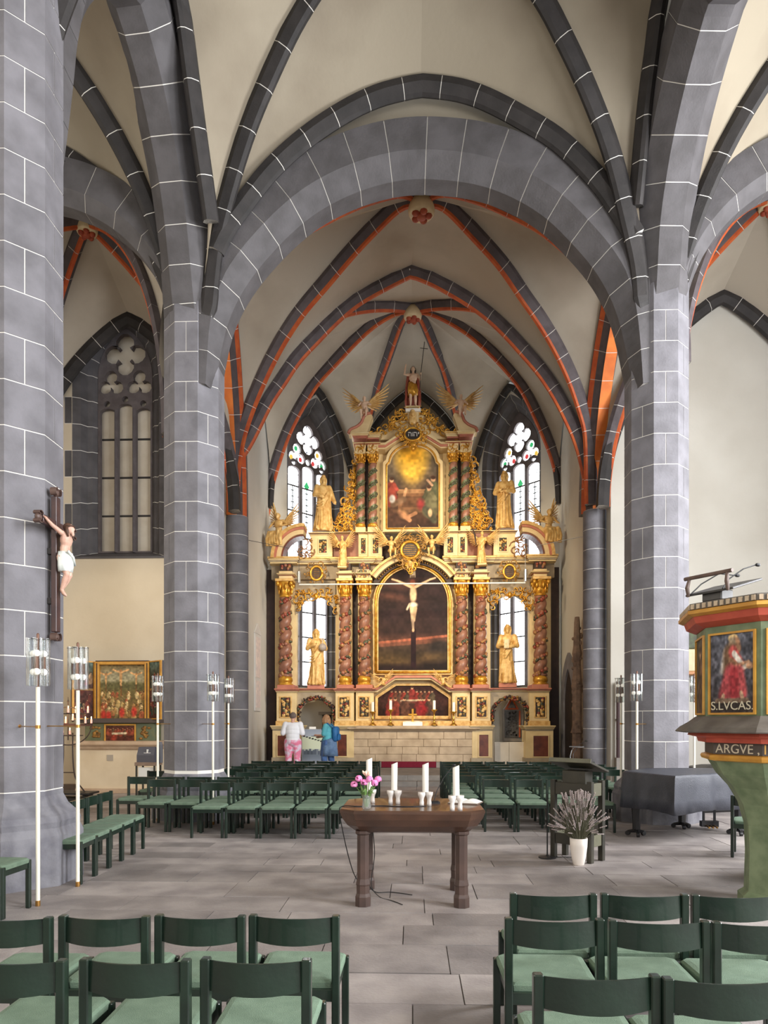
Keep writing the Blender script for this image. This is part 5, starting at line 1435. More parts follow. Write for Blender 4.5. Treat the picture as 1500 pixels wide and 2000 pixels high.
def hand(mb, p, d, r, n_=(0, -1, 0)):       # small carved hand with five fingers along d
    p, d = Vector(p), Vector(d).normalized(); n_ = Vector(n_); s_ = d.cross(n_).normalized()
    mb.ell(p + d * r, (r * .75, r * .75, r * 1.1), 8, 6, M=d.to_track_quat('Z', 'Y').to_matrix())
    for k in range(4):
        o_ = s_ * (k - 1.5) * r * .42; L_ = (1.25, 1.5, 1.4, 1.1)[k] * r
        mb.tube([p + d * r * 1.6 + o_, p + d * (r * 1.7 + L_ * .6) + o_ + n_ * r * .05, p + d * (r * 1.7 + L_ * .95) + o_ + n_ * r * .35], [r * .2, r * .19, r * .14], 6)
    mb.tube([p + s_ * r * .6 + d * r * .4, p + s_ * r * 1.1 + d * r * 1.1, p + s_ * r * 1.1 + d * r * 1.7], [r * .24, r * .21, r * .15], 6)
def wing(name, parent, root, ang, L, m, side, y=0.05, nf=11):
    """wing in the x-z plane: feathers fan from ang (radians from +x) downwards"""
    mb = MB(); root = Vector(root)
    for k in range(nf):
        t = k / (nf - 1)
        a = ang - t * 1.25
        l = L * (1 - .50 * t)
        base = root + Vector((side * cos(ang) * L * .30 * (1 - t), 0, sin(ang) * L * .30 * (1 - t)))
        d = Vector((side * cos(a), 0.10, sin(a)))
        M3 = d.to_track_quat('Z', 'Y').to_matrix()
        mb.ell(base + d * l * .40 + Vector((0, y + .006 * k, 0)), (.055 * L, .018 * L + .004, l * .42), 7, 7, M=M3)
    for k in range(7):
        t = k / 6; a = ang - t * 1.1; d = Vector((side * cos(a), 0.05, sin(a)))
        mb.ell(root + d * L * .26 + Vector((0, y - .012, 0)), (.05 * L, .02 * L, .24 * L), 7, 6, M=d.to_track_quat('Z', 'Y').to_matrix())
    mb.tube([root, root + Vector((side * cos(ang), 0, sin(ang))) * L * .55 + Vector((0, y, 0)), root + Vector((side * cos(ang), 0.05, sin(ang))) * L * .72 + Vector((0, y, 0))], [.045 * L, .05 * L, .02 * L], 7)
    return mb.build(name, m, parent, smooth=True)
def statue(label, cat_name, p, H, face=0.0, lean=.4, sd=1, beard=False, arms=None, w=1.0, m=None, longhair=True, turn=0.0, vox=None, group=None):
    t = thing(cat_name, label, 'statue', p, face, group)
    mb = MB(); dx = robed(mb, H, lean, sd, w)
    hx = dx(.9)
    head(mb, (hx, -.015 * H, .945 * H), .066 * H, beard, True, turn, longhair)
    for pts in (arms or ()):
        P_ = [Vector(q) * H for q in pts]
        limb(mb, P_, [.052 * H, .046 * H, .036 * H][:len(P_)] if len(P_) <= 3 else [.05 * H] * len(P_))
        d = (P_[-1] - P_[-2])
        hand(mb, P_[-1], d, .022 * H)
    mb.ell((-.06 * H, -.10 * H, .015 * H), (.03 * H, .06 * H, .022 * H), 8, 6).ell((.06 * H, -.10 * H, .015 * H), (.03 * H, .06 * H, .022 * H), 8, 6)
    remesh(mb.build('figure', m or M_GILT, t), vox or H * .0085, 2)
    return t
def nude(mb, S_, J, hd=.5, beard=False, longhair=True, turn=0, hair=True):
    """body from joints J (dict of points); S_ = stature; one continuous figure once remeshed"""
    V = {k: Vector(v) for k, v in J.items()}
    pel, ch, nk = V['pelvis'], V['chest'], V['neck']
    ax = (V['shl'] - V['shr']).normalized()
    M3 = Matrix((ax, (nk - pel).normalized().cross(ax), (nk - pel).normalized())).transposed()
    mb.ell(pel, (.092 * S_, .068 * S_, .075 * S_), 12, 8, M=M3)
    mb.ell(pel.lerp(ch, .5), (.078 * S_, .058 * S_, .10 * S_), 12, 8, M=M3)
    mb.ell(ch, (.100 * S_, .068 * S_, .105 * S_), 12, 8, M=M3)
    limb(mb, [V['shl'], ch.lerp(nk, .6), V['shr']], [.034 * S_, .045 * S_, .034 * S_])
    limb(mb, [ch.lerp(nk, .6), nk, V['head']], [.040 * S_, .031 * S_, .03 * S_])
    for s in 'lr':
        limb(mb, [V['sh' + s], V['el' + s], V['wr' + s]], [.033 * S_, .025 * S_, .018 * S_])
        hand(mb, V['wr' + s], V['wr' + s] - V['el' + s], .020 * S_)
        limb(mb, [V['hip' + s], V['hip' + s].lerp(V['kn' + s], .45), V['kn' + s], V['kn' + s].lerp(V['an' + s], .35), V['an' + s]], [.062 * S_, .056 * S_, .036 * S_, .038 * S_, .022 * S_])
        f = V.get('toe' + s, V['an' + s] + Vector((0, -.11 * S_, -.03 * S_)))
        limb(mb, [V['an' + s], V['an' + s].lerp(f, .55) + Vector((0, 0, -.008 * S_)), f], [.023 * S_, .022 * S_, .014 * S_])
    head(mb, V['head'], .066 * S_, beard, hair, turn, longhair)

# ------------------------------------------------------------------ crucifix on the nearest pillar
cx_ = thing('crucifix', 'dark wooden crucifix with white loincloth figure on the nearest left pillar', 'crucifix', (-3.775, 7.40, 0))
M_CROSS = mat('dark_cross_wood', S(54, 34, 36), S(70, 46, 44), 6, .4, .1)
zc = lambda py: EYE + (HY - py) / FPX * 7.55
zT, zB, zA = zc(972), zc(1235), zc(1028)
for (b_, nm) in (((-.03, .03, -.045, .045, zB, zT), 'upright_beam'), ((-.028, .028, -.30, .30, zA - .045, zA + .045), 'cross_beam')):
    MB().cbox(*b_, .006).build(nm, M_CROSS, cx_)
M_SCRL = mat('carved_scroll_wood', S(96, 74, 66), S(78, 58, 52), 8, .5, .1)
for k, (y, z, a) in enumerate(((0, zT, pi / 2), (0, zB, -pi / 2), (-.30, zA, pi), (.30, zA, 0))):
    m = MB()
    for s in (-1, 1):
        sp = []
        for j in range(14):
            u = j / 13 * 1.5 * pi; r_ = .055 * (1 - j / 18)
            lx, lz = .045 - r_ * cos(u) * .9 + .02, s * (.035 + r_ * sin(u) * .6)
            sp.append(Vector((0, y + cos(a) * lx - sin(a) * lz, z + sin(a) * lx + cos(a) * lz)))
        rings = [[q + Vector((-.035, 0, 0)), q + Vector((.035, 0, 0)), q + Vector((.035, .008, .008)), q + Vector((-.035, .008, .008))] for q in sp]
        m.loft(rings)
    m.ell((0, y + cos(a) * .05, z + sin(a) * .05), (.034, .045, .045), 10, 7)
    m.build('scroll_end', M_SCRL, cx_, smooth=False)
MB().box(-.11, -.02, -.03, .03, zA - .3, zA - .24).box(-.11, -.02, -.03, .03, zB + .3, zB + .36).build('wall_mount', M_IRON, cx_)
M_CORP = mat('corpus_flesh', S(212, 172, 152), S(190, 146, 128), 10, .5, .1)
m = MB()
zh = zA - .03; zf = zc(1158); X = .085
S_ = (zh - zf) / .80
J = dict(pelvis=(X, .01, zf + .44 * S_), chest=(X + .03, 0, zf + .66 * S_), neck=(X + .03, 0, zf + .755 * S_), head=(X + .075, -.02, zf + .79 * S_),
         shl=(X + .02, .105 * S_, zf + .725 * S_), shr=(X + .02, -.105 * S_, zf + .725 * S_), ell=(.06, .19, zA - .04), elr=(.06, -.19, zA - .04), wrl=(.045, .275, zA), wrr=(.045, -.275, zA),
         hipl=(X, .05 * S_, zf + .43 * S_), hipr=(X, -.05 * S_, zf + .43 * S_), knl=(X + .05, .03, zf + .22 * S_), knr=(X + .05, -.03, zf + .22 * S_), anl=(.055, .012, zf + .03), anr=(.07, -.012, zf + .03), toel=(.10, .012, zf - .03), toer=(.115, -.012, zf - .03))
nude(m, S_, J, beard=True, turn=pi / 2, hair=False)
remesh(m.build('corpus', M_CORP, cx_), .006, 2)
m = MB()
m.loft([[(X + .02 + (.075 + a_) * S_ * cos(t) * (1 + .06 * sin(7 * t + 9 * z)), (.105 + a_) * S_ * sin(t) * (1 + .06 * sin(7 * t + 9 * z)), zf + z * S_) for t in [2 * pi * k / 28 for k in range(28)]] for z, a_ in ((.26, .0), (.33, .01), (.42, .012), (.50, .0))])
m.tube([(X + .09, -.10 * S_, zf + .50 * S_), (X + .105, 0, zf + .44 * S_), (X + .08, .10 * S_, zf + .36 * S_)], .014, 6)
m.build('loincloth', mat('white_cloth_paint', S(228, 232, 226), S(206, 212, 208), 8, .6), cx_, smooth=True)
m = MB(); hc = Vector(J['head'])
R6 = .066 * S_
m.ell(hc + Vector((-.3, 0, .3)) * R6, (.92 * R6, .92 * R6, .86 * R6), 10, 8)
for s in (-1, 1): m.tube([hc + Vector((-.2, s * .75, .3)) * R6, hc + Vector((-.1, s * .85, -.6)) * R6, hc + Vector((.1, s * .75, -1.6)) * R6], [.3 * R6, .35 * R6, .15 * R6], 7)
m.tube([hc + Vector((.80 * cos(t), .86 * sin(t), .5)) * R6 for t in [2 * pi * k / 14 for k in range(15)]], .16 * R6, 6)
m.build('hair_and_thorn_crown', mat('brown_hair', S(92, 64, 48), S(72, 48, 36), 12, .6), cx_, smooth=True)

# ------------------------------------------------------------------ high altar: helpers
YA = 22.0
ha = thing('high_altar', 'tall baroque high altar, gilded and painted, with twisted columns and two paintings', 'altar')
M_HC = mat('altar_cream', S(224, 200, 150), S(210, 184, 134), 3, .5, .08)
M_HK = mat('altar_pink', S(192, 124, 100), S(174, 106, 84), 4, .5, .08)
M_HR = mat('altar_red_marble', S(118, 62, 44), S(88, 44, 34), 6, .35, .05)
M_HG = mat('altar_grey', S(176, 160, 134), S(158, 142, 118), 4, .55, .08)
M_HD = mat('altar_dark', S(48, 32, 30), S(60, 42, 36), 5, .6)
AX = lambda px, y=YA: W(px, 1407, y).x
AZ = lambda py, y=YA: W(806, py, y).z
def abox(name, px0, py0, px1, py1, yf, yb, m, parent=None):
    return MB().cbox(AX(px0, yf), AX(px1, yf), yf, yb, AZ(py1, yf), AZ(py0, yf), .008).build(name, m, parent or ha)
def apoly(name, pts, yf, yb, m, holes=(), parent=None):
    return MB().plate([(AX(x, yf), AZ(y, yf)) for x, y in pts], [[(AX(x, yf), AZ(y, yf)) for x, y in h] for h in holes], fy, yf, yb).build(name, m, parent or ha)
def band(name, path, h, yf, yb, m, parent=None):        # horizontal moulding that follows a path of pixels (lower edge), h px high
    return apoly(name, list(path) + [(x, y - h) for x, y in reversed(path)], yf, yb, m, (), parent)
MIRX = 1613.0                      # mirror axis: px -> MIRX - px
def both(f):
    f(lambda x: x, 1); f(lambda x: MIRX - x, -1)
def sx(g, a, b): return (min(g(a), g(b)), max(g(a), g(b)))
def foliage(name, poly, yf, n, sz, m, parent=None, sd=0, thick=.02, avoid=None):      # carved scrolls and leaves filling a polygon of pixels
    r = random.Random(sd); mb = MB()
    xs_, ys_ = [p[0] for p in poly], [p[1] for p in poly]
    def inside(x, y):
        c_ = False
        for i in range(len(poly)):
            (x1, y1), (x2, y2) = poly[i], poly[i - 1]
            if (y1 > y) != (y2 > y) and x < (x2 - x1) * (y - y1) / (y2 - y1) + x1: c_ = not c_
        return c_
    k = 0; tries = 0; pts = []
    while k < n and tries < n * 60:
        tries += 1
        x, y = r.uniform(min(xs_), max(xs_)), r.uniform(min(ys_), max(ys_))
        if avoid and ((x - avoid[0]) / avoid[2]) ** 2 + ((y - avoid[1]) / avoid[3]) ** 2 < 1: continue
        if not inside(x, y) or any((x - a) ** 2 + (y - b) ** 2 < (sz * .55) ** 2 for a, b in pts): continue
        pts.append((x, y)); k += 1
        c_ = Vector((AX(x, yf), yf, AZ(y, yf))); R_ = sz / 62.0 * r.uniform(.5, .9); a_ = r.uniform(0, 2 * pi); s_ = r.choice((-1, 1))
        if k % 3:
            sp = [c_ + Vector((R_ * (1 - j / 13) * cos(a_ + s_ * j * .62), -thick * (.6 + j * .12), R_ * (1 - j / 13) * sin(a_ + s_ * j * .62))) for j in range(12)]
            mb.tube(sp, [thick * (.35 + .8 * sin(pi * min(1, (j + 1) / 8))) for j in range(12)], 5)
        else:
            d = Vector((cos(a_), -.25, sin(a_))); M3 = d.to_track_quat('Z', 'Y').to_matrix()
            for q in (-.6, 0, .6):
                d2_ = Vector((cos(a_ + q), -.25, sin(a_ + q)))
                mb.ell(c_ + d2_ * R_ * .5 + Vector((0, -thick, 0)), (R_ * .20, thick, R_ * .55), 6, 5, M=d2_.to_track_quat('Z', 'Y').to_matrix())
    return mb.build(name, m, parent or ha, smooth=True)
M_FRU = [mat('fruit_red', S(146, 68, 50), S(122, 52, 40), 9, .4), mat('fruit_amber', S(168, 122, 76), S(146, 100, 60), 9, .4), mat('leaf_olive', S(82, 82, 60), S(64, 66, 48), 9, .5), mat('fruit_rose', S(164, 110, 86), S(138, 88, 70), 9, .4)]
def fruit(mb_list, c, r_, k, rr_):
    mb_list.ell(c, (r_, r_, r_), 7, 5, m=k)
def garland(name, pts, r_, n, parent, sd=0, mats=None):
    rr_ = random.Random(sd); mb = MB(); q = resample([Vector(p) for p in pts], n=n)
    for p in q:
        for j in range(3):
            c = p + Vector((rr_.uniform(-1, 1), rr_.uniform(-1, 0), rr_.uniform(-1, 1))) * r_ * .7
            kk = rr_.choice((0, 1, 2, 2, 3))
            if kk == 2: mb.ell(c, (r_ * .75, r_ * .3, r_ * .4), 6, 4, m=2, M=Matrix.Rotation(rr_.uniform(0, 6), 3, 'Y'))
            else: fruit(mb, c, r_ * rr_.uniform(.38, .6), kk, rr_)
    return mb.build(name, mats or M_FRU, parent, smooth=True, kind='stuff')
def panel(px0, py0, px1, py1, yf, sd, parent=None, kind='relief', fm=None):
    t = thing('carved_panel', parent=parent or ha)
    w_ = 2.2
    o = [(px0 - w_, py1 + w_), (px1 + w_, py1 + w_), (px1 + w_, py0 - w_), (px0 - w_, py0 - w_)]; i = [(px0, py1), (px1, py1), (px1, py0), (px0, py0)]
    apoly('panel_frame', o, yf - .025, yf + .01, fm or M_HC, [i], t)
    apoly('panel_field', i, yf - .004, yf + .02, M_HR if kind == 'marble' else M_HD, (), t)
    if kind == 'relief':
        rr_ = random.Random(sd); mb = MB(); cx, w2, h2 = (px0 + px1) / 2, (px1 - px0) / 2, (py1 - py0)
        for k in range(13):
            y = py0 + h2 * (.08 + .84 * k / 12)
            for s in (-1, 1):
                x = cx + s * w2 * rr_.uniform(.1, .78); R_ = w2 / 62 * rr_.uniform(.22, .42)
                mb.ell((AX(x, yf), yf - .012, AZ(y, yf)), (R_, .022, R_ * rr_.uniform(.6, 1.3)), 7, 5, m=rr_.choice((0, 1, 2, 3, 1, 2)))
        mb.build('panel_relief', [M_DGOLD, M_GILT, M_FRU[2], M_FRU[0]], t, smooth=True)
    return t
def cornice(px0, px1, pyb, pyt, yf, yb, mats=None, parent=None):      # stepped moulding growing outwards to the top
    t = thing('cornice', parent=parent or ha); n = 4; mats = mats or (M_HK, M_HC, M_HC, M_GILT)
    for k in range(n):
        y1 = pyb + (pyt - pyb) * (k + 1) / n; y0 = pyb + (pyt - pyb) * k / n
        f = yf - .05 * k; ex = 1.6 * k
        MB().cbox(AX(px0 - ex, f), AX(px1 + ex, f), f, yb, AZ(y0, f), AZ(y1, f), .006).build('moulding', mats[k], t)
    return t
def twisted(px, pyt, pyb, wpx, yc, style, sd, capt, based, sgn=1):
    t = thing('twisted_column', parent=ha)
    x, zt_, zb_ = AX(px, yc), AZ(pyt, yc), AZ(pyb, yc); r0 = wpx / 62.0 / 2
    turns = 5.5 if style else 5.0
    n, nz = 18, 66; mb = MB(); rings = []; h_ = zt_ - zb_
    for i in range(nz + 1):
        u = i / nz; ph_ = sgn * 2 * pi * turns * u; tap = 1 - .14 * u
        rings.append([(x + r0 * tap * (1 + (.17 if style else .10) * cos(a - ph_)) * cos(a), yc + r0 * tap * (1 + (.17 if style else .10) * cos(a - ph_)) * sin(a), zb_ + h_ * u) for a in [2 * pi * j / n for j in range(n)]])
    o_ = len(mb.f); mb.loft(rings)
    if not style:
        for i in range(nz):
            for j in range(n):
                u = (i + .5) / nz; d = ((2 * pi * (j + .5) / n) - sgn * 2 * pi * turns * u) % (2 * pi)
                mb.m[o_ + i * n + j] = 1 if 1.5 < d < 4.6 else 0
    mb.build('column_shaft', [M_ROSE, M_LEAFG], t, smooth=True)
    rr_ = random.Random(sd); g = MB()
    for i in range(150 if style else 90):
        u = i / (149.0 if style else 89.0)
        a = sgn * 2 * pi * turns * u + pi + rr_.uniform(-.55, .55)
        if sin(a) > .35: continue
        R_ = r0 * (1 - .14 * u) * .97
        c = Vector((x + R_ * cos(a), yc + R_ * sin(a), zb_ + h_ * u))
        kk = rr_.choice((0, 1, 2, 2, 3, 1)) if style else 2
        if kk == 2: g.ell(c, (r0 * .42, r0 * .22, r0 * .24), 6, 4, m=2, M=Matrix.Rotation(rr_.uniform(0, 6), 3, 'Y'))
        else: g.ell(c, r0 * rr_.uniform(.22, .40), 7, 5, m=kk)
    g.build('fruit_garland' if style else 'leaf_garland', M_FRU, t, smooth=True, kind='stuff')
    cz0, cz1 = AZ(capt[1], yc), AZ(capt[0], yc); ch = cz1 - cz0
    mb = MB(); mb.lathe([(r0 * .98, 0), (r0 * 1.08, ch * .06), (r0 * .9, ch * .12), (r0 * .95, ch * .5), (r0 * 1.25, ch * .8), (r0 * 1.35, ch * .86)], 14, c=(x, yc, cz0))
    for row, (zz, q, nn) in enumerate(((.36, 1.08, 7), (.58, 1.2, 7))):
        for k in range(nn):
            a = 2 * pi * (k + row * .5) / nn
            mb.ell((x + r0 * q * cos(a), yc + r0 * q * sin(a), cz0 + ch * zz), (r0 * .2, r0 * .2, ch * .20), 6, 5)
    for k in range(4):
        a = pi / 4 + k * pi / 2
        mb.ell((x + r0 * 1.6 * cos(a), yc + r0 * 1.6 * sin(a), cz0 + ch * .74), (r0 * .33, r0 * .33, ch * .15), 8, 6)
    mb.build('capital', M_GOLD, t, smooth=True)
    q = r0 * 1.5
    MB().cbox(x - q, x + q, yc - q, yc + q, cz0 + ch * .86, cz1, .006).build('abacus', M_GILT, t)
    bz0, bz1 = AZ(based[1], yc), AZ(based[0], yc); bh = bz1 - bz0
    MB().lathe([(r0 * 1.3, 0), (r0 * 1.32, bh * .12), (r0 * 1.05, bh * .2), (r0 * 1.1, bh * .3), (r0 * 1.25, bh * .45), (r0 * 1.2, bh * .7), (r0 * .95, bh)], 16, c=(x, yc, bz0)).build('column_base', M_GOLD, t, smooth=True)
    return t, x, r0
M_ROSE = mat('rose_column_paint', S(156, 108, 86), S(124, 84, 68), 7, .4, .08)
M_LEAFG = mat('green_leaf_paint', S(104, 112, 76), S(84, 92, 62), 9, .5, .15)
# ------------------------------------------------------------------ high altar: architecture
# lower storey
def low(g, s):
    for a, b in ((532, 586), (651, 691)):
        x0, x1 = sx(g, a, b)
        abox('base_block', x0, 1426, x1, 1488, 21.95, 22.75, M_HC)
        abox('base_plinth', x0 - 2, 1480, x1 + 2, 1489, 21.90, 22.75, M_HG)
        cornice(x0, x1, 1427, 1417, 21.93, 22.75, (M_HG, M_HC, M_HC, M_HC))
    x0, x1 = sx(g, 542, 571); panel(x0, 1437, x1, 1477, 21.95, 1, kind='marble')
    x0, x1 = sx(g, 659, 677); panel(x0, 1435, x1, 1477, 21.95, 1, kind='marble')
    for (a, b, pa, pb, yf) in ((540, 579, 548, 567, 22.0), (655, 691, 663, 682, 21.98), (695, 730, 702, 720, 22.08)):
        x0, x1 = sx(g, a, b)
        abox('pedestal_block', x0, 1354, x1, 1418, yf, 22.75, M_HC)
        abox('pedestal_foot', x0 - 2, 1408, x1 + 2, 1418, yf - .05, 22.75, M_GILT)
        y0, y1 = sx(g, pa, pb); panel(y0, 1362, y1, 1400, yf, int(a), fm=M_GILT)
        cornice(x0, x1, 1354, 1344, yf, 22.75, (M_HC, M_HC, M_HK, M_HK))
    # pierced arch between the pedestals with its fruit garland
    arc = lambda r_: [(g(617 + r_ * cos(a)), 1398 - r_ * sin(a)) for a in [pi * k / 16 for k in range(17)]]
    apoly('arch_panel', [(g(577), 1352), (g(657), 1352), (g(657), 1488), (g(648), 1488)] + [(g(617 + 31 * cos(a)), 1398 - 31 * sin(a)) for a in [pi * k / 16 for k in range(17)]] + [(g(586), 1488), (g(577), 1488)], 22.16, 22.3, M_HG)
    garland('fruit_garland', [Vector((AX(x, 22.12), 22.12, AZ(y, 22.12))) for x, y in [(g(653.5), 1412)] + arc(35.5) + [(g(580.5), 1412)]], .075, 46, ha, 5, [M_FRU[0], M_DGOLD, M_HD, M_FRU[2]])
    cornice(*sx(g, 577, 657), 1352, 1344, 22.14, 22.75, (M_HC, M_HC, M_HK, M_HK))
    # columns with plinths, blocks above
    for k, (px, w_, yc, zf_) in enumerate(((557.5, 23, 22.14, 1), (674, 21.5, 22.10, 1), (711.5, 21.5, 22.2, 1))):
        p_ = g(px)
        abox('column_plinth', p_ - 16.5, 1337, p_ + 16.5, 1346, yc - .27, 22.75, M_HR if False else M_HK)
        twisted(p_, 1166, 1321, w_, yc, 1, int(px), (1131, 1166), (1320, 1338), 1)
        abox('impost_block', p_ - 13, 1113, p_ + 13, 1132, yc - .22, 22.75, M_HC)
        cornice(p_ - 13, p_ + 13, 1123, 1117, yc - .22, 22.75, (M_HC, M_HK, M_HC, M_HC))
        abox('frieze_block', p_ - 11, 1099, p_ + 11, 1114, yc - .20, 22.75, M_HD)
        rr_ = random.Random(k); mb = MB()
        for j in range(9): mb.ell((AX(p_ + rr_.uniform(-8, 8), yc - .2), yc - .2, AZ(rr_.uniform(1102, 1112), yc)), rr_.uniform(.03, .06), 7, 5, m=rr_.choice((0, 1, 3)))
        mb.build('frieze_fruit', M_FRU, ha, smooth=True)
    # piers behind the columns, painted gap shade, side frames of the openings
    abox('pier', *(lambda q: (q[0], 1128, q[1], 1345))(sx(g, 537, 579)), 22.45, 22.8, M_HC)
    abox('dark_side_board', *(lambda q: (q[0], 1110, q[1], 1486))(sx(g, 521, 538)), 22.55, 22.8, M_HD)
    abox('pier', *(lambda q: (q[0], 1128, q[1], 1345))(sx(g, 655, 688)), 22.42, 22.8, M_HC)
    abox('recess_shade', *(lambda q: (q[0], 1128, q[1], 1345))(sx(g, 687, 700)), 22.62, 22.8, M_HD)  # dark strip puts the shade between the columns into the colour
    abox('pier', *(lambda q: (q[0], 1128, q[1], 1345))(sx(g, 699, 742)), 22.5, 22.8, M_HC)
    # spandrel with gilt leaves over the window opening
    apoly('opening_spandrel', [(g(577), 1100), (g(657), 1100), (g(657), 1200), (g(650), 1186), (g(640), 1173), (g(628), 1166), (g(617), 1164), (g(604), 1166), (g(592), 1174), (g(583), 1188), (g(577), 1200)], 22.42, 22.6, M_HG)
    foliage('gilt_leaves', [(g(577), 1152), (g(600), 1150), (g(617), 1154), (g(640), 1150), (g(657), 1160), (g(657), 1196), (g(647), 1186), (g(636), 1170), (g(617), 1166), (g(600), 1170), (g(588), 1182), (g(578), 1200)], 22.38, 34, 10, M_GOLD, None, 3)
    MB().ell((AX(g(617), 22.3), 22.34, AZ(1163, 22.3)), (.07, .07, .11), 10, 8).build('gilt_mask', M_GOLD, ha, smooth=True)
    # frieze and main cornice
    abox('frieze', *(lambda q: (q[0], 1098, q[1], 1130))(sx(g, 530, 742)), 22.3, 22.8, M_HG)
    x0, x1 = sx(g, 694, 727); panel(x0 + 4, 1113, x1 - 8, 1127, 22.0, 9, kind='relief', fm=M_HG)
    cornice(*sx(g, 527, 744), 1100, 1086, 22.12, 22.8, (M_HC, M_HG, M_HC, M_GILT))
    cornice(*sx(g, 527, 580), 1098, 1084, 21.95, 22.8, (M_HC, M_HG, M_HC, M_GILT))
    cornice(*sx(g, 648, 730), 1099, 1087, 22.0, 22.8, (M_HC, M_HG, M_HC, M_GILT))
    # oval cartouche on the frieze
    ov = lambda cx, cy, rx, ry, n=24: [(cx + rx * cos(2 * pi * k / n), cy + ry * sin(2 * pi * k / n)) for k in range(n)]
    ct = thing('oval_cartouche', parent=ha)
    apoly('cartouche_field', ov(g(618), 1118, 10, 12), 21.86, 21.95, M_HD, (), ct)
    for j in range(5):
        abox('inscription_line', g(618) - 6, 1110.5 + 3.6 * j, g(618) + 6, 1111.6 + 3.6 * j, 21.845, 21.87, M_DGOLD, ct)
    foliage('cartouche_frame', [(g(618) + (12 + 7 * (k % 2)) * cos(a) * 1.15, 1119 + (13 + 6 * (k % 2)) * sin(a) * 1.15) for k, a in enumerate([2 * pi * k / 26 for k in range(26)])], 21.86, 46, 8, M_DGOLD, ct, 21, .02, (g(618), 1118, 15, 17))
    mb = MB(); mb.tube([Vector((AX(x, 21.84), 21.84, AZ(y, 21.84))) for x, y in ov(g(618), 1118, 11.5, 13.5) + [(g(618) + 11.5, 1118)]], .04, 7).build('cartouche_rim', M_GOLD, ct, smooth=True)
    # attic storey
    x0, x1 = sx(g, 606, 649)
    abox('attic_pedestal', x0, 1044, x1, 1086, 21.97, 22.75, M_HC)
    cornice(x0, x1, 1044, 1037, 21.95, 22.75, (M_HC, M_HC, M_HR, M_HC))
    a, b = sx(g, 623, 638); panel(a, 1052, b, 1078, 21.97, 31, fm=M_HC)
    abox('attic_recess', *(lambda q: (q[0], 1042, q[1], 1086))(sx(g, 647, 702)), 22.2, 22.75, mat('recess_brown', S(150, 96, 74), S(128, 78, 60), 4, .5))
    for (a, b, yf) in ((700, 719, 22.05), (719, 746, 22.0)):
        q0, q1 = sx(g, a, b); abox('attic_block', q0, 1043, q1, 1086, yf, 22.75, M_HC)
        cornice(q0, q1, 1043, 1037, yf, 22.75, (M_HC, M_HC, M_HR, M_HC))
    a, b = sx(g, 705, 714); panel(a, 1050, b, 1080, 22.05, 33, fm=M_HC)
    a, b = sx(g, 728, 739); panel(a, 1050, b, 1080, 22.0, 35, fm=M_HC)
    abox('gap_shade', *(lambda q: (q[0], 1044, q[1], 1090))(sx(g, 745, 761)), 22.4, 22.75, M_HD)  # shade of the gap put in as a dark block
    cornice(*sx(g, 640, 702), 1042, 1037, 22.15, 22.75, (M_HC, M_HC, M_HR, M_HC))
    # broken quarter-round pediment
    qa = lambda r_, r2: [(g(590 - r_ * cos(a)), 1086 - r_ * 1.08 * sin(a)) for a in [pi * .52 * k / 12 for k in range(13)]] + [(g(590 - r2 * cos(a)), 1086 - r2 * 1.08 * sin(a)) for a in [pi * .52 * k / 12 for k in range(12, -1, -1)]]
    apoly('quarter_pediment', qa(62, 56), 21.72, 22.4, M_GILT)
    apoly('quarter_pediment', qa(56.5, 51), 21.78, 22.4, M_HK)
    apoly('quarter_pediment', qa(51.5, 42), 21.84, 22.4, M_HC)
    apoly('quarter_pediment', qa(42.5, 38), 21.9, 22.4, M_HR)
    foliage('brown_scroll', [(g(583), 1086), (g(585), 1068), (g(596), 1058), (g(607), 1052), (g(608), 1086)], 21.95, 16, 13, mat('brown_carving', S(150, 102, 58), S(116, 76, 44), 7, .5), None, 8)
    # upper storey
    for k, (px, yc) in enumerate(((704, 22.18), (728, 22.12))):
        p_ = g(px)
        abox('column_plinth', p_ - 10, 1028, p_ + 10, 1038, yc - .17, 22.75, M_HC)
        twisted(p_, 905, 1023, 16, yc, 0, int(px), (885, 905), (1022, 1030), 1)
        abox('letter_block', p_ - 10.5, 864, p_ + 10.5, 884, yc - .2, 22.75, M_HC)
        cornice(p_ - 10.5, p_ + 10.5, 867, 862, yc - .2, 22.75, (M_HC, M_HK, M_HK, M_HC))
        foliage('gilt_monogram', [(p_ - 7, 868), (p_ + 7, 868), (p_ + 7, 882), (p_ - 7, 882)], yc - .2, 5, 9, M_GOLD, None, k + 3, .014)
    abox('upper_pier', *(lambda q: (q[0], 884, q[1], 1036))(sx(g, 692, 748)), 22.45, 22.75, M_HC)
    abox('recess_shade', *(lambda q: (q[0], 890, q[1], 1030))(sx(g, 713, 719.5)), 22.42, 22.6, M_HD)  # dark strip carries the shade between the upper columns
    cornice(*sx(g, 690, 740), 856, 843, 21.98, 22.75, (M_HK, M_HC, M_HC, M_GILT))
    cornice(*sx(g, 690, 716), 854, 842, 21.86, 22.75, (M_HK, M_HK, M_HC, M_HC))
    foliage('gilt_wing_scroll', [(g(689), 898), (g(696), 902), (g(697), 1036), (g(656), 1036), (g(655), 1018), (g(668), 990), (g(678), 960), (g(684), 925)], 22.3, 85, 11, M_GOLD, None, 12, .028)
    MB().tube(cr([Vector((AX(g(x), 22.36), 22.36, AZ(y, 22.36))) for x, y in ((692, 905), (688, 950), (676, 985), (662, 1005), (658, 1022), (668, 1034), (682, 1030), (684, 1016), (674, 1010))], .05), .06, 7).build('gilt_wing_scroll', M_DGOLD, ha, smooth=True)
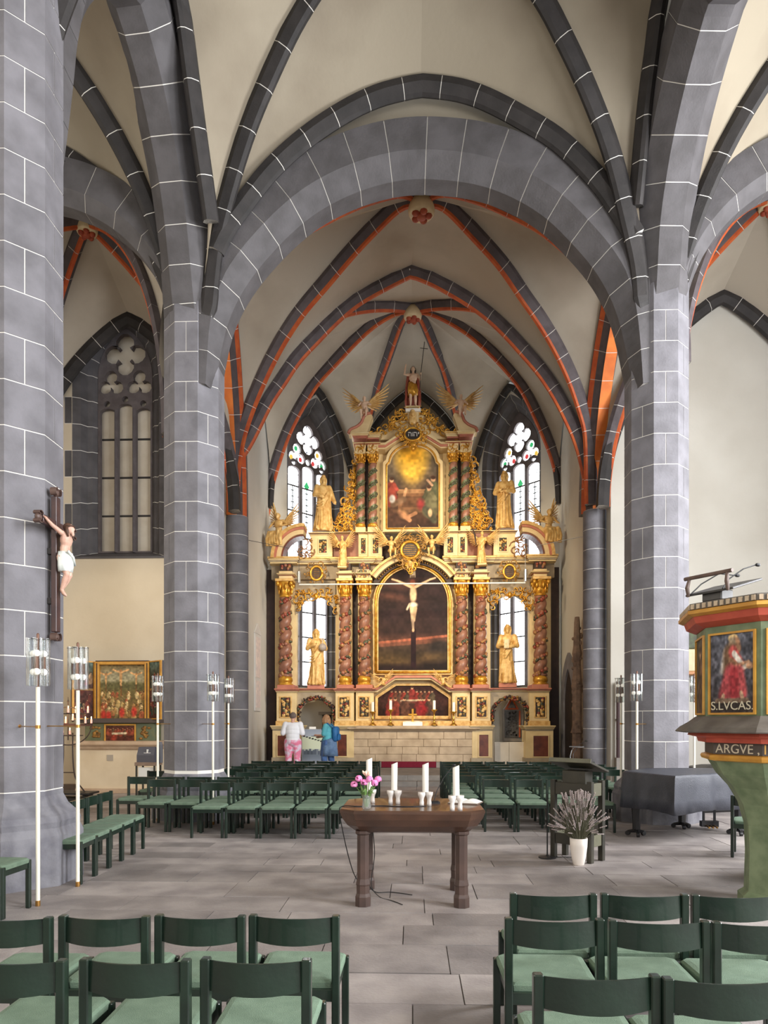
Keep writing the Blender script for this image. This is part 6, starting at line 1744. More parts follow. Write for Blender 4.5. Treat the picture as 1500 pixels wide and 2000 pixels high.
    apoly('scroll_gable', [(g(681), 846), (g(684), 838), (g(697), 832), (g(706), 824), (g(709), 816), (g(714), 809), (g(724), 806), (g(728), 812), (g(724), 822), (g(720), 834), (g(716), 846)], 22.05, 22.4, M_HC)
    mb = MB().tube(cr([Vector((AX(g(x), 22.02), 22.02, AZ(y, 22.02))) for x, y in ((680, 845), (684, 837), (697, 831), (706, 823), (709, 815), (714, 808), (724, 805))], .05), .045, 7).build('scroll_rim', M_HK, ha, smooth=True)
    foliage('gilt_crest', [(g(718), 852), (g(740), 838), (g(758), 826), (g(770), 806), (g(786), 800), (g(798), 806), (g(792), 824), (g(770), 834), (g(750), 846), (g(722), 856)], 22.15, 52, 11, M_GOLD, None, 14, .024)
both(low)
# centre pieces
arcp = lambda cx, cy, r_, a0_, a1_, n=26, ky=1.0: [(cx + r_ * cos(a0_ + (a1_ - a0_) * k / n), cy - r_ * ky * sin(a0_ + (a1_ - a0_) * k / n)) for k in range(n + 1)]
PCX = 806.5
abox('centre_wall', 740, 1180, 873, 1345, 22.55, 22.8, M_HC)
apoly('centre_wall', [(728, 1130), (728, 1190), (885, 1190), (885, 1130)] + arcp(PCX, 1178, 86, .5, pi - .5)[0:], 22.55, 22.8, M_HC)
lo_in = [(739, 1309), (874, 1309), (874, 1176)] + arcp(PCX, 1176, 67.5, 0, pi)[1:-1] + [(739, 1176)]
lo_out = [(729, 1318), (884, 1318), (884, 1176)] + arcp(PCX, 1176, 77.5, 0, pi)[1:-1] + [(729, 1176)]
pf1 = thing('painting_frame', parent=ha)
apoly('gilt_frame', lo_out, 22.28, 22.5, M_GILT, [[(739 + (x - 739) * 1.0, y) for x, y in lo_in]], pf1)
mb = MB().tube([Vector((AX(x, 22.27), 22.27, AZ(y, 22.27))) for x, y in [(734, 1313), (879, 1313), (879, 1176)] + arcp(PCX, 1176, 72.5, 0, pi)[1:-1] + [(734, 1176), (734, 1313)]], .045, 6)
mb.build('frame_roll', M_GOLD, pf1, smooth=True)
ring = arcp(PCX, 1180, 99, .62, pi - .62, 24, 1.0); ring2 = arcp(PCX, 1180, 89, .62, pi - .62, 24, 1.0)
apoly('arched_cornice', ring + ring2[::-1], 21.95, 22.7, M_HC)
apoly('arched_cornice', arcp(PCX, 1180, 103, .62, pi - .62) + arcp(PCX, 1180, 98.5, .62, pi - .62)[::-1], 21.82, 22.7, M_GILT)
apoly('arched_cornice', arcp(PCX, 1180, 89.5, .5, pi - .5) + arcp(PCX, 1180, 79, .5, pi - .5)[::-1], 22.15, 22.7, M_HD)
mb = MB()
for k in range(30):
    a = .62 + (pi - 1.24) * (k + .5) / 30
    mb.ell((AX(PCX + 84 * cos(a), 22.12), 22.13, AZ(1180 - 84 * sin(a), 22.12)), (.035, .03, .035), 6, 5)
mb.build('gilt_beads', M_DGOLD, ha, smooth=True)
abox('predella_board', 690, 1408, 922, 1418, 22.02, 22.75, M_GILT)
# base field of the last supper painting with pink hood
abox('centre_base', 728, 1345, 886, 1410, 22.42, 22.75, M_HC)
apoly('centre_base', [(735, 1350), (770, 1326), (844, 1326), (879, 1350), (879, 1352), (735, 1352)], 22.40, 22.75, M_HC)
SUP = [(738, 1398), (738, 1363), (774, 1339), (841, 1339), (876, 1363), (876, 1398)]
apoly('supper_frame', [(733, 1404), (733, 1360), (772, 1334), (843, 1334), (881, 1360), (881, 1404)], 22.26, 22.42, M_GILT, [SUP])
HOOD = [(726, 1352), (737, 1352), (772, 1328), (842, 1328), (877, 1352), (888, 1352)]
band('hood_moulding', HOOD, 4.5, 22.05, 22.6, M_HC); band('hood_moulding', [(x, y - 4.2) for x, y in HOOD], 4.5, 21.98, 22.6, M_HK)
# upper painting frame, gable, cartouches
up_in = [(757, 1030), (856, 1030), (856, 908), (851, 904)] + arcp(PCX, 904, 43.5, 0, pi, 22, .75)[1:-1] + [(762, 904), (757, 908)]
up_out = [(748, 1038), (865, 1038), (865, 902), (859, 897)] + arcp(PCX, 897, 52, 0, pi, 22, .72)[1:-1] + [(754, 897), (748, 902)]
pf2 = thing('painting_frame', parent=ha)
apoly('gilt_frame', up_out, 22.22, 22.42, M_HC, [up_in], pf2)
MB().tube([Vector((AX(x, 22.21), 22.21, AZ(y, 22.21))) for x, y in [(755, 1032), (858, 1032), (858, 907), (853, 902)] + arcp(PCX, 902, 46, 0, pi, 22, .75)[1:-1] + [(760, 902), (755, 907), (755, 1032)]], .028, 6).build('frame_roll', M_GOLD, pf2, smooth=True)
apoly('upper_wall', [(740, 1034), (740, 880), (760, 862), (800, 846), (850, 862), (872, 880), (872, 1034)], 22.5, 22.75, M_HC)
HD2 = [(736, 876), (752, 876), (790, 852), (823, 852), (861, 876), (877, 876)]
band('hood_moulding', HD2, 4, 22.0, 22.6, M_HC); band('hood_moulding', [(x, y - 3.8) for x, y in HD2], 5, 21.95, 22.6, M_HK); band('hood_moulding', [(x, y - 8.6) for x, y in HD2], 4, 21.9, 22.6, M_HC)
apoly('gable', [(716, 858), (740, 846), (764, 832), (780, 818), (790, 806), (823, 806), (833, 818), (849, 832), (873, 846), (897, 858)], 22.2, 22.55, M_HC)
abox('top_pedestal', 792, 797, 822, 803, 22.0, 22.5, mat('altar_white', S(232, 226, 214), None, rough=.5)); abox('top_pedestal', 796, 803, 818, 824, 22.08, 22.45, M_HC)
mb = MB(); head(mb, (AX(806, 22.02), 22.02, AZ(808, 22.02)), .11, False, True, 0, True); mb.ell((AX(806, 22.02), 22.06, AZ(820, 22.02)), (.14, .08, .16), 10, 8)
remesh(mb.build('cherub_head', M_GILT, ha), .014, 2)
ovl = lambda cx, cy, rx, ry, n=26: [(cx + rx * cos(2 * pi * k / n), cy + ry * sin(2 * pi * k / n)) for k in range(n)]
c1 = thing('name_cartouche', parent=ha)
apoly('cartouche_field', ovl(806, 848, 15, 11.5), 21.86, 21.95, mat('black_field', S(46, 40, 36), None, rough=.4), (), c1)
MB().tube([Vector((AX(x, 21.84), 21.84, AZ(y, 21.84))) for x, y in ovl(806, 848, 16, 12.5) + [(822, 848)]], .035, 7).build('cartouche_rim', M_GOLD, c1, smooth=True)
foliage('cartouche_frame', [(806 + (17 + 9 * (k % 2)) * cos(a) * 1.2, 849 + (14 + 6 * (k % 2)) * sin(a) * 1.15) for k, a in enumerate([2 * pi * k / 26 for k in range(26)])], 21.9, 46, 8, M_GOLD, c1, 6, .02, (806, 848, 20, 16))
M_SIL = mat('silver_letter', S(190, 186, 178), None, rough=.4)
mb = MB()          # the four letters of the divine name, right to left: yod, he, vav, he
for cx in (811.5, 800.5):
    for (a, b, c_, d) in ((cx - 3.4, 844, cx + 3.4, 845.6), (cx + 2.0, 844, cx + 3.4, 852), (cx - 3.2, 847.5, cx - 1.9, 852)):
        mb.box(AX(a, 21.85), AX(c_, 21.85), 21.845, 21.87, AZ(d, 21.85), AZ(b, 21.85))
mb.box(AX(816.6, 21.85), AX(818.6, 21.85), 21.845, 21.87, AZ(848, 21.85), AZ(844, 21.85)).box(AX(805.6, 21.85), AX(807.0, 21.85), 21.845, 21.87, AZ(852, 21.85), AZ(844, 21.85))
mb.build('name_letters', M_SIL, c1)
mb = MB(); mb.ell((AX(807, 21.8), 21.86, AZ(868, 21.8)), (.11, .10, .10), 10, 8).ell((AX(807, 21.8), 21.84, AZ(875, 21.8)), (.07, .08, .09), 10, 8)
for k in range(6): mb.ell((AX(807 + 5 * cos(k), 21.8), 21.86, AZ(870 + 5 * sin(k), 21.8)), .05, 7, 5)
mb.build('gilt_mask', M_GOLD, c1, smooth=True)
c2 = thing('inscription_cartouche', parent=ha)
apoly('cartouche_field', ovl(801, 1074, 16, 15), 21.72, 21.82, mat('black_field', S(46, 40, 36), None, rough=.4), (), c2)
for j, hw_ in enumerate((8, 11, 12.5, 12.5, 11, 8)):
    y = 1064.5 + 3.9 * j; rr = random.Random(j); x = 801 - hw_
    mb = MB()
    while x < 801 + hw_:
        l = rr.uniform(1.0, 2.2); mb.box(AX(x, 21.71), AX(min(x + l, 801 + hw_), 21.71), 21.70, 21.74, AZ(y + 1.5, 21.71), AZ(y, 21.71)); x += l + .7
    mb.build('inscription_line', M_DGOLD, c2)
foliage('cartouche_frame', [(801 + (18 + 9 * (k % 2)) * cos(a) * 1.12, 1076 + (19 + 8 * (k % 2)) * sin(a) * 1.15) for k, a in enumerate([2 * pi * k / 30 for k in range(30)])], 21.74, 80, 9, M_DGOLD, c2, 16, .026, (801, 1074, 21, 20))
MB().tube([Vector((AX(x, 21.7), 21.7, AZ(y, 21.7))) for x, y in ovl(801, 1074, 17.5, 16.5) + [(818.5, 1074)]], .05, 7).build('cartouche_rim', M_GOLD, c2, smooth=True)
mb = MB(); head(mb, (AX(801, 21.66), 21.7, AZ(1102, 21.7)), .10, False, True); remesh(mb.build('cherub_head', M_GILT, c2), .014, 2)
foliage('gilt_drop', [(790, 1092), (812, 1092), (808, 1112), (801, 1118), (794, 1112)], 21.74, 16, 9, M_GOLD, c2, 4, .026)

# stone altar table in front of the retable
M_MENSA = mat('altar_sandstone', S(196, 176, 150), S(170, 150, 126), 3, .85, .3, 14, objvar=.05)
mn = thing('stone_altar', 'pale stone block altar table with heavy slab before the high altar', 'altar')
x0, x1 = AX(688, 21.98), AX(927, 21.98); zb_, zt_ = .44, AZ(1429, 21.98)
MB().box(x0 + .02, x1 - .02, 22.0, 22.9, zb_, zt_).build('altar_core', M_MENSA, mn)
rr = random.Random(12); zz = zb_
for k in range(4):
    h_ = (zt_ - zb_) / 4; x = x0
    while x < x1 - .05:
        L = rr.uniform(.45, 1.0); xe = min(x + L, x1)
        if x1 - xe < .2: xe = x1
        MB().cbox(x + .004, xe - .004, 21.96 + rr.uniform(0, .008), 22.05, zz + .004, zz + h_ - .004, .008).build('stone_block', M_MENSA, mn); x = xe
    zz += h_
MB().loft([[(a, b, z) for a, b in ((x0 - o_, 21.97 - o_), (x1 + o_, 21.97 - o_), (x1 + o_, 22.9), (x0 - o_, 22.9))] for o_, z in ((.0, zt_), (.10, zt_ + .07), (.15, zt_ + .09), (.15, AZ(1417.5, 21.8)))]).build('altar_slab', M_MENSA, mn)
ZM = AZ(1417.5, 21.8)
# things on the stone altar
def brass_stick(px, label, yq, hc, hs):
    x = AX(px, yq)
    t = thing('candlestick', 'brass altar candlestick %s' % label, 'candlestick', (x, yq, ZM), 0, 'brass candlesticks on the stone altar')
    MB().lathe([(.115, 0), (.11, .03), (.06, .07), (.03, .12), (.028, .17), (.05, .21), (.028, .25), (.024, hs - .12), (.045, hs - .06), (.10, hs - .02), (.10, hs), (.03, hs)], 16).build('stick', mat('polished_brass', S(214, 170, 84), S(190, 140, 60), 6, .22, metal=.8), t, smooth=True)
    c = thing('candle', 'tall white candle on the brass candlestick %s' % label, 'candle', (x, yq, ZM + hs), 0, 'candles on the stone altar')
    MB().lathe([(.045, 0), (.045, hc), (.02, hc + .01)], 12).build('wax_body', M_WAX, c)
    MB().lathe([(.004, hc), (.004, hc + .03)], 5).build('wick', M_IRON, c)
brass_stick(728, 'at the far left of the altar', 21.98, .29, .44)
brass_stick(763, 'second from the left on the altar', 21.9, .27, .50)
brass_stick(848, 'third from the left on the altar', 21.9, .27, .50)
brass_stick(886, 'at the far right of the altar', 21.98, .28, .44)
x = AX(806, 22.0)
cr_ = thing('altar_cross', 'small gilt standing cross at the middle of the stone altar', 'cross', (x, 22.0, ZM))
MB().box(-.03, .03, -.02, .02, .12, .52).box(-.13, .13, -.019, .019, .32, .37).lathe([(.10, 0), (.09, .04), (.04, .10), (.03, .14)], 12).build('cross_body', M_GOLD, cr_)
bk_ = thing('altar_book', 'open pale book lying before the small altar cross', 'book', (AX(806, 21.86), 21.88, ZM))
for s in (-1, 1):
    m = MB(); rings = []
    for k in range(6):
        t_ = k / 5; rings.append([(s * .30 * t_, -.02, 0), (s * .30 * t_, .06, 0), (s * .30 * t_, .06, .12 + .02 * sin(pi * t_)), (s * .30 * t_, -.02, .07 + .02 * sin(pi * t_))])
    m.loft(rings).build('page_block', M_PAGE, bk_)
# red carpet on the predella edge
M_CARP = mat('crimson_carpet', S(122, 22, 46), S(104, 16, 38), 30, .95, .3, 160)
ca_ = thing('carpet', 'crimson carpet runner over the edge of the altar platform', 'carpet')
xa, xb = AX(745, 21.85), AX(852, 21.85)
MB().cbox(xa, xb, 21.832, 21.849, .275, .455, .004).cbox(xa, xb, 21.835, 21.955, .441, .455, .004).build('carpet_runner', M_CARP, ca_)
# white panels closing the right arch, tabernacle behind it; display board in the left arch
wp = thing('white_boards', 'two white boards closing the foot of the right altar arch', 'board')
for a, b in ((966, 994), (994.6, 1028)):
    MB().cbox(AX(a, 22.4), AX(b, 22.4), 22.4, 22.43, ZC, AZ(1449, 22.4), .004).build('white_board', mat('white_board', S(226, 218, 204), S(216, 206, 190), 3, .6), wp)
tn = thing('tabernacle', 'orange and grey gabled stone tabernacle behind the right altar arch', 'tabernacle')
yt = 23.0
MB().plate([(AX(985, yt), AZ(1448, yt)), (AX(1022, yt), AZ(1448, yt)), (AX(1022, yt), AZ(1386, yt)), (AX(1003, yt), AZ(1358, yt)), (AX(984, yt), AZ(1386, yt))], [], fy, yt, yt + .4).build('tabernacle_body', M_STEP, tn)
MB().plate([(AX(986, yt), AZ(1386, yt)), (AX(1013, yt), AZ(1386, yt)), (AX(999, yt), AZ(1360, yt))], [[(AX(991, yt), AZ(1383, yt)), (AX(1008, yt), AZ(1383, yt)), (AX(999.5, yt), AZ(1367, yt))]], fy, yt - .06, yt).build('orange_gable', M_ORANGE, tn)
MB().plate(foil(AX(999.5, yt), AZ(1379, yt), .06, 3, pi / 2, .065), [], fy, yt - .03, yt + .0).build('trefoil', M_STONE, tn)
MB().box(AX(986, yt), AX(1013, yt), yt - .05, yt, AZ(1440, yt), AZ(1388, yt)).build('iron_door', mat('grey_iron_door', S(92, 92, 92), S(70, 68, 66), 14, .5, .5, 40), tn)
rr = random.Random(3); mb = MB()
for k in range(60): mb.box(*(lambda a, b: (a, a + rr.uniform(.02, .07), yt - .065, yt - .045, b, b + rr.uniform(.015, .06)))(AX(rr.uniform(987, 1009), yt), AZ(rr.uniform(1392, 1438), yt)))
mb.build('door_ornament', M_IRON, tn)
MB().box(AX(1013, yt), AX(1016, yt), yt - .06, yt, AZ(1440, yt), AZ(1388, yt)).build('orange_jamb', M_ORANGE, tn)
back = MB().plate([(AX(960, 23.4), ZC), (AX(1040, 23.4), ZC), (AX(1040, 23.4), AZ(1350, 23.4)), (AX(960, 23.4), AZ(1350, 23.4))], [], fy, 23.4, 23.45)
tag(back.build('trim_1', M_WALLW), 'white plaster screen behind the right altar arch', 'screen', kind='structure')
back = MB().plate([(AX(575, 23.4), ZC), (AX(660, 23.4), ZC), (AX(660, 23.4), AZ(1350, 23.4)), (AX(575, 23.4), AZ(1350, 23.4))], [[(AX(629, 23.4), AZ(1430, 23.4)), (AX(650, 23.4), AZ(1430, 23.4)), (AX(650, 23.4), AZ(1396, 23.4)), (AX(629, 23.4), AZ(1396, 23.4))]], fy, 23.4, 23.6)
tag(back.build('trim_2', M_WALLW), 'plaster wall with a dark niche seen through the left altar arch', 'screen', kind='structure')
tag(MB().box(AX(625, 23.4), AX(654, 23.4), 23.62, 23.66, ZC, AZ(1390, 23.4)).build('trim_3', M_HD), 'dark niche behind the left altar arch', 'niche', kind='structure')
abox('niche_lintel', 622, 1390, 655, 1396, 23.3, 23.42, M_STEP, None)
# ------------------------------------------------------------------ statues on the high altar
def arms_(l, r): return (l, r)
AR_FOLD = ((( .11, 0, .80), (.16, -.05, .64), (.05, -.13, .62)), ((-.11, 0, .80), (-.16, -.04, .64), (-.06, -.13, .66)))
AR_ORB = (((.11, 0, .80), (.17, -.02, .66), (.13, -.12, .66)), ((-.11, 0, .80), (-.15, -.03, .66), (-.03, -.12, .72)))
AR_DOWN = (((.11, 0, .80), (.17, -.02, .63), (.19, -.10, .52)), ((-.11, 0, .80), (-.16, -.03, .65), (-.04, -.12, .60)))
def zat(py, y): return AZ(py, y)
def on_altar(px, py, y): return (AX(px, y), y, zat(py, y))
def plinth(t, w, h):
    MB().cbox(-w, w, -.16, .16, -h, 0.0, .006).build('statue_plinth', M_HK, t)
def bevel_book(mb, c, w, h, d, M3=None): mb.box(c[0] - w, c[0] + w, c[1] - d, c[1] + d, c[2] - h, c[2] + h)
st = statue('gilt saint statue holding an orb before the lower left altar window', 'statue', on_altar(617, 1338, 22.22), 1.74, .15, .6, 3, True, AR_ORB); plinth(st, .27, .11)
MB().ell((.20, -.22, 1.17), .125, 14, 10).box(.188, .212, -.23, -.21, 1.28, 1.50).box(.14, .26, -.23, -.21, 1.40, 1.425).build('orb_with_cross', mat('grey_blue_orb', S(150, 146, 150), S(176, 160, 140), 6, .4), st, smooth=False)
st = statue('gilt saint statue with a book before the lower right altar window', 'statue', on_altar(992, 1335, 22.22), 1.80, -.2, -.6, 5, True, AR_FOLD); plinth(st, .27, .13)
MB().cbox(-.10, .06, -.30, -.22, 1.06, 1.34, .01).build('book', M_CREAM, st)
st = statue('bearded gilt saint statue on the attic before the upper left window', 'statue', on_altar(631, 1037, 22.25), 1.74, .35, .3, 8, True, AR_DOWN, 1.12)
st = statue('bearded gilt saint statue with a sword on the attic before the upper right window', 'statue', on_altar(986, 1036, 22.25), 1.78, -.3, -.3, 9, True, AR_FOLD, 1.05)
MB().box(.0, .035, -.30, -.28, .05, 1.15).box(-.09, .12, -.30, -.28, 1.08, 1.12).ell((.017, -.29, 1.2), .03, 8, 6).build('sword', M_GILT, st)
SIT = dict(pelvis=(0, 0, .08), chest=(0, -.02, .29), neck=(0, -.02, .385), head=(0, -.05, .46), shl=(.105, -.01, .365), shr=(-.105, -.01, .365), ell=(.20, -.03, .27), elr=(-.20, -.03, .27), wrl=(.16, -.16, .22), wrr=(-.14, -.17, .2),
           hipl=(.06, 0, .06), hipr=(-.06, 0, .06), knl=(.10, -.21, .10), knr=(-.08, -.22, .06), anl=(.09, -.22, -.14), anr=(-.06, -.16, -.17))
def angel(label, p, S_, J, face=0.0, wl=.55, wa=(.95, .95), m=None, skirt=None, vox=None, wm=None, gr=None):
    t = thing('angel', label, 'statue', p, face, gr)
    mb = MB(); nude(mb, S_, {k: Vector(v) * S_ for k, v in J.items()}, longhair=False)
    if skirt: skirt(mb, S_)
    remesh(mb.build('figure', m or M_GILT, t), vox or S_ * .011, 2)
    for s, a in ((1, wa[0]), (-1, wa[1])):
        wing('wing', t, Vector((s * .05 * S_, .07 * S_, J['chest'][2] * S_ + .02 * S_)), a, wl * S_, wm or m or M_GILT, s, .02 * S_, 9)
    return t
def drape(mb, S_):
    for k in range(6):
        x = (-.14 + .055 * k) * S_
        mb.tube([(x * .7, -.02 * S_, .10 * S_), (x, -.17 * S_, .08 * S_), (x * 1.1, -.22 * S_, -.05 * S_), (x * 1.2, -.20 * S_, -.20 * S_)], [.05 * S_, .06 * S_, .05 * S_, .035 * S_], 7)
def stand_angel(label, px, py, y, H, face, up):
    t = thing('angel', label, 'statue', on_altar(px, py, y), face)
    mb = MB(); robed(mb, H, .8 * (1 if face > 0 else -1), int(px), .95)
    head(mb, (0.0, -.02 * H, .945 * H), .068 * H, False, True, -face, False)
    for pts in (((.11, 0, .80), (.19, -.04, .68), (.21, -.14, .80)), ((-.11, 0, .80), (-.19, -.04, .66), (-.13, -.15, .60))):
        P_ = [Vector(q) * H for q in pts]; limb(mb, P_, [.045 * H, .036 * H, .028 * H]); hand(mb, P_[-1], P_[-1] - P_[-2], .022 * H)
    remesh(mb.build('figure', M_GILT, t), .0105, 2)
    for s in (1, -1): wing('wing', t, Vector((s * .05 * H, .08 * H, .72 * H)), up, .62 * H, mat('wing_cream_gold', S(226, 190, 120), S(196, 152, 86), 9, .5), s, .02, 10)
    MB().cbox(-.14, .14, -.10, .16, -.06, .0, .01).build('console', M_HC, t)
    return t
stand_angel('winged gilt angel standing on the left side of the main altar cornice', 668, 1105, 21.74, .92, .12, 1.05)
a_ = stand_angel('winged gilt angel with a palm branch on the right side of the main altar cornice', 942, 1102, 21.74, .96, -.25, .75)
MB().tube([(-.16, -.16, .55), (-.20, -.18, .85), (-.30, -.16, 1.12)], [.012, .03, .006], 6).build('palm_branch', M_HD, a_)
angel('small winged angel left of the inscription cartouche over the main painting', on_altar(764, 1079, 21.78), .92, SIT, .25, .75, (.95, .95), M_GILT)
angel('small winged angel right of the inscription cartouche over the main painting', on_altar(844, 1077, 21.78), .92, SIT, -.25, .75, (.95, .95), M_GILT)
angel('large reclining gilt angel on the left quarter pediment of the altar', on_altar(545, 1049, 21.95), 1.45, SIT, -.35, .50, (.9, 1.25), M_GILT, drape)
angel('large reclining gilt angel on the right quarter pediment of the altar', on_altar(1071, 1047, 21.95), 1.45, SIT, .35, .50, (1.25, .9), M_GILT, drape)
angel('small pale angel with spread wings seated on the left end of the top altar gable', on_altar(712, 808, 22.12), 1.02, SIT, -.15, .85, (.75, .75), M_FLESHW, None, None, M_GILT)
angel('small pale angel with spread wings seated on the right end of the top altar gable', on_altar(900, 808, 22.12), 1.02, SIT, .15, .85, (.75, .75), M_FLESHW, None, None, M_GILT)
PUT = dict(SIT, head=(-.12, -.06, .40), neck=(-.07, -.03, .34), chest=(-.04, -.02, .26), knl=(.18, -.16, .04), knr=(.08, -.2, .1), anl=(.30, -.18, -.06), anr=(.22, -.22, -.04))
angel('reclining cherub on the left slope of the pink moulding under the main painting', on_altar(748, 1340, 21.98), .72, {k: (-v[0], v[1], v[2]) for k, v in PUT.items()}, 0, .55, (.9, .5), M_GILT)
angel('reclining cherub on the right slope of the pink moulding under the main painting', on_altar(866, 1340, 21.98), .72, PUT, 0, .55, (.5, .9), M_GILT)
# risen Christ on the top
H = 1.30
ct = thing('statue', 'risen Christ statue with red cloak and cross staff on the top of the altar', 'statue', on_altar(806, 796.5, 22.22))
mb = MB()
J = dict(pelvis=(0, 0, .52), chest=(.01, -.01, .71), neck=(.01, -.01, .815), head=(.01, -.03, .91), shl=(.115, 0, .79), shr=(-.115, 0, .79), ell=(.18, -.03, .66), elr=(-.20, -.02, .80), wrl=(.19, -.12, .73), wrr=(-.17, -.08, .96),
         hipl=(.055, 0, .50), hipr=(-.055, 0, .50), knl=(.065, -.03, .28), knr=(-.05, -.02, .27), anl=(.07, .0, .045), anr=(-.05, .0, .045), toel=(.09, -.10, .015), toer=(-.06, -.11, .015))
nude(mb, H, {k: Vector(v) * H for k, v in J.items()}, beard=True, longhair=False, hair=False)
remesh(mb.build('figure', M_FLESHW, ct), .010, 2)
mb = MB(); hc = Vector(J['head']) * H
mb.ell(hc + Vector((0, .02, .02)), (.072, .068, .085), 10, 8)
for s in (-1, 1): mb.tube([hc + Vector((s * .055, .01, .03)), hc + Vector((s * .07, .02, -.05)), hc + Vector((s * .06, .02, -.14))], [.026, .03, .015], 7)
mb.build('hair', mat('dark_hair', S(48, 36, 32), None, rough=.6), ct, smooth=True)
mb = MB(); rings = []
for z, r_ in ((.30, .115), (.42, .13), (.52, .115), (.58, .10)):
    rings.append([(r_ * H * cos(t) * (1 + .08 * sin(6 * t + 9 * z)), r_ * .75 * H * sin(t) * (1 + .08 * sin(6 * t + 9 * z)), z * H + .04 * sin(t * 2)) for t in [2 * pi * k / 28 for k in range(28)]])
mb.loft(rings).build('loincloth', M_GOLD, ct, smooth=True)
mb = MB(); rings = []
for z, r_, o_ in ((.0, .17, .10), (.2, .19, .08), (.45, .18, .06), (.65, .15, .05), (.80, .13, .03), (.84, .08, .02)):
    rings.append([(r_ * H * cos(t) * (1 + .10 * sin(7 * t + 5 * z)), o_ * H + r_ * .55 * H * sin(t) * (1 + .10 * sin(7 * t)), z * H) for t in [pi * (-.22 + 1.44 * k / 26) for k in range(27)]])
cl_ = mb.loft(rings, closed=False, cap=False).build('red_cloak', mat('red_cloak_paint', S(158, 76, 52), S(130, 56, 40), 7, .5), ct, smooth=True)
cl_.modifiers.new('thick', 'SOLIDIFY').thickness = .03
sp_ = Vector(J['wrl']) * H
MB().tube([sp_ + Vector((-.03, -.02, -.5)), sp_ + Vector((0, -.02, 0)), sp_ + Vector((.12, 0, 1.02))], .011, 6).tube([sp_ + Vector((-.02, 0, .83)), sp_ + Vector((.22, 0, .80))], .009, 6).build('cross_staff', M_IRON, ct)
MB().cbox(-.22, .22, -.16, .16, -.03, .0, .006).build('statue_plinth', M_HC, ct)

# ------------------------------------------------------------------ paintings (colour stored on dense flat meshes)
M_PAINT = bpy.data.materials.new('oil_paint'); M_PAINT.use_nodes = True
_n = M_PAINT.node_tree; _a = _n.nodes.new('ShaderNodeAttribute'); _a.attribute_name = 'paint'
_n.links.new(_a.outputs['Color'], _n.nodes['Principled BSDF'].inputs['Base Color']); _n.nodes['Principled BSDF'].inputs['Roughness'].default_value = .65; _n.nodes['Principled BSDF'].inputs['Specular IOR Level'].default_value = .2
def vnoise(h, w, cell, seed):
    r = np.random.RandomState(seed); gh, gw = int(h / cell) + 3, int(w / cell) + 3
    g_ = r.rand(gh, gw); y, x = np.mgrid[0:h, 0:w] / float(cell)
    i, j = y.astype(int), x.astype(int); fy_, fx_ = y - i, x - j
    fy_ = fy_ * fy_ * (3 - 2 * fy_); fx_ = fx_ * fx_ * (3 - 2 * fx_)
    return (g_[i, j] * (1 - fx_) + g_[i, j + 1] * fx_) * (1 - fy_) + (g_[i + 1, j] * (1 - fx_) + g_[i + 1, j + 1] * fx_) * fy_
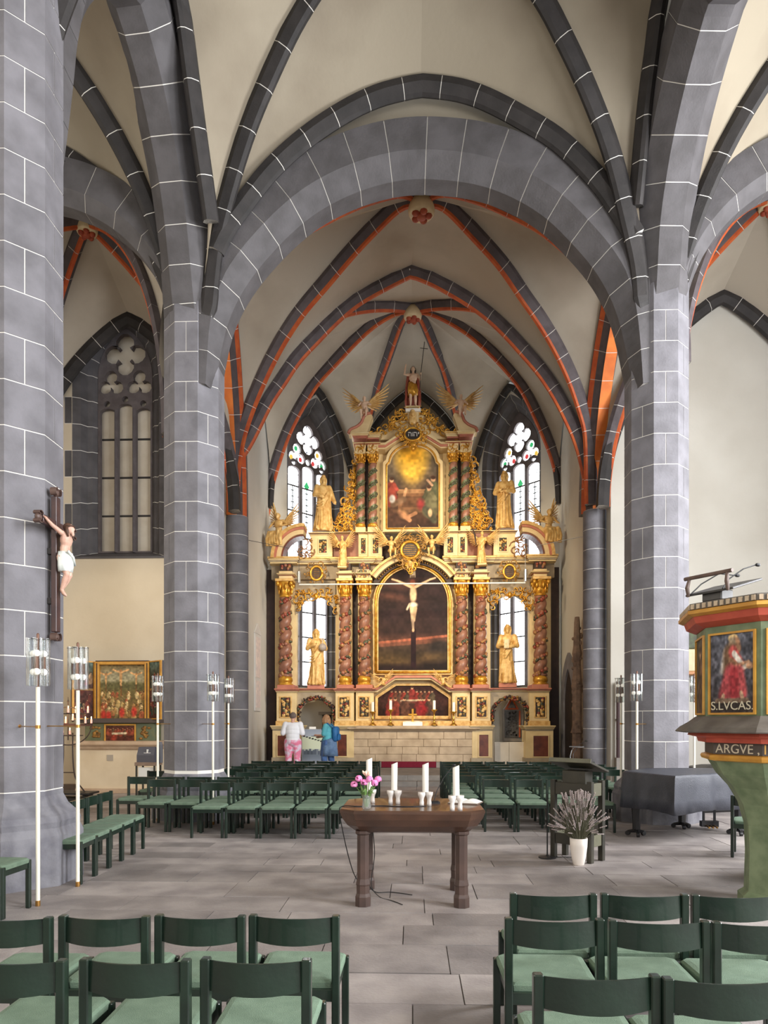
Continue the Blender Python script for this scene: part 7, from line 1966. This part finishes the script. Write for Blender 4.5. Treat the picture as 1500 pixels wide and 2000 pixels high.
class Canvas:
    def __init__(s, x0, y0, x1, y1, res=1.0, bg=(60, 45, 38)):
        s.x0, s.y0, s.x1, s.y1 = x0, y0, x1, y1
        s.w, s.h = int((x1 - x0) / res) + 1, int((y1 - y0) / res) + 1
        s.X, s.Y = np.meshgrid(np.linspace(x0, x1, s.w), np.linspace(y0, y1, s.h))
        s.im = np.ones((s.h, s.w, 3)) * np.array(bg, float)
    def mix(s, a, col): s.im += (np.array(col, float) - s.im) * np.clip(a, 0, 1)[..., None]
    def ell(s, cx, cy, rx, ry, col, soft=.25, rot=0.0, op=1.0):
        dx, dy = s.X - cx, s.Y - cy; c_, n_ = cos(rot), sin(rot)
        d = np.sqrt(((dx * c_ + dy * n_) / rx) ** 2 + ((-dx * n_ + dy * c_) / ry) ** 2)
        s.mix(op * np.clip((1 + soft - d) / (2 * soft), 0, 1), col)
    def cap(s, x0, y0, x1, y1, r, col, op=1.0, r1=None):
        dx, dy = x1 - x0, y1 - y0; t = np.clip(((s.X - x0) * dx + (s.Y - y0) * dy) / (dx * dx + dy * dy + 1e-9), 0, 1)
        d = np.hypot(s.X - x0 - t * dx, s.Y - y0 - t * dy); rr_ = r + ((r1 if r1 is not None else r) - r) * t
        s.mix(op * np.clip((rr_ - d) / (.5 * r) + .5, 0, 1), col)
    def rect(s, x0, y0, x1, y1, col, op=1.0): s.mix(op * ((s.X >= x0) & (s.X <= x1) & (s.Y >= y0) & (s.Y <= y1)), col)
    def vgrad(s, stops):
        ys_ = [a for a, _ in stops]
        for k in range(3): s.im[..., k] = np.interp(s.Y, ys_, [c[k] for _, c in stops])
    def noise(s, amp, cell, seed): s.im *= (1 + amp * (vnoise(s.h, s.w, cell, seed) - .5) * 2)[..., None]
    def person(s, cx, yt, h, robe, skin=(206, 160, 124), sd=0, w=.3):
        s.cap(cx, yt + h * .34, cx + (sd % 3 - 1) * h * .05, yt + h * .9, h * w * .6, robe, 1, h * w)
        s.cap(cx - h * .1, yt + h * .3, cx - h * .24, yt + h * .55, h * .07, [c * .8 for c in robe]); s.cap(cx + h * .1, yt + h * .3, cx + h * .22, yt + h * .5, h * .07, [min(255, c * 1.15) for c in robe])
        s.ell(cx, yt + h * .1, h * .085, h * .11, skin); s.ell(cx, yt + h * .05, h * .09, h * .07, (66, 46, 36))
    def build(s, name, parent, f, inside=None, m=None):
        me = bpy.data.meshes.new(name); h, w = s.h, s.w
        vs = [f(x, y) for x, y in zip(s.X.ravel(), s.Y.ravel())]
        idx = np.arange(h * w).reshape(h, w)
        q = np.stack([idx[1:, :-1], idx[1:, 1:], idx[:-1, 1:], idx[:-1, :-1]], -1)
        if inside is not None:
            cx = (s.X[1:, 1:] + s.X[:-1, :-1]) / 2; cy = (s.Y[1:, 1:] + s.Y[:-1, :-1]) / 2; q = q[inside(cx, cy)]
        me.from_pydata(vs, [], q.reshape(-1, 4).tolist())
        ca = me.color_attributes.new('paint', 'FLOAT_COLOR', 'POINT')
        c = np.clip(s.im, 0, 255) / 255.0; c = np.where(c <= .04045, c / 12.92, ((c + .055) / 1.055) ** 2.4)
        ca.data.foreach_set('color', np.concatenate([c, np.ones((h, w, 1))], -1).ravel().astype(np.float32))
        me.materials.append(m or M_PAINT)
        o = bpy.data.objects.new(name, me); COL.objects.link(o); o.parent = parent
        return o
fa_ = lambda y: (lambda px, py: (AX(px, y), y, AZ(py, y)))
# crucifixion at dusk
C = Canvas(736, 1105, 877, 1312)
C.vgrad([(1105, (38, 25, 25)), (1170, (46, 31, 30)), (1235, (54, 37, 34)), (1247, (84, 54, 44)), (1258, (70, 52, 42)), (1275, (54, 43, 33)), (1295, (34, 25, 23)), (1312, (28, 20, 20))])
for (x, y, rx, ry, c_) in ((770, 1140, 26, 8, (92, 58, 50)), (765, 1165, 22, 6, (104, 66, 54)), (850, 1150, 22, 14, (46, 32, 34)), (855, 1190, 20, 20, (38, 28, 30)), (760, 1200, 18, 12, (52, 36, 38)), (840, 1205, 14, 8, (62, 42, 40))):
    C.ell(x, y, rx, ry, c_, .9, .15, .8)
for k in range(14):
    x = 736 + k * 10.5; C.cap(x, 1256 - k * 1.0, x + 12, 1254 - k * 1.0, 2.4, (176, 100, 74), .7); C.cap(x, 1260 - k * .7, x + 12, 1259 - k * .7, 4.0, (130, 78, 60), .5)
C.ell(860, 1270, 24, 22, (48, 40, 36), .3); C.ell(760, 1290, 50, 14, (96, 74, 44), .6, .05, .8); C.ell(845, 1284, 30, 9, (104, 80, 50), .6, -.05, .7); C.ell(770, 1310, 60, 12, (36, 24, 24), .4)
C.rect(801, 1112, 811, 1128, (152, 134, 108)); C.rect(803, 1228, 812, 1305, (36, 20, 24)); C.rect(803, 1124, 810, 1235, (52, 34, 30), .6); C.cap(762, 1131, 850, 1131, 3, (50, 32, 28), .8)
sk = (214, 182, 142)
C.cap(803, 1146, 776, 1134, 3.0, sk, 1, 1.8); C.cap(812, 1146, 840, 1132, 3.0, sk, 1, 1.8); C.cap(776, 1134, 766, 1131, 1.8, sk); C.cap(840, 1132, 850, 1129, 1.8, sk)
C.ell(807, 1160, 6.6, 17, sk, .25); C.ell(806, 1140, 4.2, 5.4, (196, 152, 110)); C.ell(806, 1135.5, 5, 3.5, (80, 44, 32)); C.ell(806, 1139, 8, 8, (200, 90, 60), .5, 0, .22)
C.ell(807, 1182, 8, 6, (226, 212, 184), .3); C.cap(800, 1180, 795, 1190, 2, (190, 172, 146))
C.cap(804, 1188, 806, 1212, 3.8, sk, 1, 2.8); C.cap(811, 1188, 808, 1212, 3.8, (200, 164, 126), 1, 2.8); C.cap(806, 1212, 807, 1228, 2.8, (178, 150, 124), 1, 2.0); C.ell(807, 1231, 2.4, 3.4, (196, 156, 120))
C.noise(.14, 5, 1); C.noise(.16, 16, 2)
C.build('canvas', pf1, fa_(22.33), lambda x, y: (y > 1176) | (np.hypot(x - PCX, y - 1176) < 71))
# last supper
C = Canvas(736, 1337, 878, 1400, .8, (50, 28, 24))
C.vgrad([(1337, (46, 26, 24)), (1370, (60, 34, 28)), (1400, (40, 24, 22))])
cols = ((120, 42, 36), (100, 56, 42), (84, 58, 46), (124, 50, 40), (80, 68, 52), (92, 46, 40))
for k, x in enumerate((765, 773, 781, 789, 797, 805, 814, 822, 830, 838, 844)):
    C.person(x, 1348 if k != 5 else 1341, 22 if k != 5 else 26, cols[k % 6] if k != 5 else (132, 50, 44), sd=k)
C.cap(784, 1369, 826, 1368, 2.2, (176, 156, 128)); C.rect(784, 1369, 827, 1384, (82, 48, 40), .6)
for k, (x, c_) in enumerate(((763, (118, 40, 36)), (772, (112, 48, 38)), (790, (88, 56, 44)), (828, (124, 36, 38)), (838, (80, 58, 48)), (819, (120, 42, 40)))): C.person(x, 1362, 34, c_, sd=k, w=.26)
C.ell(826, 1386, 9, 9, (136, 34, 40), .4); C.noise(.2, 4, 3)
C.build('canvas', ha, fa_(22.30), lambda x, y: (y - 1336 > np.abs(x - 807) * .69 - 24) | (y > 1360))
# resurrection scene in the upper storey
C = Canvas(755, 870, 858, 1032)
C.vgrad([(870, (112, 96, 74)), (920, (92, 80, 66)), (955, (64, 50, 44)), (1000, (78, 54, 40)), (1032, (58, 40, 34))])
for k in range(9): C.ell(805 + (k - 4) * 5.2, 905, 12, 42 - abs(k - 4) * 5, (186, 150, 84), .9, 0, .35)
C.ell(805, 890, 30, 36, (214, 166, 60), .35); C.ell(806, 915, 20, 24, (226, 178, 70), .4); C.ell(804, 884, 18, 20, (208, 150, 40), .5)
C.rect(778, 962, 834, 995, (120, 84, 58)); C.rect(776, 956, 836, 963, (150, 112, 78)); C.rect(785, 970, 828, 990, (98, 68, 48)); C.cap(770, 998, 846, 998, 3, (104, 76, 54))
for (x, y, h_, c_, k) in ((765, 932, 48, (126, 56, 46), 0), (846, 930, 56, (82, 84, 62), 1), (838, 948, 54, (96, 92, 68), 2)): C.person(x, y, h_, c_, sd=k)
C.cap(788, 975, 793, 955, 2.6, (200, 150, 110)); C.cap(768, 985, 788, 975, 6, (110, 84, 64)); C.ell(766, 974, 6, 8, (176, 172, 168)); C.ell(787, 1005, 13, 7, (188, 138, 96), .4, .5); C.cap(780, 1000, 800, 1016, 4, (176, 126, 90)); C.cap(800, 1008, 812, 1002, 3.4, (170, 120, 86))
C.cap(844, 948, 835, 938, 2.4, (186, 146, 116)); C.ell(822, 985, 7, 10, (146, 54, 54), .5); C.cap(832, 995, 848, 1016, 7, (72, 70, 56)); C.ell(840, 1002, 4, 8, (206, 170, 130)); C.ell(770, 1010, 12, 14, (74, 50, 40), .5)
C.noise(.16, 5, 5); C.noise(.14, 14, 6)
C.build('canvas', pf2, fa_(22.30), lambda x, y: (y > 902) | (((x - PCX) / 46) ** 2 + ((y - 902) / 35) ** 2 < 1))
# pulpit panels
C = Canvas(-1, 0, 1, 2.35, .02, (82, 82, 90))
C.vgrad([(0, (94, 96, 106)), (1.5, (78, 76, 82)), (2.35, (60, 52, 50))])
C.noise(.35, 6, 9)
C.ell(.05, .13, .22, .12, (226, 196, 140), .2); C.ell(.18, .32, .20, .22, (188, 142, 110)); C.ell(.02, .30, .16, .2, (164, 146, 122)); C.ell(.28, .44, .14, .16, (150, 112, 88))
C.cap(-.2, .6, -.45, 1.1, .22, (190, 184, 178), 1, .10); C.cap(-.05, .62, -.1, 1.1, .34, (120, 92, 70), 1, .30); C.cap(.05, .55, .5, 1.0, .2, (196, 92, 88), 1, .12); C.cap(.1, .6, .42, .9, .10, (222, 214, 204))
C.cap(-.02, .85, .25, 1.02, .13, (140, 104, 80)); C.cap(.25, 1.0, .75, .92, .10, (186, 144, 114)); C.cap(.3, 1.1, .8, .95, .07, (206, 196, 182)); C.ell(.8, .98, .16, .1, (190, 148, 118))
C.cap(-.05, 1.2, -.35, 1.85, .30, (170, 76, 80), 1, .26); C.cap(.3, 1.2, .45, 1.75, .26, (176, 82, 84), 1, .24); C.cap(.1, 1.2, .1, 1.8, .2, (158, 56, 62), 1, .2)
C.cap(-.4, 1.85, -.45, 1.95, .08, (186, 150, 124)); C.cap(.42, 1.78, .48, 1.92, .08, (186, 150, 124)); C.cap(-.7, 2.0, .7, 2.0, .08, (120, 100, 84)); C.rect(-.86, 2.06, .86, 2.30, (52, 46, 44))
C.noise(.22, 4, 10)
for k, (fr, F, pw_, za, zb) in PNL.items():
    hh = zb - za
    D = C
    if k != 0:
        D = Canvas(-1, 0, 1, 2.35, .03, (84, 76, 66)); D.person(0, .25, 1.8, (92, 70, 56) if k < 0 else (112, 64, 56), (176, 140, 112)); D.noise(.4, 5, 20 + k)
    D.build('panel_picture', fr, lambda x, y: tuple(F @ Vector((x * pw_, zb - y / 2.35 * hh, .006))))
fr, F, pw_, za, zb = PNL[0]
text('S.LVCAS.', .108, F @ Matrix(((1, 0, 0, 0), (0, 1, 0, za + .058), (0, 0, 1, .008), (0, 0, 0, 1))), M_LET, fr)
# winged altarpiece on the side altar
tp = thing('winged_altarpiece', 'gilt framed winged altarpiece with crowded crucifixion on the side altar', 'altarpiece')
YT2 = 16.9
TX = lambda px, y=YT2: W(px, 1400, y).x
TZ = lambda py, y=YT2: W(236, py, y).z
ft_ = lambda y: (lambda px, py: (TX(px, y), y, TZ(py, y)))
def tbox(nm, a, b, c, d, y0, y1, m): return MB().cbox(TX(a, y0), TX(c, y0), y0, y1, TZ(d, y0), TZ(b, y0), .006).build(nm, m, tp)
M_TEAL = mat('green_predella', S(84, 98, 76), S(108, 108, 74), 5, .5)
tbox('predella', 166, 1412, 302, 1455, 16.9, 17.35, M_TEAL); tbox('shelf_board', 150, 1403, 312, 1412, 16.8, 17.4, mat('dark_grey_shelf', S(76, 66, 62), None, rough=.5))
tbox('centre_panel', 186, 1290, 290, 1405, 16.95, 17.3, M_HD)
for (a, b, c, d) in ((184, 1292, 193, 1407), (282, 1292, 291, 1407), (193, 1292, 282, 1298)): tbox('gilt_frame', a, b, c, d, 16.86, 16.97, M_PGLD); 
for (a, b, c, d) in ((187.5, 1295, 189.5, 1405), (285.5, 1295, 287.5, 1405)): tbox('dark_groove', a, b, c, d, 16.85, 16.87, M_HD)
rr = random.Random(8)
C = Canvas(193, 1297, 283, 1405, .8)
C.vgrad([(1297, (124, 104, 66)), (1318, (150, 144, 116)), (1330, (168, 160, 128)), (1345, (118, 106, 66)), (1405, (104, 82, 48))])
for k in range(9): C.ell(205 + k * 9, 1336 + (k % 3) * 3, 9, 6, (96, 92, 60), .6)
for (x, y, s_) in ((236, 1310, 1.0), (207, 1316, .7), (266, 1316, .7)):
    C.rect(x - 1.2 * s_, y, x + 1.2 * s_, y + 52 * s_, (128, 88, 52)); C.cap(x - 15 * s_, y - 2, x, y + 4 * s_, 1.6, (206, 160, 108)); C.cap(x + 15 * s_, y - 2, x, y + 4 * s_, 1.6, (206, 160, 108)); C.cap(x, y + 4 * s_, x, y + 28 * s_, 3 * s_, (204, 158, 106), 1, 1.8 * s_); C.ell(x, y, 2.4 * s_, 3 * s_, (180, 130, 84))
for k in range(90):
    x, y = rr.uniform(194, 282), rr.uniform(1348, 1394); C.person(x, y, rr.uniform(9, 15), rr.choice(((186, 160, 110), (160, 124, 76), (160, 92, 62), (204, 180, 130), (124, 108, 70), (140, 104, 62), (176, 150, 96))), (216, 172, 120), k, .26)
for (x, y) in ((202, 1396), (212, 1398), (238, 1392), (262, 1390)): C.ell(x, y, 5, 9, (190, 62, 50), .4)
C.noise(.2, 4, 11)
C.build('centre_picture', tp, ft_(16.94))
C = Canvas(206, 1418, 262, 1449, .8, (84, 46, 36)); 
for k in range(11): C.person(212 + k * 4.6, 1421 + (k % 2) * 2, 13, rr.choice(((120, 60, 44), (96, 70, 50), (140, 70, 50))), (190, 140, 100), k)
C.cap(220, 1433, 246, 1432, 2, (196, 180, 150)); C.ell(222, 1441, 6, 5, (150, 60, 44), .5); C.noise(.25, 4, 12)
C.build('predella_picture', tp, ft_(16.885))
for (a, b, c, d) in ((203, 1414, 206, 1452), (262, 1414, 265, 1452), (206, 1414, 262, 1417), (206, 1449, 262, 1452)): tbox('predella_frame', a, b, c, d, 16.87, 16.9, M_PGLD)
for cx in (185, 283): foliage_ = [TX(cx), TZ(1432)]; mb = MB(); [mb.ell((TX(cx + rr.uniform(-9, 9)), 16.89, TZ(1432 + rr.uniform(-13, 13))), (.05, .012, .03), 7, 5) for _ in range(14)]; mb.build('predella_ornament', M_DGOLD, tp, smooth=True)
def wingpanel(px_a, px_b, sgn, seed):
    t = thing('altar_wing', parent=tp)
    ya, yb_ = 16.95, 16.55
    A_, B_ = Vector((TX(px_a, ya), ya, 0)), Vector((TX(px_b, yb_), yb_, 0))
    zt_, zb_ = TZ(1291, 16.8), TZ(1405, 16.8); n_ = perp(A_, B_); n_ = n_ if n_.y > 0 else -n_
    f = lambda u, v, d: tuple(A_.lerp(B_, u) + n_ * d + Vector((0, 0, zb_ + (zt_ - zb_) * v)))
    MB().plate([(0, 0), (1, 0), (1, 1), (0, 1)], [], f, .0, .06).build('wing_board', mat('wing_board_grey', S(74, 72, 80), None, rough=.5), t)
    MB().plate([(0, 0), (1, 0), (1, 1), (0, 1)], [[(.09, .02), (.91, .02), (.91, .98), (.09, .98)]], f, -.03, .01).build('gilt_frame', M_PGLD, t)
    D = Canvas(0, 0, 1, 2.6, .02); D.vgrad([(0, (104, 124, 116)), (.5, (70, 74, 62)), (1.3, (84, 54, 48)), (2.6, (70, 44, 38))])
    for k in range(26): D.person(rr.uniform(.1, .9), rr.choice((rr.uniform(.3, .9), rr.uniform(1.4, 2.1))), rr.uniform(.3, .5), rr.choice(((140, 50, 52), (96, 60, 80), (60, 70, 60), (150, 120, 90), (110, 60, 50))), (206, 166, 126), k)
    D.rect(0, 1.22, 1, 1.30, (150, 116, 70)); D.noise(.25, 5, seed)
    D.build('wing_picture', t, lambda x, y: f(.09 + .82 * x, .98 - .96 * y / 2.6, -.004))
wingpanel(186, 140, -1, 30); wingpanel(290, 316, 1, 31)

# ------------------------------------------------------------------ display board and visitors
db = thing('display_board', 'leaning photo board of a city skyline under pale sky, between the two visitors', 'board')
yd = 21.2
MB().cbox(AX(589, yd), AX(654, yd), yd, yd + .04, ZC, AZ(1424, yd), .004).build('board_panel', mat('board_edge', S(150, 150, 152), None, rough=.5), db)
C = Canvas(590, 1425, 653, 1490, .7)
C.vgrad([(1425, (142, 152, 168)), (1438, (168, 176, 188)), (1440, (206, 214, 190)), (1462, (214, 222, 196)), (1468, (150, 158, 164)), (1476, (112, 122, 134)), (1490, (146, 154, 168))])
for k in range(8): C.rect(592 + k * 5.6, 1437 + k * 1.6, 596 + k * 5.6, 1439.6 + k * 1.6, (40, 42, 46))
rr = random.Random(77)
for k in range(18): C.rect(590 + k * 3.5, 1468 - rr.uniform(0, 5), 593.5 + k * 3.5, 1474, rr.choice(((92, 100, 112), (120, 128, 138), (80, 88, 98))))
C.build('board_picture', db, fa_(yd - .004))
sgn_ = thing('wall_label', 'small white label board standing above the photo board', 'label board'); MB().cbox(AX(604, 21.22), AX(617, 21.22), 21.21, 21.24, AZ(1425, 21.22), AZ(1419.5, 21.22), .003).build('label_card', M_PAGE, sgn_)
M_SKIN = mat('skin', S(214, 166, 142), S(200, 150, 128), 8, .55)
def person(label, p, H, face, J, fat, shirt, trou, hairm, hairf, extras=None, shoes=None):
    t = thing('person', label, 'person', p, face)
    V = {k: Vector(v) * H for k, v in J.items()}
    mb = MB(); nude(mb, H, V, longhair=False, hair=False)
    remesh(mb.build('body', M_SKIN, t), .011, 3)
    mb = MB(); f_ = fat
    for a, rx, ry, rz in ((.0, .108, .088, .09), (.35, .100, .086, .10), (.7, .108, .084, .10), (1.0, .112, .078, .085)):
        c = V['pelvis'].lerp(V['chest'], a); mb.ell(c + Vector((0, 0, .015 * H)), (rx * H * f_, ry * H * f_, rz * H), 16, 9)
    limb(mb, [V['shl'], V['chest'].lerp(V['neck'], .5), V['shr']], [.037 * H * f_, .056 * H * f_, .037 * H * f_])
    for s in 'lr': limb(mb, [V['sh' + s], V['sh' + s].lerp(V['el' + s], .5), V['sh' + s].lerp(V['el' + s], .85)], [.043 * H * f_, .041 * H * f_, .040 * H * f_])
    remesh(mb.build('shirt', shirt, t), .012, 3)
    mb = MB(); mb.ell(V['pelvis'] - Vector((0, 0, .01 * H)), (.112 * H * f_, .095 * H * f_, .085 * H), 16, 9)
    for s in 'lr': limb(mb, [V['hip' + s], V['hip' + s].lerp(V['kn' + s], .5), V['kn' + s], V['kn' + s].lerp(V['an' + s], .45), V['kn' + s].lerp(V['an' + s], .9)], [.075 * H * f_, .068 * H * f_, .050 * H * f_, .047 * H * f_, .040 * H * f_])
    remesh(mb.build('trousers', trou, t), .012, 3)
    mb = MB()
    for s in 'lr':
        a = V['an' + s]; mb.tube([a + Vector((0, .03, -.035 * H)), a + Vector((0, -.02, -.03 * H)), a + Vector((0, -.15 * H * .9, -.035 * H))], [.022 * H, .027 * H, .018 * H], 9); mb.ell(a + Vector((0, .0, -.02 * H)), .03 * H, 9, 7)
    remesh(mb.build('shoes', shoes or M_PAGE, t), .01, 1)
    mb = MB(); hairf(mb, V['head'], .066 * H); mb.build('hair', hairm, t, smooth=True)
    if extras: extras(t, V, H)
    return t
STAND = dict(pelvis=(0, 0, .515), chest=(0, 0, .70), neck=(0, -.005, .815), head=(0, -.03, .91), shl=(.118, 0, .785), shr=(-.118, 0, .785), ell=(.165, .02, .62), elr=(-.165, .02, .62), wrl=(.13, -.12, .60), wrr=(-.13, -.12, .61),
             hipl=(.06, 0, .50), hipr=(-.06, 0, .50), knl=(.07, -.01, .28), knr=(-.07, -.01, .28), anl=(.075, 0, .05), anr=(-.075, 0, .05))
M_TS = mat('white_tshirt', S(236, 236, 240), None, rough=.8)
M_PK = mat('pink_batik_cloth', S(232, 128, 158), S(226, 206, 222), 9, .8, stops=(.42, .58))
def short_hair(mb, c, R): mb.ell(c + Vector((0, .16 * R, .22 * R)), (.80 * R, .86 * R, .88 * R), 12, 9)
def long_hair(mb, c, R):
    mb.ell(c + Vector((0, .2 * R, .18 * R)), (.90 * R, .92 * R, .95 * R), 12, 9)
    for k in range(9):
        a = pi * (-.15 + 1.3 * k / 8)
        q = Vector((cos(a) * .72 * R, sin(a) * .72 * R + .1 * R, 0))
        mb.tube([c + q + Vector((0, 0, .3 * R)), c + q * 1.2 + Vector((0, 0, -.7 * R)), c + q * 1.15 + Vector((0, .05 * R, -1.75 * R))], [.34 * R, .40 * R, .16 * R], 7)
px1 = (AX(572, 19.55), 19.55, ZC)
person('person seen from behind in white T-shirt and pink patterned leggings before the altar', px1, 1.72, pi, STAND, 1.14, M_TS, M_PK, mat('grey_brown_hair', S(122, 106, 98), S(98, 84, 78), 20, .7), short_hair)
WALK = dict(STAND, head=(0, -.045, .905), wrl=(.06, -.19, .63), ell=(.14, -.03, .63), elr=(-.15, -.02, .62), wrr=(-.08, -.19, .60), knl=(.065, -.05, .28), anl=(.07, -.03, .05), knr=(-.065, .02, .28), anr=(-.07, .06, .05))
M_TEALC = mat('turquoise_shirt', S(92, 176, 186), S(80, 160, 172), 9, .8)
M_JEAN = mat('blue_denim', S(74, 104, 150), S(58, 84, 128), 12, .85)
def jacket(t, V, H):
    mb = MB(); rings = []
    for z, r_ in ((.30, .15), (.40, .145), (.50, .135), (.56, .12)):
        rings.append([(r_ * H * cos(a) * (1 + .07 * sin(7 * a + 8 * z)), .02 * H + r_ * .95 * H * sin(a) * (1 + .07 * sin(7 * a + 8 * z)), (z + .02 * sin(3 * a)) * H) for a in [2 * pi * k / 30 for k in range(30)]])
    mb.loft(rings).build('tied_denim_jacket', mat('pale_denim', S(104, 130, 160), S(84, 108, 140), 10, .85), t, smooth=True)
px2 = (AX(641, 19.6), 19.6, ZC)
pr = person('person with long fair hair, turquoise shirt and denim, turned left before the altar', px2, 1.66, -pi / 2 - .25, WALK, 1.10, M_TEALC, M_JEAN, mat('fair_hair', S(176, 136, 98), S(146, 106, 74), 18, .6), long_hair, jacket, M_BLK)
bp = thing('backpack', 'blue backpack worn by the person with long fair hair', 'backpack', px2, -pi / 2 - .25)
M_BP = mat('blue_nylon', S(34, 104, 158), S(28, 88, 140), 9, .6)
Hh = 1.66
MB().cbox(-.14, .14, .145, .30, .53 * Hh, .78 * Hh, .05).build('bag', M_BP, bp, smooth=True); MB().cbox(-.10, .10, .29, .35, .55 * Hh, .66 * Hh, .03).build('front_pocket', M_BP, bp, smooth=True)
for s in (-1, 1): MB().tube([(s * .10, .17, .76 * Hh), (s * .11, .02, .835 * Hh), (s * .10, -.145, .74 * Hh), (s * .12, -.10, .62 * Hh), (s * .12, .16, .57 * Hh)], .018, 6).build('strap', M_BP, bp)
lf = thing('leaflet', 'folded dark leaflet held by the person with the blue backpack', 'leaflet', px2, -pi / 2 - .25)
MB().cbox(-.11, .11, -.46, -.30, .625 * Hh, .632 * Hh, .002, M=Matrix.Translation((0, 0, -.02))).build('sheet', M_BLK, lf)
